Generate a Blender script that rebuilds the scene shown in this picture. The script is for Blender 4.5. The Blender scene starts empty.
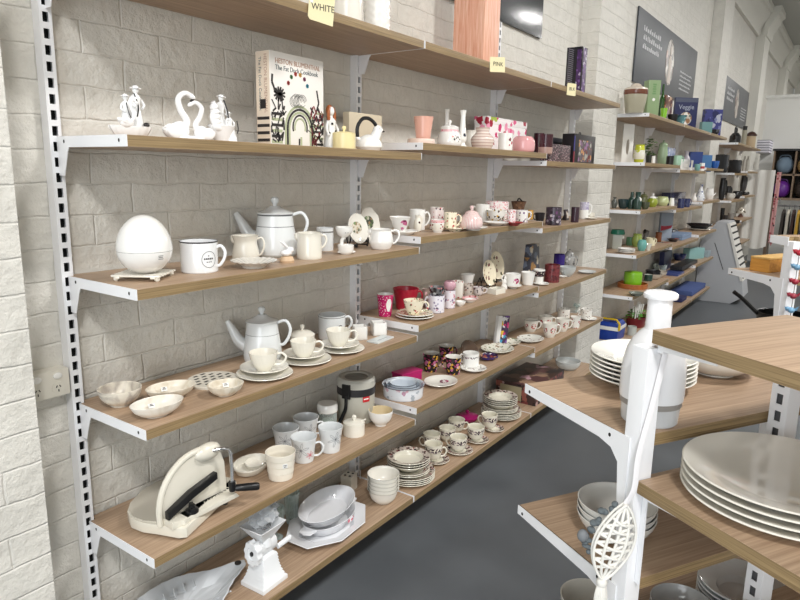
import bpy, bmesh, math, random
from mathutils import Vector, Matrix
random.seed(7)
SC = bpy.context.scene
COL = SC.collection
PI = math.pi
R_RIGHT, R_CAM, R_LEFT, R_AWAY = math.radians(-55), math.radians(215), math.radians(125), math.radians(35)

# ------------------------------------------------------------------ colours and materials
def lin(c):
    out = []
    for v in c:
        v = v / 255
        out.append(v / 12.92 if v <= .04045 else ((v + .055) / 1.055) ** 2.4)
    return (*out, 1)

MATS = {}
def nodes(m):
    m.use_nodes = True
    return m.node_tree.nodes, m.node_tree.links, m.node_tree.nodes['Principled BSDF']

def plain(c, rough=.5, metal=0, coat=0, trans=0, emit=None, alpha=1, bump=0, bscale=60):
    key = ('plain', tuple(c), rough, metal, coat, trans, emit, alpha, bump, bscale)
    if key in MATS: return MATS[key]
    m = bpy.data.materials.new('paint')
    n, l, b = nodes(m)
    b.inputs['Base Color'].default_value = lin(c)
    b.inputs['Roughness'].default_value = rough
    b.inputs['Metallic'].default_value = metal
    b.inputs['Coat Weight'].default_value = coat
    b.inputs['Transmission Weight'].default_value = trans
    b.inputs['Alpha'].default_value = alpha
    # a faint unevenness in every surface
    tc = n.new('ShaderNodeTexCoord'); nz = n.new('ShaderNodeTexNoise'); nz.inputs['Scale'].default_value = bscale
    l.new(tc.outputs['Object'], nz.inputs['Vector'])
    mr = n.new('ShaderNodeMapRange'); mr.inputs['To Min'].default_value = rough * .85; mr.inputs['To Max'].default_value = min(1, rough * 1.15)
    l.new(nz.outputs['Fac'], mr.inputs['Value']); l.new(mr.outputs['Result'], b.inputs['Roughness'])
    if bump:
        bp = n.new('ShaderNodeBump'); bp.inputs['Strength'].default_value = bump; bp.inputs['Distance'].default_value = .002
        l.new(nz.outputs['Fac'], bp.inputs['Height']); l.new(bp.outputs['Normal'], b.inputs['Normal'])
    MATS[key] = m
    return m

def glaze(c, rough=.1): return plain(c, rough, coat=.5, bscale=8)

def floral(base, cols, scale=60, cover=.5, rough=.15, size=.42):
    """glazed ground with scattered blossoms: warped voronoi cells coloured by their cell id"""
    key = ('floral', tuple(base), tuple(map(tuple, cols)), scale, cover, size)
    if key in MATS: return MATS[key]
    m = bpy.data.materials.new('flower_print')
    n, l, b = nodes(m)
    b.inputs['Roughness'].default_value = rough
    tc = n.new('ShaderNodeTexCoord')
    nz = n.new('ShaderNodeTexNoise'); nz.inputs['Scale'].default_value = scale * 2.2
    l.new(tc.outputs['Object'], nz.inputs['Vector'])
    mx = n.new('ShaderNodeMix'); mx.data_type = 'VECTOR'; mx.inputs['Factor'].default_value = .012 * 60 / scale
    l.new(tc.outputs['Object'], mx.inputs[4]); l.new(nz.outputs['Color'], mx.inputs[5])
    vo = n.new('ShaderNodeTexVoronoi'); vo.inputs['Scale'].default_value = scale
    l.new(mx.outputs[1], vo.inputs['Vector'])
    sep = n.new('ShaderNodeSeparateColor'); l.new(vo.outputs['Color'], sep.inputs[0])
    rp = n.new('ShaderNodeValToRGB'); rp.color_ramp.interpolation = 'CONSTANT'
    e = rp.color_ramp.elements
    e[0].position = 0; e[0].color = lin(cols[0]); e[1].position = .999; e[1].color = lin(cols[-1])
    for i, c in enumerate(cols[1:], 1):
        x = e.new(i / len(cols)); x.color = lin(c)
    l.new(sep.outputs[0], rp.inputs[0])
    lt = n.new('ShaderNodeMath'); lt.operation = 'LESS_THAN'; lt.inputs[1].default_value = size
    l.new(vo.outputs['Distance'], lt.inputs[0])
    gt = n.new('ShaderNodeMath'); gt.operation = 'LESS_THAN'; gt.inputs[1].default_value = cover
    l.new(sep.outputs[1], gt.inputs[0])
    mu = n.new('ShaderNodeMath'); mu.operation = 'MULTIPLY'
    l.new(lt.outputs[0], mu.inputs[0]); l.new(gt.outputs[0], mu.inputs[1])
    mc = n.new('ShaderNodeMix'); mc.data_type = 'RGBA'
    mc.inputs[6].default_value = lin(base); l.new(rp.outputs[0], mc.inputs[7]); l.new(mu.outputs[0], mc.inputs[0])
    l.new(mc.outputs[2], b.inputs['Base Color'])
    MATS[key] = m
    return m

def veined(base, vein, scale=18, rough=.3):
    key = ('veined', tuple(base), tuple(vein), scale)
    if key in MATS: return MATS[key]
    m = bpy.data.materials.new('marble')
    n, l, b = nodes(m)
    b.inputs['Roughness'].default_value = rough
    tc = n.new('ShaderNodeTexCoord'); nz = n.new('ShaderNodeTexNoise')
    nz.inputs['Scale'].default_value = scale; nz.inputs['Detail'].default_value = 6; nz.inputs['Distortion'].default_value = 1.6
    l.new(tc.outputs['Object'], nz.inputs['Vector'])
    rp = n.new('ShaderNodeValToRGB'); e = rp.color_ramp.elements
    e[0].position = .33; e[0].color = lin(vein); e[1].position = .52; e[1].color = lin(base)
    l.new(nz.outputs['Fac'], rp.inputs[0]); l.new(rp.outputs[0], b.inputs['Base Color'])
    MATS[key] = m
    return m

def striped(a, c, scale, axis='Z', rough=.2, duty=.5):
    """straight stripes across one object axis"""
    key = ('striped', tuple(a), tuple(c), scale, axis, duty)
    if key in MATS: return MATS[key]
    m = bpy.data.materials.new('stripes')
    n, l, b = nodes(m)
    b.inputs['Roughness'].default_value = rough
    tc = n.new('ShaderNodeTexCoord'); sx = n.new('ShaderNodeSeparateXYZ'); l.new(tc.outputs['Object'], sx.inputs[0])
    if axis == 'ANG':
        at = n.new('ShaderNodeMath'); at.operation = 'ARCTAN2'; l.new(sx.outputs['X'], at.inputs[0]); l.new(sx.outputs['Y'], at.inputs[1]); src = at.outputs[0]
    else: src = sx.outputs[axis]
    mu = n.new('ShaderNodeMath'); mu.operation = 'MULTIPLY'; mu.inputs[1].default_value = scale; l.new(src, mu.inputs[0])
    fr = n.new('ShaderNodeMath'); fr.operation = 'FRACT'; l.new(mu.outputs[0], fr.inputs[0])
    lt = n.new('ShaderNodeMath'); lt.operation = 'LESS_THAN'; lt.inputs[1].default_value = duty; l.new(fr.outputs[0], lt.inputs[0])
    mc = n.new('ShaderNodeMix'); mc.data_type = 'RGBA'; mc.inputs[6].default_value = lin(c); mc.inputs[7].default_value = lin(a)
    l.new(lt.outputs[0], mc.inputs[0]); l.new(mc.outputs[2], b.inputs['Base Color'])
    MATS[key] = m
    return m

def oak(a, c, stretch=(1.4, 26, 26), rough=.45, name='oak'):
    key = ('oak', tuple(a), tuple(c), stretch)
    if key in MATS: return MATS[key]
    m = bpy.data.materials.new(name)
    n, l, b = nodes(m)
    b.inputs['Roughness'].default_value = rough
    tc = n.new('ShaderNodeTexCoord'); mp = n.new('ShaderNodeMapping'); mp.inputs['Scale'].default_value = stretch
    l.new(tc.outputs['Object'], mp.inputs['Vector'])
    nz = n.new('ShaderNodeTexNoise'); nz.inputs['Scale'].default_value = 3.2; nz.inputs['Detail'].default_value = 7; nz.inputs['Roughness'].default_value = .6; nz.inputs['Distortion'].default_value = .5
    l.new(mp.outputs[0], nz.inputs['Vector'])
    rp = n.new('ShaderNodeValToRGB'); e = rp.color_ramp.elements
    e[0].position = .32; e[0].color = lin(c); e[1].position = .68; e[1].color = lin(a)
    l.new(nz.outputs['Fac'], rp.inputs[0])
    bp = n.new('ShaderNodeBump'); bp.inputs['Strength'].default_value = .12; bp.inputs['Distance'].default_value = .001
    l.new(nz.outputs['Fac'], bp.inputs['Height']); l.new(bp.outputs['Normal'], b.inputs['Normal'])
    l.new(rp.outputs[0], b.inputs['Base Color'])
    MATS[key] = m
    return m

def brickwork(c, swap=True):
    """thickly painted brick: one colour, mortar joints and dents only in the relief"""
    key = ('brick', tuple(c), swap)
    if key in MATS: return MATS[key]
    m = bpy.data.materials.new('painted_brick')
    n, l, b = nodes(m)
    b.inputs['Roughness'].default_value = .48
    tc = n.new('ShaderNodeTexCoord'); sx = n.new('ShaderNodeSeparateXYZ'); l.new(tc.outputs['Object'], sx.inputs[0])
    cb = n.new('ShaderNodeCombineXYZ')
    if swap:
        ad = n.new('ShaderNodeMath'); ad.operation = 'ADD'; l.new(sx.outputs['X'], ad.inputs[0]); l.new(sx.outputs['Y'], ad.inputs[1]); l.new(ad.outputs[0], cb.inputs['X'])
    else: l.new(sx.outputs['X'], cb.inputs['X'])
    l.new(sx.outputs['Z'], cb.inputs['Y'])
    nz0 = n.new('ShaderNodeTexNoise'); nz0.inputs['Scale'].default_value = 9; nz0.inputs['Detail'].default_value = 3
    l.new(tc.outputs['Object'], nz0.inputs['Vector'])
    va = n.new('ShaderNodeVectorMath'); va.operation = 'MULTIPLY_ADD'; va.inputs[1].default_value = (.02, .016, 0); l.new(nz0.outputs['Color'], va.inputs[0]); l.new(cb.outputs[0], va.inputs[2])
    br = n.new('ShaderNodeTexBrick')
    br.inputs['Scale'].default_value = 1; br.inputs['Mortar Size'].default_value = .0045; br.inputs['Mortar Smooth'].default_value = 1.0
    br.inputs['Brick Width'].default_value = .235; br.inputs['Row Height'].default_value = .084
    br.inputs['Color1'].default_value = (1, 1, 1, 1); br.inputs['Color2'].default_value = (.8, .8, .8, 1); br.inputs['Mortar'].default_value = (.28, .28, .28, 1)
    l.new(va.outputs[0], br.inputs['Vector'])
    nz = n.new('ShaderNodeTexNoise'); nz.inputs['Scale'].default_value = 38; nz.inputs['Detail'].default_value = 8; nz.inputs['Roughness'].default_value = .62; l.new(tc.outputs['Object'], nz.inputs['Vector'])
    nz2 = n.new('ShaderNodeTexNoise'); nz2.inputs['Scale'].default_value = 14; nz2.inputs['Detail'].default_value = 4; l.new(tc.outputs['Object'], nz2.inputs['Vector'])
    m1 = n.new('ShaderNodeMath'); m1.operation = 'MULTIPLY_ADD'; m1.inputs[1].default_value = 1.7; l.new(nz.outputs['Fac'], m1.inputs[0]); l.new(br.outputs['Color'], m1.inputs[2])
    m2 = n.new('ShaderNodeMath'); m2.operation = 'MULTIPLY_ADD'; m2.inputs[1].default_value = 1.5; l.new(nz2.outputs['Fac'], m2.inputs[0]); l.new(m1.outputs[0], m2.inputs[2])
    bp = n.new('ShaderNodeBump'); bp.inputs['Strength'].default_value = .62; bp.inputs['Distance'].default_value = .0075
    l.new(m2.outputs[0], bp.inputs['Height']); l.new(bp.outputs['Normal'], b.inputs['Normal'])
    rp = n.new('ShaderNodeValToRGB'); e = rp.color_ramp.elements
    e[0].position = .25; e[0].color = lin([v * .95 for v in c]); e[1].position = .7; e[1].color = lin(c)
    l.new(nz2.outputs['Fac'], rp.inputs[0]); l.new(rp.outputs[0], b.inputs['Base Color'])
    MATS[key] = m
    return m

def clear_glass(tint=(235, 242, 240), rough=.02, body=.16):
    """thin clear ware: mostly see-through with a bright gloss"""
    key = ('glass', tuple(tint), rough, body)
    if key in MATS: return MATS[key]
    m = bpy.data.materials.new('clear_glass')
    n, l, b = nodes(m)
    out = n['Material Output']
    b.inputs['Base Color'].default_value = lin(tint); b.inputs['Roughness'].default_value = rough + .06
    tr = n.new('ShaderNodeBsdfTransparent'); tr.inputs[0].default_value = lin(tint)
    fr = n.new('ShaderNodeLayerWeight'); fr.inputs['Blend'].default_value = .35
    mr = n.new('ShaderNodeMapRange'); mr.inputs['To Min'].default_value = body; mr.inputs['To Max'].default_value = min(1, body + .55); l.new(fr.outputs['Facing'], mr.inputs['Value'])
    mx = n.new('ShaderNodeMixShader'); l.new(mr.outputs[0], mx.inputs[0]); l.new(tr.outputs[0], mx.inputs[1]); l.new(b.outputs[0], mx.inputs[2]); l.new(mx.outputs[0], out.inputs['Surface'])
    MATS[key] = m
    return m

def concrete(a, c):
    m = bpy.data.materials.new('painted_concrete')
    n, l, b = nodes(m)
    tc = n.new('ShaderNodeTexCoord'); nz = n.new('ShaderNodeTexNoise'); nz.inputs['Scale'].default_value = 2.2; nz.inputs['Detail'].default_value = 8
    l.new(tc.outputs['Object'], nz.inputs['Vector'])
    rp = n.new('ShaderNodeValToRGB'); e = rp.color_ramp.elements
    e[0].position = .35; e[0].color = lin(c); e[1].position = .65; e[1].color = lin(a)
    l.new(nz.outputs['Fac'], rp.inputs[0]); l.new(rp.outputs[0], b.inputs['Base Color'])
    mr = n.new('ShaderNodeMapRange'); mr.inputs['To Min'].default_value = .3; mr.inputs['To Max'].default_value = .5; l.new(nz.outputs['Fac'], mr.inputs['Value']); l.new(mr.outputs[0], b.inputs['Roughness'])
    return m

WHITE = glaze((243, 242, 238)); OFFW = glaze((236, 233, 224)); CREAM = glaze((233, 229, 217)); IVORY = glaze((228, 223, 210))
GREYW = glaze((226, 229, 230)); BLACK = plain((22, 22, 24), .35); MATTBLACK = plain((18, 18, 19), .6)
METALW = plain((240, 241, 244), .32); STEEL = plain((205, 205, 205), .18, metal=1)
SILVER = plain((150, 150, 150), .25, metal=.8); NAVY = glaze((32, 42, 92)); TEAL = glaze((120, 172, 170))
OAK = oak((187, 161, 135), (152, 126, 103), (1.0, 46, 46)); OAKEDGE = oak((164, 140, 102), (116, 95, 64), (1.2, 120, 120), name='oak_edge'); OAKEND = oak((164, 140, 102), (116, 95, 64), (90, 1.2, 90), name='oak_edge')
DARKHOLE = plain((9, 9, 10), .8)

# ------------------------------------------------------------------ mesh building
class MB:
    def __init__(s): s.v = []; s.f = []; s.m = []
    def add(s, vs, fs, mi=0):
        o = len(s.v); s.v += [tuple(v) for v in vs]
        for f in fs: s.f.append([i + o for i in f]); s.m.append(mi)
        return s
    def lathe(s, prof, seg=28, mi=0, c=(0, 0, 0), sx=1, sy=1, rot=0, fn=None):
        """prof: (radius, z) or (radius, z, material) from the bottom outside round to the inside"""
        vs = []; fs = []; ms = []
        for p in prof:
            for k in range(seg):
                a = 2 * PI * k / seg
                x, y = p[0] * math.cos(a) * sx, p[0] * math.sin(a) * sy
                z = p[1]
                if fn: x, y, z = fn(x, y, z, a)
                vs.append((c[0] + x * math.cos(rot) - y * math.sin(rot), c[1] + x * math.sin(rot) + y * math.cos(rot), c[2] + z))
        o = len(s.v); s.v += vs
        for i in range(len(prof) - 1):
            q = prof[i + 1][2] if len(prof[i + 1]) > 2 else mi
            for k in range(seg):
                k2 = (k + 1) % seg
                s.f.append([o + i * seg + k, o + i * seg + k2, o + (i + 1) * seg + k2, o + (i + 1) * seg + k]); s.m.append(q)
        if prof[0][0] > 1e-6: s.f.append([o + k for k in range(seg)][::-1]); s.m.append(mi)
        if prof[-1][0] > 1e-6:
            e = (len(prof) - 1) * seg; s.f.append([o + e + k for k in range(seg)]); s.m.append(prof[-1][2] if len(prof[-1]) > 2 else mi)
        return s
    def tube(s, pts, r, seg=10, mi=0, flat=1, smooth=True, up=None):
        pts = [Vector(p) for p in pts]
        if smooth and len(pts) > 2: pts = spline(pts, 5)
        n = len(pts); rs = [(r(i / (n - 1)) if callable(r) else r) for i in range(n)]
        T = [(pts[min(i + 1, n - 1)] - pts[max(i - 1, 0)]).normalized() for i in range(n)]
        ref = Vector(up) if up else (Vector((0, 0, 1)) if abs(T[0].z) < .9 else Vector((1, 0, 0)))
        N = (ref - T[0] * ref.dot(T[0])).normalized(); vs = []
        for i in range(n):
            N = (N - T[i] * N.dot(T[i])).normalized(); B = T[i].cross(N)
            for k in range(seg):
                a = 2 * PI * k / seg
                vs.append(pts[i] + (N * math.cos(a) * flat + B * math.sin(a)) * rs[i])
        fs = [[i * seg + k, i * seg + (k + 1) % seg, (i + 1) * seg + (k + 1) % seg, (i + 1) * seg + k] for i in range(n - 1) for k in range(seg)]
        fs += [list(range(seg))[::-1], [(n - 1) * seg + k for k in range(seg)]]
        return s.add(vs, fs, mi)
    def box(s, c, d, mi=0, rz=0, top=None, tilt=None):
        """c: centre of the base; d: sizes; top: (sx, sy) scale of the top face"""
        t = top or (1, 1); vs = []
        for z, k in ((0, (1, 1)), (d[2], t)):
            for x, y in ((-1, -1), (1, -1), (1, 1), (-1, 1)):
                p = Vector((x * d[0] / 2 * k[0], y * d[1] / 2 * k[1], z))
                if tilt is not None: p = tilt @ p
                vs.append((c[0] + p.x * math.cos(rz) - p.y * math.sin(rz), c[1] + p.x * math.sin(rz) + p.y * math.cos(rz), c[2] + p.z))
        return s.add(vs, [[3, 2, 1, 0], [4, 5, 6, 7], [0, 1, 5, 4], [1, 2, 6, 5], [2, 3, 7, 6], [3, 0, 4, 7]], mi)
    def prism(s, poly, a, b, axis='x', mi=0):
        """a polygon swept along an axis from a to b; poly is in the other two axes"""
        def P(u, v, w): return {'x': (w, u, v), 'y': (u, w, v), 'z': (u, v, w)}[axis]
        n = len(poly)
        vs = [P(u, v, a) for u, v in poly] + [P(u, v, b) for u, v in poly]
        fs = [list(range(n))[::-1], list(range(n, 2 * n))] + [[i, (i + 1) % n, n + (i + 1) % n, n + i] for i in range(n)]
        return s.add(vs, fs, mi)
    def ball(s, c, r, seg=14, mi=0, rot=None):
        r = r if isinstance(r, (tuple, list)) else (r, r, r); rings = max(6, seg // 2); vs = []; fs = []
        for i in range(rings + 1):
            t = PI * i / rings
            for k in range(seg):
                a = 2 * PI * k / seg
                p = Vector((r[0] * math.sin(t) * math.cos(a), r[1] * math.sin(t) * math.sin(a), -r[2] * math.cos(t)))
                if rot is not None: p = rot @ p
                vs.append((c[0] + p.x, c[1] + p.y, c[2] + p.z))
        for i in range(rings):
            for k in range(seg): fs.append([i * seg + k, i * seg + (k + 1) % seg, (i + 1) * seg + (k + 1) % seg, (i + 1) * seg + k])
        return s.add(vs, fs, mi)
    def disc_on(s, R, ang, zc, da, dz, mi=0, off=.0007, n=18):
        """an oval print lying on a turned surface whose radius at height z is R(z)"""
        vs = []; fs = []; rings = 4
        for i in range(rings + 1):
            for k in range(n):
                t = 2 * PI * k / n; q = i / rings
                a = ang + da * q * math.cos(t); z = zc + dz * q * math.sin(t)
                r = R(z) + off
                vs.append((r * math.cos(a), r * math.sin(a), z))
        for i in range(rings):
            for k in range(n): fs.append([i * n + k, i * n + (k + 1) % n, (i + 1) * n + (k + 1) % n, (i + 1) * n + k])
        return s.add(vs, fs, mi)
    def obj(s, name, mats, parent=None, loc=None, rz=0, sharp=35, bevel=0, weld=True, subsurf=0, rot=None):
        me = bpy.data.meshes.new(name); me.from_pydata(s.v, [], s.f)
        mats = mats if isinstance(mats, (list, tuple)) else [mats]
        for m in mats: me.materials.append(m)
        for p, q in zip(me.polygons, s.m): p.material_index = q
        bm = bmesh.new(); bm.from_mesh(me)
        if weld: bmesh.ops.remove_doubles(bm, verts=bm.verts, dist=1e-6)
        bmesh.ops.recalc_face_normals(bm, faces=bm.faces)
        if bevel:
            ed = [e for e in bm.edges if len(e.link_faces) == 2 and e.calc_face_angle(0) > .6]
            bmesh.ops.bevel(bm, geom=ed, offset=bevel, segments=2, affect='EDGES', profile=.7, clamp_overlap=True)
        bm.to_mesh(me); bm.free()
        me.shade_smooth(); me.set_sharp_from_angle(angle=math.radians(sharp))
        o = bpy.data.objects.new(name, me); COL.objects.link(o)
        if parent: o.parent = parent
        if loc is not None: o.location = loc
        o.rotation_euler = rot if rot is not None else (0, 0, rz)
        if subsurf:
            md = o.modifiers.new('smooth', 'SUBSURF'); md.levels = subsurf; md.render_levels = subsurf
        return o

def spline(P, k=6):
    Q = [P[0] * 2 - P[1]] + list(P) + [P[-1] * 2 - P[-2]]; out = []
    for i in range(1, len(Q) - 2):
        a, b, c, d = Q[i - 1:i + 3]
        for j in range(k):
            t = j / k
            out.append(.5 * ((2 * b) + (c - a) * t + (2 * a - 5 * b + 4 * c - d) * t * t + (3 * b - a - 3 * c + d) * t ** 3))
    return out + [P[-1]]

def tag(o, label, cat, group=None):
    o['label'] = label; o['category'] = cat
    if group: o['group'] = group
    return o
def thing(name, label, cat, loc=(0, 0, 0), rz=0, group=None):
    o = bpy.data.objects.new(name, None); COL.objects.link(o); o.location = loc; o.rotation_euler = (0, 0, rz)
    o.empty_display_size = .02
    return tag(o, label, cat, group)
def structure(o): o['kind'] = 'structure'; return o

def words(name, txt, size, mat, parent, loc, rot=(PI / 2, 0, 0), depth=.0004, align='CENTER', squeeze=1):
    cu = bpy.data.curves.new(name, 'FONT'); cu.body = txt; cu.size = size; cu.extrude = depth; cu.align_x = align; cu.align_y = 'CENTER'
    cu.resolution_u = 3; cu.space_line = .95
    t = bpy.data.objects.new(name + '_curve', cu); COL.objects.link(t)
    bpy.context.view_layer.update()
    me = bpy.data.meshes.new_from_object(t.evaluated_get(bpy.context.evaluated_depsgraph_get()))
    bpy.data.objects.remove(t); bpy.data.curves.remove(cu)
    me.materials.clear(); me.materials.append(mat)
    o = bpy.data.objects.new(name, me); COL.objects.link(o); o.location = loc; o.rotation_euler = rot; o.scale = (squeeze, 1, 1)
    if parent: o.parent = parent
    return o

# ------------------------------------------------------------------ crockery
PROF = {
 'straight': [(.9, 0), (.97, .02), (1, .07), (1, .5), (1, 1)],
 'round': [(.86, 0), (.93, .03), (1, .2), (1.03, .5), (1, .85), (.99, 1)],
 'taper': [(.64, 0), (.70, .015), (.74, .1), (.84, .5), (.93, .8), (1, 1)],
 'latte': [(.7, 0), (.75, .02), (.78, .15), (.84, .5), (.92, .8), (1, 1)],
 'tea': [(.5, 0), (.52, .05), (.56, .08), (.74, .3), (.88, .6), (.97, .9), (1, 1)],
 'cup': [(.62, 0), (.64, .04), (.72, .1), (.86, .3), (.93, .6), (.97, .85), (1, 1)],
 'bowl': [(.42, 0), (.43, .06), (.62, .2), (.84, .5), (.95, .8), (1, 1)],
 'deep': [(.6, 0), (.62, .05), (.78, .2), (.93, .55), (.98, .85), (1, 1)],
 'foot': [(.46, 0), (.47, .1), (.55, .14), (.82, .4), (.96, .75), (1, 1)],
 'drum': [(.95, 0), (1, .04), (1, .5), (1, .96), (.98, 1)],
 'flare': [(.5, 0), (.52, .1), (.66, .4), (.86, .8), (1, 1)],
 'pot': [(.62, 0), (.7, .04), (.92, .3), (1, .55), (.93, .8), (.78, .93), (.74, 1)],
 'jug': [(.7, 0), (.76, .04), (.97, .3), (1, .48), (.9, .75), (.8, .9), (.86, 1)],
 'vase': [(.6, 0), (.75, .1), (1, .4), (.9, .6), (.5, .78), (.45, .88), (.62, 1)],
}
def fine(prof, k=4):
    P = [Vector((p[0], p[1], 0)) for p in prof]
    Q = spline(P, k)
    return [(max(q.x, 0), q.y) for q in Q]
def radius(pf, z):
    for (r0, z0), (r1, z1) in zip(pf, pf[1:]):
        if z0 <= z <= z1 + 1e-9: return r0 + (r1 - r0) * ((z - z0) / max(z1 - z0, 1e-9))
    return pf[-1][0]
def hollow(pf, t, bands=(), inner=None, floor=None):
    """closed thin-walled profile; bands: (z0, z1, material index) of the outside"""
    h = pf[-1][1]; cuts = sorted({z for b in bands for z in b[:2] if 0 < z < h})
    out = list(pf)
    for z in cuts: out.append((radius(pf, z), z))
    out.sort(key=lambda p: p[1])
    res = [(0, 0, 0)]
    prev = -1
    for i, (r, z) in enumerate(out):
        mi = 0
        mid = (z + (out[i - 1][1] if i else 0)) / 2
        for z0, z1, q in bands:
            if z0 - 1e-9 <= mid <= z1 + 1e-9: mi = q
        res.append((r, z, mi))
    im = inner if inner is not None else 0
    fl = floor if floor is not None else min(t * 1.2, h * .3)
    top = pf[-1]
    res.append((top[0] - t * .5, h + t * .25, res[-1][2]))
    ins = [(max(r - t, .001), z) for r, z in pf[::-1] if z > fl + t * .3]
    for r, z in ins: res.append((r, z if z < h else h - t * .1, im))
    rb = max(radius(pf, fl) - t, .001)
    res.append((rb * .96, fl, im)); res.append((0, fl, im))
    return res

def ear(pf, ang, hi, lo, out, r, flat=1, loop=0, c=(0, 0, 0)):
    """a handle from high on the wall round to low on it"""
    mb = MB(); ca, sa = math.cos(ang), math.sin(ang)
    def P(d, z): return (c[0] + d * ca, c[1] + d * sa, c[2] + z)
    rh, rl = radius(pf, hi) - r * .6, radius(pf, lo) - r * .6; m = max(rh, rl); d = hi - lo
    mb.tube([P(rh, hi), P(m + out * .55, hi + d * .1 + loop), P(m + out, hi - d * .2), P(m + out * .9, hi - d * .58), P(m + out * .42, lo + d * .06), P(rl, lo)], r, 10, flat=flat, up=(-sa, ca, 0))
    return mb

def vessel(name, label, cat, P, prof, m, t=.0028, handle=None, decals=(), group=None, lid=None, bands=(), inner=None, seg=28, extra=(), rz=0, sx=1, sy=1, fn=None, foot=None, spout=None, hm=None):
    x, y, z, r, h = P
    pf = [(a * r, b * h) for a, b in (fine(PROF[prof]) if isinstance(prof, str) else fine(prof))]
    mats = [m] + list(extra); im = inner
    mb = MB(); mb.lathe(hollow(pf, t, [(a * h, b * h, q) for a, b, q in bands], im), seg, sx=sx, sy=sy, fn=fn)
    for (ang, zc, da, dz, q) in decals: mb.disc_on(lambda zz: radius(pf, max(0, min(h, zz))), ang, zc * h, da, dz * h, q)
    if not (handle or lid or spout):
        o = mb.obj(name, mats, None, (x, y, z), rz); return tag(o, label, cat, group)
    root = thing(name, label, cat, (x, y, z), rz, group)
    mb.obj('body', mats, root)
    if handle:
        hd = dict(ang=R_RIGHT, hi=.82, lo=.25, out=.42, r=.0037, flat=.8); hd.update(handle)
        ear(pf, hd['ang'] - rz, hd['hi'] * h, hd['lo'] * h, hd['out'] * r, hd['r'], hd['flat']).obj('handle', hm or m, root)
    if lid:
        k = dict(h=.18, knob=.16, m=m, over=1.0); k.update(lid)
        R = pf[-1][0] * k['over']; H = k['h'] * h
        lb = MB()
        if k.get('cone'): lb.lathe([(0, -.001), (R, -.0005), (R * 1.01, H * .1), (R * .82, H * .25), (R * .55, H * .5), (R * .34, H * .8), (R * .26, H), (0, H)], seg)
        else: lb.lathe([(0, -.001), (R, -.0005), (R, H * .12), (R * .93, H * .3), (R * .7, H * .66), (R * .35, H * .92), (0, H)], seg)
        lo = lb.obj('lid', k['m'], root, (0, 0, h + t * .3))
        if k['knob']:
            kr = R * k['knob']; kb = MB(); kb.lathe([(kr * .55, -kr * .3), (kr * .5, kr * .4), (kr, kr * 1.3), (kr * .95, kr * 1.9), (kr * .5, kr * 2.3), (0, kr * 2.3)], 14)
            kb.obj('knob', k['m'], lo, (0, 0, H * .96))
    if spout:
        s = dict(ang=R_LEFT, lo=.3, hi=1.0, out=.75, r0=.2, r1=.09); s.update(spout); a = s['ang'] - rz
        ca, sa = math.cos(a), math.sin(a); rl = radius(pf, s['lo'] * h) * .9
        pts = [(rl * .62 * ca, rl * .62 * sa, (s['lo'] + .05) * h), ((rl + s['out'] * r * .34) * ca, (rl + s['out'] * r * .34) * sa, (s['lo'] + (s['hi'] - s['lo']) * .32) * h),
               ((rl + s['out'] * r * .72) * ca, (rl + s['out'] * r * .72) * sa, (s['lo'] + (s['hi'] - s['lo']) * .7) * h), ((rl + s['out'] * r) * ca, (rl + s['out'] * r) * sa, s['hi'] * h)]
        MB().tube(pts, lambda q: r * (s['r0'] + (s['r1'] - s['r0']) * q), 12).obj('spout', m, root)
    return root

def plate(name, label, cat, P, m, rim=None, group=None, seg=36, sx=1, sy=1, rz=0, well=.62, deep=1, fn=None, edge=None, rot=None, parent=None):
    x, y, z, r, h = P; h = max(h, .008) * deep
    e = 1 if rim else 0; g = 2 if edge else e
    pr = [(0, 0, 0), (r * well * .9, 0, 0), (r * well, .002, 0), (r * well * 1.08, h * .35, 0), (r * .97, h * .9, 0), (r, h, g), (r * .985, h + .0022, g), (r * .95, h + .0012, e),
          (r * well * 1.12, h * .42 + .003, e), (r * well * .98, .0055, 0), (0, .0045, 0)]
    o = MB().lathe(pr, seg, sx=sx, sy=sy, fn=fn).obj(name, [m, rim or m, edge or m], parent, (x, y, z), rz, rot=rot)
    return tag(o, label, cat, group) if label else o

def block(name, label, cat, c, d, m, rz=0, group=None, bevel=.002, top=None, parent=None, tilt=None):
    o = MB().box((0, 0, 0), d, top=top, tilt=tilt).obj(name, m, parent, c, rz, bevel=bevel)
    return tag(o, label, cat, group) if label else o

# ------------------------------------------------------------------ the room
WALLC = (224, 221, 213)
BRICK = brickwork(WALLC); PLASTER = plain((222, 220, 212), .6, bump=.25, bscale=30)
def slab(name, c, d, m, bevel=0):
    return structure(MB().box((0, 0, 0), d).obj(name, m, None, c, bevel=bevel, weld=False))
slab('floor', (8.5, -3, -.1), (25, 7, .1), concrete((96, 100, 104), (84, 88, 92)))
CEIL = plain((172, 172, 166), .7)
slab('ceiling', (8.5, -3, 4.3), (25, 7, .1), CEIL)
slab('wall_left', (8.5, .128, 0), (25, .2, 4.3), BRICK)
slab('wall_right', (8.5, -6.1, 0), (25, .2, 4.3), plain((214, 212, 204), .6))
slab('wall_back', (20.1, -3, 0), (.2, 6, 4.3), PLASTER)
slab('trim_1', (.145, -.039, 0), (1.1, .134, 4.3), brickwork(WALLC, False))
slab('trim_2', (4.812, -.036, 0), (.54, .128, 4.3), BRICK)
slab('trim_3', (9.205, -.036, 0), (.61, .128, 4.3), BRICK)
slab('trim_4', (12.85, -.041, 0), (.6, .138, 4.3), PLASTER)
slab('trim_5', (16.6, -.041, 0), (.6, .138, 4.3), PLASTER)
# shopfront: posts and a head beam round the daylight opening behind the photographer
slab('wall_front', (-3.9, -3, 3.4), (.2, 6, .9), PLASTER); slab('baseboard_front', (-3.9, -3, 0), (.2, 6, .35), PLASTER)
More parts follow.
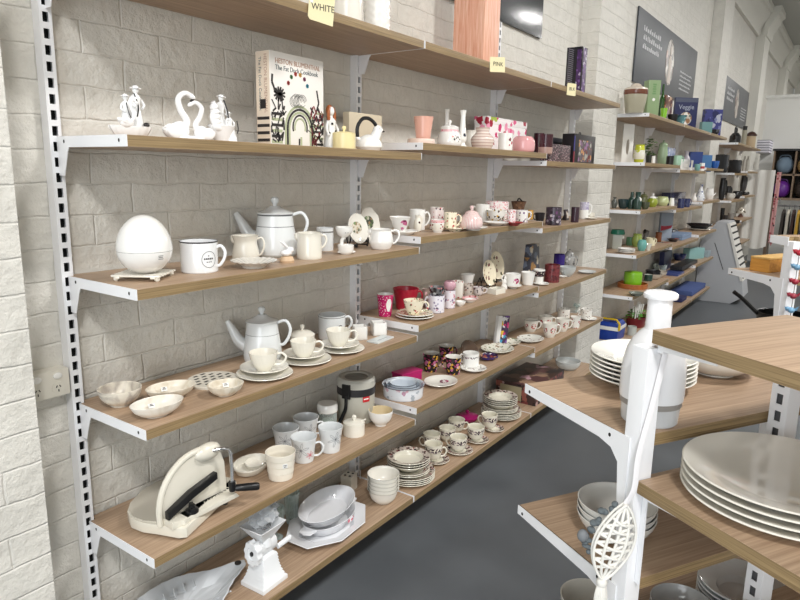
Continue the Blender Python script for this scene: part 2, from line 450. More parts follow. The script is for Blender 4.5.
# plaster cornice running along the wall and round the pilasters
cp = [(.028, 3.86), (-.02, 3.86), (-.035, 3.9), (-.04, 3.97), (-.08, 4.05), (-.13, 4.12), (-.15, 4.15), (-.15, 4.19), (-.19, 4.22), (-.19, 4.3), (.028, 4.3)]
def cornice(name, x0, x1, off): return structure(MB().prism([(y - off, z) for y, z in cp], x0, x1).obj(name, PLASTER))
cornice('trim_6', 9.5, 12.55, 0); cornice('trim_7', 12.51, 13.19, .11); cornice('trim_8', 13.15, 16.3, 0); cornice('trim_9', 16.26, 16.94, .11); cornice('trim_10', 16.9, 20, 0)
mb = MB(); mb.box((0, 0, 0), (.08, 2.9, 3.0)); mb.box((0, 0, 3.0), (.12, 2.94, .05))
structure(mb.obj('wall_partition', plain((232, 232, 228), .55), None, (13.9, -1.55, 0)))

# ------------------------------------------------------------------ wall shelving
def upright_mesh(top, w=.031, d=.033, z0=0.0):
    """slotted steel channel: ladder front with real slots, two side flanges, a dark strip for the shade inside"""
    mb = MB(); pitch = .0385; sw = .0145; sh = .0235
    n = int((top - z0) / pitch)
    mb.box((-(w + sw) / 4, -d + .001, z0), ((w - sw) / 2, .002, top - z0)); mb.box(((w + sw) / 4, -d + .001, z0), ((w - sw) / 2, .002, top - z0))
    for i in range(n + 1):
        a = z0 + i * pitch - (pitch - sh) / 2; b = a + pitch - sh
        a = max(a, z0); b = min(b, top)
        mb.box((0, -d + .001, a), (sw, .002, b - a))
    mb.box((-w / 2 + .001, -d / 2 + .00105, z0), (.002, d - .0022, top - z0)); mb.box((w / 2 - .001, -d / 2 + .00105, z0), (.002, d - .0022, top - z0))
    mb.box((0, -.012, z0), (w - .0042, .002, top - z0), 1)  # dark strip standing in for the shade inside the channel
    return mb
UPX = [(.8495, 2.55, 'white slotted steel upright at the left end of the shelves, beside the power socket'),
       (2.064, 2.03, 'white slotted steel upright behind the square white pots, dividing white from floral wares'),
       (3.2594, 2.346, 'white slotted steel upright rising behind the pink woodgrain vase'),
       (4.449, 2.03, 'white slotted steel upright just left of the first brick pier'),
       (5.17, 2.03, 'white slotted steel upright just right of the first brick pier, behind the green wares'),
       (6.388, 2.03, 'white slotted steel upright in the middle of the blue and green bays'),
       (7.63, 2.03, 'white slotted steel upright behind the blue boxes'),
       (8.722, 2.03, 'white slotted steel upright just left of the second brick pier'),
       (9.602, 2.0, 'white slotted steel upright just right of the second brick pier'),
       (10.7975, 2.0, 'farthest white slotted steel upright, behind the grey bottles')]
base_up = None
for x, top, lab in UPX:
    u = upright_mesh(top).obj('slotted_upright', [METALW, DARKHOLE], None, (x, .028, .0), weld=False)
    tag(u, lab, 'upright', 'slotted uprights on the brick wall')
TH = .0263
def bracket(x, y0, y1, z, parent, drop=.07, t=.0022, side=-1, mat=None):
    """pressed steel arm with a tapering hook plate at the upright and two screws"""
    mb = MB()
    mb.prism([(y1, z + .0006), (y1, z - TH), (y0 - .055, z - TH), (y0 - .047, z - TH - .012), (y0 - .024, z - TH - drop), (y0, z - TH - drop), (y0, z + .0006)], x - t / 2, x + t / 2)
    b = mb.obj('bracket', mat or METALW, parent)
    sc = MB()
    for y in (y1 + .03, y0 - .035):
        pr = [(y + .0035 * math.cos(a * PI / 5), z - .012 + .0045 * math.sin(a * PI / 5)) for a in range(10)]
        sc.prism(pr, x + side * (t / 2) - .0004, x + side * (t / 2) + .0004)
    sc.obj('screw', BLACK, b)
    return b
YF, YU = -.3115, -.005
SHELF = {}
def shelf(x0, x1, z, label, group, price=None):
    root = thing('wall_shelf', label, 'shelf', ((x0 + x1) / 2, 0, z), 0, group)
    L = (x1 - x0) / 2
    e = L - .0026; n_ = .019
    mb = MB(); mb.prism([(-e, YF), (e, YF), (e, YU - .0015), (L - n_, YU - .0015), (L - n_, .016), (-L + n_, .016), (-L + n_, YU - .0015), (-e, YU - .0015)], -TH, 0, 'z')
    mb.m = [0, 0, 1, 2, 1, 2, 1, 2, 1, 2]
    mb.obj('board', [OAK, OAKEDGE, OAKEND], root, weld=True, bevel=.0006)
    bracket(-L + .0012, YU, YF - .0006, 0, root); bracket(L - .0012, YU, YF - .0006, 0, root, side=1)
    return root
LV = {k: {} for k in 'ABCDEFGH'}
order = ['top', 'second', 'third', 'fourth', 'fifth', 'bottom']
BAYS = {'A': (.8508, 2.0618, [2.0221, 1.6224, 1.2657, .9114, .5576, .2104]), 'B': (2.0659, 3.2588, [2.0221, 1.6609, 1.3042, .9499, .6010, .2104]),
        'C': (3.2599, 4.4486, [2.0221, 1.6227, 1.2654, .9108, .5660, .2104]), 'D': (5.17, 6.386, [2.0241, 1.657, 1.287, .937, .601, .2104]),
        'E': (6.390, 7.628, [2.0241, 1.619, 1.25, .900, .562, .2104]), 'F': (7.632, 8.71, [2.0241, 1.657, 1.29, .931, .591, .2104]),
        'G': (9.603, 10.795, [2.013, 1.619, 1.252, .891, .53, .2]), 'H': (10.80, 12.0, [2.013, 1.657, 1.29, .93, .57, .2])}
WHAT = {'A': ['carrying the cream and white vases', 'carrying the swan figurines and the tall cookbook', 'carrying the big white egg', 'carrying the marble bowls', 'carrying the cream bread slicer', 'carrying the white mincer and oval dishes'],
        'B': ['carrying the pink woodgrain vase', 'carrying the pink tumbler and rose box', 'carrying the flowered teacups in the middle bay', 'carrying the pink dotted tumbler', 'carrying the black flowered mugs', 'carrying the stacks of brown-rimmed plates'],
        'C': ['carrying the tall black and purple box', 'carrying the dark lattice tin', 'carrying the dark purple mugs', 'carrying the maroon tin and glass bowl', 'carrying the rose mugs', 'carrying the picture box beside the grey floor'],
        'D': ['carrying the brown-banded stoneware jar', 'carrying the yellow vase and plants', 'carrying the dark teal bowl', 'carrying the green-lidded canister', 'carrying the bright green pot on a wooden tray', 'carrying the blue and white cool box'],
        'E': ['carrying the dark blue cookbook', 'carrying the small white square signs', 'carrying the navy mugs', 'carrying the dark red patterned plates', 'carrying the pale bowls on a board', 'carrying the folded blue cloth'],
        'F': ['carrying the blue boxed set', 'carrying the bright blue bowl', 'carrying the blue and white vases', 'carrying the black speckled tray', 'carrying the pale teal box', 'ending at the grey pegged stand'],
        'G': ['carrying the black kettle and the tan canister', 'carrying the black toasters', 'carrying the espresso maker', 'carrying the black jars', 'low down behind the grey pegged stand', 'lowest of all behind the grey pegged stand'],
        'H': ['carrying the pile of white folded linen', 'running behind the white hanging cloth, near the top', 'running into the white hanging cloth', 'carrying the floral lamp by the white cloth', 'under the white cloth', 'lowest one under the white cloth']}
for b, (x0, x1, zs) in BAYS.items():
    for i, z in enumerate(zs):
        shelf(x0, x1, z, 'oak laminate wall shelf with white brackets, ' + WHAT[b][i], 'oak wall shelves on white uprights')

# price tags hooked on the front edge of the top shelf
def price_tag(label, x, w, h, txt, ch=.3, size=.02, dz=0, turn=0, tilt=2):
    root = thing('hanging_price_tag', label, 'tag', (x, YF - .0035 - abs(math.sin(turn)) * w / 2, 2.0221 + dz), turn, 'buff card tags on the top shelf edge')
    pts = [(-w / 2 + ch * w * .3, h * .35), (-w / 2, h * .2), (-w / 2, -h * .55), (-w / 2 + ch * w * .2, -h * .65), (w / 2, -h * .65), (w / 2, h * .35)]
    MB().prism(pts, -.0006, .0006, 'y').obj('card', plain((232, 222, 180), .7), root, rot=(0, math.radians(tilt), 0))
    ink = plain((70, 66, 60), .8)
    words('lettering', txt, size, ink, root, (.004, -.0009, -h * .12))
    if ch > .2:
        MB().lathe([(.002, 0), (.0055, 0), (.0055, .0006), (.002, .0006)], 14).obj('eyelet', WHITE, root, (-w * .4, -.0007, h * .05), rot=(PI / 2, 0, 0))
price_tag('buff card price tag reading WHITE on the top shelf edge', 1.4912, .088, .078, 'WHITE', .4, .026, .004, -.25, 6)
price_tag('buff card tag reading PINK under the pink woodgrain vase', 2.6031, .078, .062, 'PINK', .1, .024, 0, -.5, -3)
price_tag('small buff card tag on the shelf edge below the black and purple box', 3.4986, .062, .064, 'BLK', .1, .024, -.004, -.5)

# power outlet box on the wall
root = thing('power_socket', 'cream double power socket box on the brick wall beside the first upright', 'socket', (.7685, .028, .987))
cw = plain((226, 222, 210), .35)
MB().box((0, -.021, -.036), (.115, .042, .072)).obj('box', cw, root, bevel=.003)
for sx in (-.026, .027):
    sw = MB().lathe([(.0115, 0), (.0115, .003), (.009, .004), (0, .004)], 20, sy=.75).obj('rocker_switch', WHITE, root, (sx, -.042, .021), rot=(PI / 2, 0, 0))
    g = MB()
    for dx, dz, a in ((-.006, -.005, .5), (.006, -.005, -.5), (0, -.0165, 0)):
        g.box((dx, 0, dz - .003), (.0022, .0012, .0065), tilt=Matrix.Rotation(a, 3, 'Y'))
    MB().lathe([(.0165, 0), (.0165, .0012), (0, .0012)], 24).obj('outlet_face', cw, root, (sx, -.0418, -.012), rot=(PI / 2, 0, 0))
    g.obj('outlet_slot', DARKHOLE, root, (sx, -.0432, -.003))
# wall panels (dark boards with white text)
PANEL = plain((66, 70, 76), .42, bscale=2); PANELGLOSS = plain((34, 38, 44), .16, bscale=2); LETTER = plain((215, 216, 218), .6)
def panel(label, x0, x1, z0, z1, text=True, mat=PANEL):
    root = thing('wall_sign', label, 'sign', ((x0 + x1) / 2 * 1.013, .024, (z0 + z1) / 2 + .016), 0, 'dark information boards on the wall')
    w, h = x1 - x0, z1 - z0
    MB().box((0, -.006, -h / 2), (w, .012, h)).obj('board', mat, root, bevel=.001)
    if not text: return root
    rnd = random.Random(int(x0 * 10)); g = MB()
    def line(x, z, L, s):
        q = x; g = MB()
        while q < x + L:
            k = rnd.uniform(.02, .06) * s / .05
            for j in range(int(k / (s * .62)) + 1):
                hh = s * rnd.choice((.62, .62, .95)); g.box((q + s * .25, -.0125, z), (s * .36, .001, hh)); q += s * .56
            q += s * .4
        g.obj('text_line', LETTER, root)
    for i, L in enumerate((.55, .62, .5)): line(-w * .42, h * .24 - i * .072, L, .045)
    for i, L in enumerate((.56, .5, .55, .53, .48)): line(w * .19, -h * .02 - i * .042, L, .019)
    ov = MB(); ov.lathe([(.0, 0), (1, 0), (1, .0015), (.93, .003), (.93, .0012), (0, .0012)], 40, sx=.165, sy=.215)
    o = ov.obj('oval_picture', floral((150, 146, 140), [(205, 200, 192), (120, 104, 96), (180, 150, 140), (70, 70, 72), (190, 186, 180)], 14, .9, .3, .6), root, (-.02, -.0125, .015), rot=(PI / 2, 0, 0))
    f = MB(); f.ball((0, -.004, .11), (.035, .004, .045)); f.lathe([(.03, .06), (.06, .02), (.05, -.08), (.07, -.2), (0, -.2)], 14, sy=.06, c=(0, -.004, 0))
    f.obj('painted_figure', plain((205, 195, 186), .5), root, (-.02, -.0125, .015))
    return root
panel('dark grey board with white writing and an oval picture, above the green wares', 5.712, 8.1, 2.33, 2.935)
panel('dark grey board with white writing farther down the wall, past the second pier', 10.04, 12.3, 2.345, 2.935)
panel('glossy black board above the pink woodgrain vase, catching a lamp reflection', 1.45, 3.806, 2.343, 2.94, False, PANELGLOSS)

# ------------------------------------------------------------------ the free-standing shelf stand on the right
P0 = Vector((1.2109, -1.3918, 0)); PHI = math.radians(59.47)
D1 = Vector((math.cos(PHI), math.sin(PHI), 0)); D2 = Vector((math.sin(PHI), -math.cos(PHI), 0))
G0 = PHI - PI / 2      # local x runs along D2, local y along D1
def G(u, v, z=0): q = P0 + D1 * u + D2 * v; return (q.x, q.y, z)
root = thing('display_stand', 'white steel frame of the free-standing shelf stand in the foreground', 'stand', G(0, 0), G0)
MB().box((.02, .02, .06), (.04, .04, 1.1734)).obj('post', METALW, root, bevel=.003)
p2 = MB(); w = .04
pitch = .0385
for i in range(31):
    a = .06 + i * pitch; p2.box((.381, -.010, a), (.002, .0145, .0155)) if a < 1.22 else None
p2.box((.381, -.0235, .06), (.002, .0125, 1.1734)); p2.box((.381, .0035, .06), (.002, .0125, 1.1734))
p2.box((.4, -.029, .06), (.036, .002, 1.1734)); p2.box((.4, .009, .06), (.036, .002, 1.1734)); p2.box((.419, -.01, .06), (.002, .04, 1.1734)); p2.box((.4, -.01, 1.2324), (.036, .036, .001))
p2.obj('post', METALW, root, weld=False)
MB().box((.388, -.01, .07), (.001, .034, 1.15)).obj('slot_shade_sheet', plain((92, 92, 94), .6), root)  # grey sheet behind the slots, painting the shade inside the post
MB().box((1.26, .0, .06), (.04, .04, 1.1734)).obj('post', METALW, root, bevel=.003)
MB().box((.64, .0, 0), (1.3, .62, .06)).obj('plinth', METALW, root, bevel=.002)
def stand_shelf(label, z, far, depth=.351, oakm=OAK, org=G, rz=G0, L=1.2, u0=.022, grp='oak shelves of the foreground stand', hook=.02, slim=False):
    root = thing('stand_shelf', label, 'shelf', org(0, 0, z), rz, grp)
    s = 1 if far else -1
    a = u0 if far else -.001; e = a + s * depth
    x0 = .0035; x1 = L; mb = MB()
    if far: mb.prism([(x0, e), (x1, e), (x1, a), (.0425, a), (.0425, .0425), (x0, .0425)], -TH, 0, 'z'); mb.m = [0, 0, 1, 2, 1, 2, 1, 2]
    else: mb.prism([(x0, a - .0015), (x0, e), (x1, e), (x1, a - .0015), (.4235, a - .0015), (.4235, -.0335), (.377, -.0335), (.377, a - .0015)], -TH, 0, 'z'); mb.m = [0, 0, 2, 1, 2, 1, 2, 1, 2, 1]
    mb.obj('board', [OAK, OAKEDGE, OAKEND], root, bevel=.0006)
    if slim:
        MB().prism([(e, .0006), (e, -TH), (a, -TH - .006), (a, .0006)], -.0026, -.0004).obj('bracket', METALW, root)
    elif far:
        bm_ = MB(); bm_.prism([(e, .0006), (e, -TH + .004), (a + .085, -TH - .004), (a + .05, -TH - .012), (a + .028, -TH - .035), (a + .018, -TH - .14), (a - .0, -TH - .14), (a, .0006)], -.0026, -.0004)
        b = bm_.obj('bracket', METALW, root); sc = MB()
        for y in (e - .02, a + .055):
            sc.prism([(y + .0035 * math.cos(k * PI / 5), -.014 + .0042 * math.sin(k * PI / 5)) for k in range(10)], -.0032, -.0022)
        sc.obj('screw', BLACK, b)
    elif hook:
        MB().prism([(a, -TH), (a - .13, -TH), (a - .13, -TH - .01), (a - .012, -TH - .016), (a - .012, -TH - hook), (a, -TH - hook)], .022, .0245).obj('bracket', METALW, root)
    return root
stand_shelf('oak shelf of the foreground stand under the white food chopper and pasta plates', 1.0473, True)
stand_shelf('oak shelf of the foreground stand under the pale bowls beside the woven ornament', .7236, True)
stand_shelf('lowest far-side oak shelf of the foreground stand, near the photo bottom edge', .40, True)
stand_shelf('topmost empty oak shelf of the foreground stand, at the right edge', 1.272, False, .55)
stand_shelf('oak shelf of the foreground stand carrying the stack of big white plates', .968, False, .45, hook=.2)
stand_shelf('oak shelf of the foreground stand below the big white plates', .60, False, .40)

# second stand behind it
PHI2 = math.radians(50); Q0 = Vector((2.8, -1.296, 0)) - Vector((math.cos(PHI2), math.sin(PHI2), 0)) * .285
E1 = Vector((math.cos(PHI2), math.sin(PHI2), 0)); E2 = Vector((math.sin(PHI2), -math.cos(PHI2), 0))
def K(u, v, z=0): q = Q0 + E1 * u + E2 * v; return (q.x, q.y, z)
root = thing('display_stand', 'white post frame of the second stand, hung with bird ornaments, at the right edge', 'stand', K(0, 0), PHI2 - PI / 2)
MB().box((.02, .02, .06), (.04, .04, 1.275)).obj('post', METALW, root, bevel=.003)
MB().box((.95, .02, .06), (.04, .04, 1.275)).obj('post', METALW, root, bevel=.003)
MB().box((.49, .0, 0), (1.0, .5, .06)).obj('plinth', METALW, root, bevel=.002)
stand_shelf('oak shelf of the second stand under the wooden box', 1.2008, True, .263, org=K, rz=PHI2 - PI / 2, L=.9, grp='oak shelves of the second stand')
stand_shelf('top oak shelf of the second stand with white bracket at the right edge', 1.35, True, .08, org=K, rz=PHI2 - PI / 2, L=.9, grp='oak shelves of the second stand', slim=True)
stand_shelf('lower oak shelf of the second stand under the black pan', .90, True, .263, org=K, rz=PHI2 - PI / 2, L=.9, grp='oak shelves of the second stand')

# ------------------------------------------------------------------ top shelf
PEACH = oak((240, 196, 172), (214, 146, 118), (40, 40, 2.2), .4, 'peach_woodgrain')
vessel('vase', 'tall plain cream cylinder vase on the top shelf, cut by the photo edge', 'vase', (1.7610, -0.2000, 2.0221, 0.0489, 0.2875), 'drum', OFFW, t=.004)
def hob(x, y, z, a): 
    k = 1 + .035 * max(0, math.sin(a * 9 + z * 260)) ** 2 + .03 * max(0, math.sin(a * 9 - z * 260)) ** 2
    return x * k, y * k, z
v_ = (1.9615, -0.1700, 2.0221, 0.0493, 0.3188)
mb = MB(); x_, y_, z_, r_, h_ = v_
pr = [(0, 0), (r_ * .9, 0)] + [(r_ * .95, h_ * i / 60) for i in range(1, 61)] + [(r_ * .86, h_), (r_ * .86, h_ * .1), (0, h_ * .1)]
o = mb.lathe(pr, 72, fn=lambda x, y, z, a: hob(x, y, z, a) if math.hypot(x, y) > r_ * .94 else (x, y, z)).obj('vase', WHITE, None, (x_, y_, z_), sharp=60)
tag(o, 'white hobnail milk glass vase on the top shelf, cut by the photo edge', 'vase')
xc = 2.6452
root = thing('vase', 'tall square pink woodgrain vase on the top shelf above the PINK tag', 'vase', (xc + .075, -.16, 2.0221))
mb = MB(); mb.box((0, 0, 0), (.15, .16, .42)); mb.obj('body', PEACH, root, bevel=.012)
MB().box((0, 0, .4201), (.13, .14, .001)).obj('opening', plain((120, 70, 52), .6), root)
xb = 3.7942
root = thing('boxed_set', 'tall black and purple box standing on the top shelf by the brick pier', 'box', (xb + .04, -.222, 2.0221))
MB().box((0, 0, 0), (.085, .095, .262)).obj('case', plain((30, 26, 34), .25), root, bevel=.002)
g = MB()
for i in range(22): g.box((-.0431, .022, .012 + i * .0112), (.0012, .035, .0042), tilt=Matrix.Rotation(.35, 3, 'X'))
g.obj('lattice_print', plain((126, 122, 132), .4), root)
g = MB(); g.box((-.0431, -.03, .02), (.001, .026, .225)); g.box((.0, -.0481, .004), (.05, .001, .252)); g.obj('purple_panel', floral((72, 38, 92), [(180, 170, 190), (46, 22, 60), (120, 80, 150)], 55, .8, .3, .5), root)

# ------------------------------------------------------------------ second shelf: figurines, cookbook
def person(mb, x, y, z, h, arms=True, lean=0):
    """small porcelain figure in coat or gown"""
    R = Matrix.Rotation(lean, 3, 'Y')
    def T(p): q = R @ Vector(p); return (x + q.x, y + q.y, z + q.z)
    mb.lathe([(h * .2, 0), (h * .19, h * .12), (h * .12, h * .45), (h * .105, h * .55), (h * .14, h * .7), (h * .1, h * .77), (h * .045, h * .8), (h * .045, h * .84)], 12, c=(x, y, z), fn=lambda a, b, c, t: tuple(R @ Vector((a, b, c))))
    mb.ball(T((0, 0, h * .9)), h * .085)
    mb.lathe([(h * .15, h * .935), (h * .15, h * .95), (h * .08, h * .96), (h * .07, h * 1.0), (0, h * 1.02)], 12, c=(x, y, z), fn=lambda a, b, c, t: tuple(R @ Vector((a, b, c))))
    if arms:
        for s in (-1, 1): mb.tube([T((s * h * .13, 0, h * .7)), T((s * h * .2, -h * .06, h * .55)), T((s * h * .1, -h * .14, h * .45))], h * .035, 8)
def swan(mb, x, y, z, s, d=1, neck=1.0):
    """body, folded wings and an S-shaped neck; d is the facing along x"""
    mb.ball((x, y, z + s * .28), (s * .42, s * .24, s * .28)); mb.ball((x - d * s * .36, y, z + s * .38), (s * .22, s * .1, s * .12), rot=Matrix.Rotation(d * .5, 3, 'Y'))
    for w in (-1, 1):
        for i in range(3): mb.ball((x - d * s * (.1 + .07 * i), y + w * s * .2, z + s * (.36 + .02 * i)), (s * (.26 - .03 * i), s * .05, s * .15), rot=Matrix.Rotation(d * .35, 3, 'Y'))
    mb.tube([(x + d * s * .26, y, z + s * .32), (x + d * s * .44, y, z + s * .62 * neck), (x + d * s * .28, y, z + s * .98 * neck), (x + d * s * .34, y, z + s * 1.26 * neck), (x + d * s * .56, y, z + s * 1.26 * neck), (x + d * s * .68, y, z + s * 1.12 * neck)], lambda t: s * (.1 - .045 * t), 10)
    mb.ball((x + d * s * .62, y, z + s * 1.2 * neck), (s * .1, s * .07, s * .075))
PORC = glaze((246, 246, 246), .16); GILT = plain((40, 36, 36), .3)
x_, y_, z_, r_, h_ = (0.9338, -0.2000, 1.6224, 0.0516, 0.1236)
root = thing('porcelain_figurine', 'white porcelain figurine of a couple with a swan in an oval shell boat', 'figurine', (x_, y_, z_))
mb = MB(); mb.lathe([(0, 0), (r_ * .7, 0), (r_ * .85, h_ * .05), (r_ * 1.03, h_ * .17), (r_ * 1.05, h_ * .21), (r_ * .95, h_ * .195), (0, h_ * .17)], 48, sy=.55, fn=lambda x, y, z, a: (x * (1 + .025 * math.sin(a * 16)), y * (1 + .025 * math.sin(a * 16)), z)); mb.obj('boat', PORC, root)
mb = MB(); swan(mb, -r_ * .42, -r_ * .42, h_ * .16, h_ * .36, 1, 1.15); mb.obj('swan', PORC, root)
mb = MB(); person(mb, -r_ * .05, r_ * .2, h_ * .2, h_ * .62); mb.obj('lady', PORC, root)
mb = MB(); person(mb, r_ * .38, r_ * .15, h_ * .22, h_ * .78, True, .06); mb.obj('gentleman', PORC, root)
mb = MB(); mb.tube([(r_ * .3, r_ * .0, h_ * .85), (r_ * .42, -r_ * .1, h_ * .6), (r_ * .3, -r_ * .15, h_ * .4)], .0016, 6); mb.tube([(-r_ * .12, r_ * .02, h_ * .66), (-r_ * .05, -r_ * .05, h_ * .45), (r_ * .1, -r_ * .1, h_ * .3)], .0014, 6); mb.ball((r_ * .7, -r_ * .25, h_ * .25), (.008, .006, .006)); mb.obj('dark_trim', GILT, root)
x_, y_, z_, r_, h_ = (1.1026, -0.2000, 1.6224, 0.0480, 0.1242)
root = thing('porcelain_figurine', 'white porcelain pair of swans touching beaks beside the shell boat figurine', 'figurine', (x_, y_, z_), -.25)
mb = MB(); mb.ball((0, 0, .004), (r_ * 1.05, r_ * .55, .01)); mb.obj('base', PORC, root)
def tall_swan(x, s, d, lean):
    """sitting swan with a long raised neck, head bent down towards its mate"""
    m = MB()
    m.ball((x - d * s * .02, 0, s * .2), (s * .22, s * .16, s * .2), rot=Matrix.Rotation(-d * .35, 3, 'Y')); m.ball((x - d * s * .2, 0, s * .13), (s * .2, s * .12, s * .1), rot=Matrix.Rotation(d * .5, 3, 'Y'))
    for w in (-1, 1):
        for i in range(3): m.ball((x - d * s * (.08 + .06 * i), w * s * .13, s * (.2 - .02 * i)), (s * (.2 - .02 * i), s * .035, s * .11), rot=Matrix.Rotation(d * .6, 3, 'Y'))
    P = [(x + d * s * .1, 0, s * .26), (x + d * s * .14, 0, s * .42), (x + d * s * .02, 0, s * .62), (x - d * s * (.02 - lean), 0, s * .84), (x + d * s * (.12 + lean), 0, s * .97), (x + d * s * (.28 + lean), 0, s * .93)]
    m.tube(P, lambda t: s * (.085 - .035 * t), 12); e = P[-1]; m.ball((e[0], 0, e[2] - s * .015), (s * .085, s * .055, s * .055), rot=Matrix.Rotation(d * .5, 3, 'Y'))
    return m, e
m, e = tall_swan(-r_ * .45, h_, 1, 0); m.obj('large_swan', PORC, root)
m2, e2 = tall_swan(r_ * .72, h_ * .82, -1, -.02); m2.obj('small_swan', PORC, root)
MB().tube([(e[0] + .006, 0, e[2] - .004), ((e[0] + e2[0]) / 2, 0, (e[2] + e2[2]) / 2 - .004), (e2[0] + .002, 0, e2[2] + .002)], lambda t: .0042 - .0016 * t, 8, smooth=False).obj('beak', GILT, root)
x_, y_, z_, r_, h_ = (1.2125, -0.2000, 1.6224, 0.0533, 0.1329)
root = thing('porcelain_figurine', 'white porcelain couple riding a winged swan sleigh, left of the cookbook', 'figurine', (x_, y_, z_))
mb = MB(); mb.lathe([(0, 0), (r_ * .4, 0), (r_ * .55, h_ * .12), (r_ * .85, h_ * .34), (r_ * .75, h_ * .36), (r_ * .3, h_ * .2), (0, h_ * .18)], 24, sy=.6); mb.obj('sleigh', PORC, root)
mb = MB()
for i in range(5): mb.ball((-r_ * .45 - .002 * i, -.01, h_ * (.3 + .1 * i)), (r_ * (.34 - .04 * i), .014, h_ * .09), rot=Matrix.Rotation(.5, 3, 'Y'))
mb.tube([(-r_ * .6, -.012, h_ * .3), (-r_ * .78, -.012, h_ * .5), (-r_ * .55, -.012, h_ * .7), (-r_ * .68, -.012, h_ * .8)], .006, 8); mb.obj('swan_wing', PORC, root)
mb = MB(); person(mb, 0, .01, h_ * .28, h_ * .7, True, .12); mb.obj('gentleman', PORC, root)
mb = MB(); person(mb, r_ * .52, -.005, h_ * .1, h_ * .54, True, -.1); mb.lathe([(r_ * .42, 0), (r_ * .36, h_ * .1), (r_ * .2, h_ * .36), (0, h_ * .4)], 16, c=(r_ * .55, 0, 0), fn=lambda x, y, z, a: (x * (1 + .06 * math.sin(9 * a)), y * (1 + .06 * math.sin(9 * a)), z)); mb.obj('lady', PORC, root)
mb = MB(); mb.tube([(r_ * .05, -.01, h_ * .86), (r_ * .16, -.016, h_ * .66), (r_ * .2, -.018, h_ * .5)], .0022, 6); mb.tube([(r_ * .72, -.02, h_ * .46), (r_ * .8, -.02, h_ * .3), (r_ * .7, -.022, h_ * .2)], .0016, 6); mb.obj('dark_trim', GILT, root)

# the tall cookbook
ROT_SPINE = Matrix(((0, 0, -1), (0, -1, 0), (-1, 0, 0))).to_euler()
xa = 1.4281; xb = 1.6693
bw = xb - xa; bh = 0.2830
root = thing('cookbook', 'tall white cookbook standing with its front cover showing on the second shelf', 'book', (xa, -.17, 1.6224), 0)
COVER = plain((240, 236, 230), .35); th_ = .062
MB().box((bw / 2, th_ / 2, 0), (bw, th_, bh)).obj('cover', COVER, root, bevel=.002)
MB().box((bw / 2 + .001, th_ / 2, .002), (bw - .002, th_ - .008, bh - .003)).obj('page_block', plain((226, 218, 200), .8), root)
spine = MB().box((-.0008, th_ / 2, .001), (.001, th_ * .94, bh - .002)).obj('spine', plain((240, 224, 204), .4), root)
INK = plain((188, 150, 130), .6); INK2 = plain((98, 108, 110), .6); DK = plain((38, 34, 34), .5); SAGE = plain((176, 184, 150), .5); MAROON = plain((120, 40, 46), .5)
words('title', 'HESTON BLUMENTHAL', .0215, INK, root, (bw * .51, -.0006, bh * .905), squeeze=.9)
words('title', 'The Fat Duck Cookbook', .0205, INK2, root, (bw * .49, -.0006, bh * .835), squeeze=.92)
words('spine_title', 'HESTON BLUMENTHAL', .0185, INK, spine, (-.0012, th_ * .3, bh * .66), rot=ROT_SPINE, squeeze=.9)
words('spine_title', 'The Fat Duck Cookbook', .0165, INK2, spine, (-.0012, th_ * .68, bh * .66), rot=ROT_SPINE, squeeze=.95)
def bars(g, P, w, y=-.0012, t=.001):
    for (x0, z0), (x1, z1) in zip(P, P[1:]):
        d = Vector((x1 - x0, 0, z1 - z0)); L = d.length; n = Vector((-d.z, 0, d.x)) / L * w / 2
        g.add([(x0 - n.x, y, z0 - n.z), (x1 - n.x, y, z1 - n.z), (x1 + n.x, y, z1 + n.z), (x0 + n.x, y, z0 + n.z), (x0 - n.x, y + t, z0 - n.z), (x1 - n.x, y + t, z1 - n.z), (x1 + n.x, y + t, z1 + n.z), (x0 + n.x, y + t, z0 + n.z)], [[0, 1, 2, 3], [0, 1, 5, 4], [2, 3, 7, 6], [1, 2, 6, 5], [3, 0, 4, 7]])
def arc(cx, cz, r, a0, a1, n=14, k=1): return [(cx + r * math.cos(a0 + (a1 - a0) * i / n), cz + k * r * math.sin(a0 + (a1 - a0) * i / n)) for i in range(n + 1)]
# lower cover drawing: concentric green and black arches round a central pattern, a dark bird, bright dots in an arc
g1 = MB(); g2 = MB(); g3 = MB(); cxx = bw * .53; czz = bh * .2
for i, rr in enumerate((.2, .235, .27)):
    bars(g1 if i != 1 else g2, [(cxx - bw * rr, 0.004)] + arc(cxx, czz, bw * rr, PI, 0, 16, 1.1) + [(cxx + bw * rr, .004)], bw * .028)
bars(g2, [(cxx - bw * .33, .06), (cxx - bw * .33, bh * .24)], bw * .02); bars(g2, [(cxx - .004, .004), (cxx - .004, bh * .1)], .006); bars(g1, [(cxx + .005, .004), (cxx + .005, bh * .12)], .007)
for k in range(6):
    bars(g2 if k % 2 else g1, [(.003, .014 + .017 * k), (bw * .2, .014 + .017 * k)], .0085); bars(g1 if k % 2 else g2, [(bw * .83, .014 + .02 * k), (bw - .003, .014 + .02 * k)], .007)
for q in (.1, .135): bars(g2 if q > .12 else g1, arc(cxx, czz + bh * .02, bw * q, PI * 1.1, -PI * .1, 16, 1.2), bw * .022)
for k in range(90):
    a = random.random(); x0 = bw * (.72 + .26 * random.random()) if k % 3 else bw * .24 * random.random(); z0 = bh * (.03 + .38 * random.random())
    bars((g2, g3, g2)[k % 3], [(x0, z0), (min(max(x0 + random.uniform(-.02, .02), .003), bw - .003), z0 + random.uniform(.006, .03))], random.uniform(.002, .006), -.0016)
g1.obj('cover_print_green', SAGE, root); g2.obj('cover_print_black', DK, root); g3.obj('cover_print_red', MAROON, root)
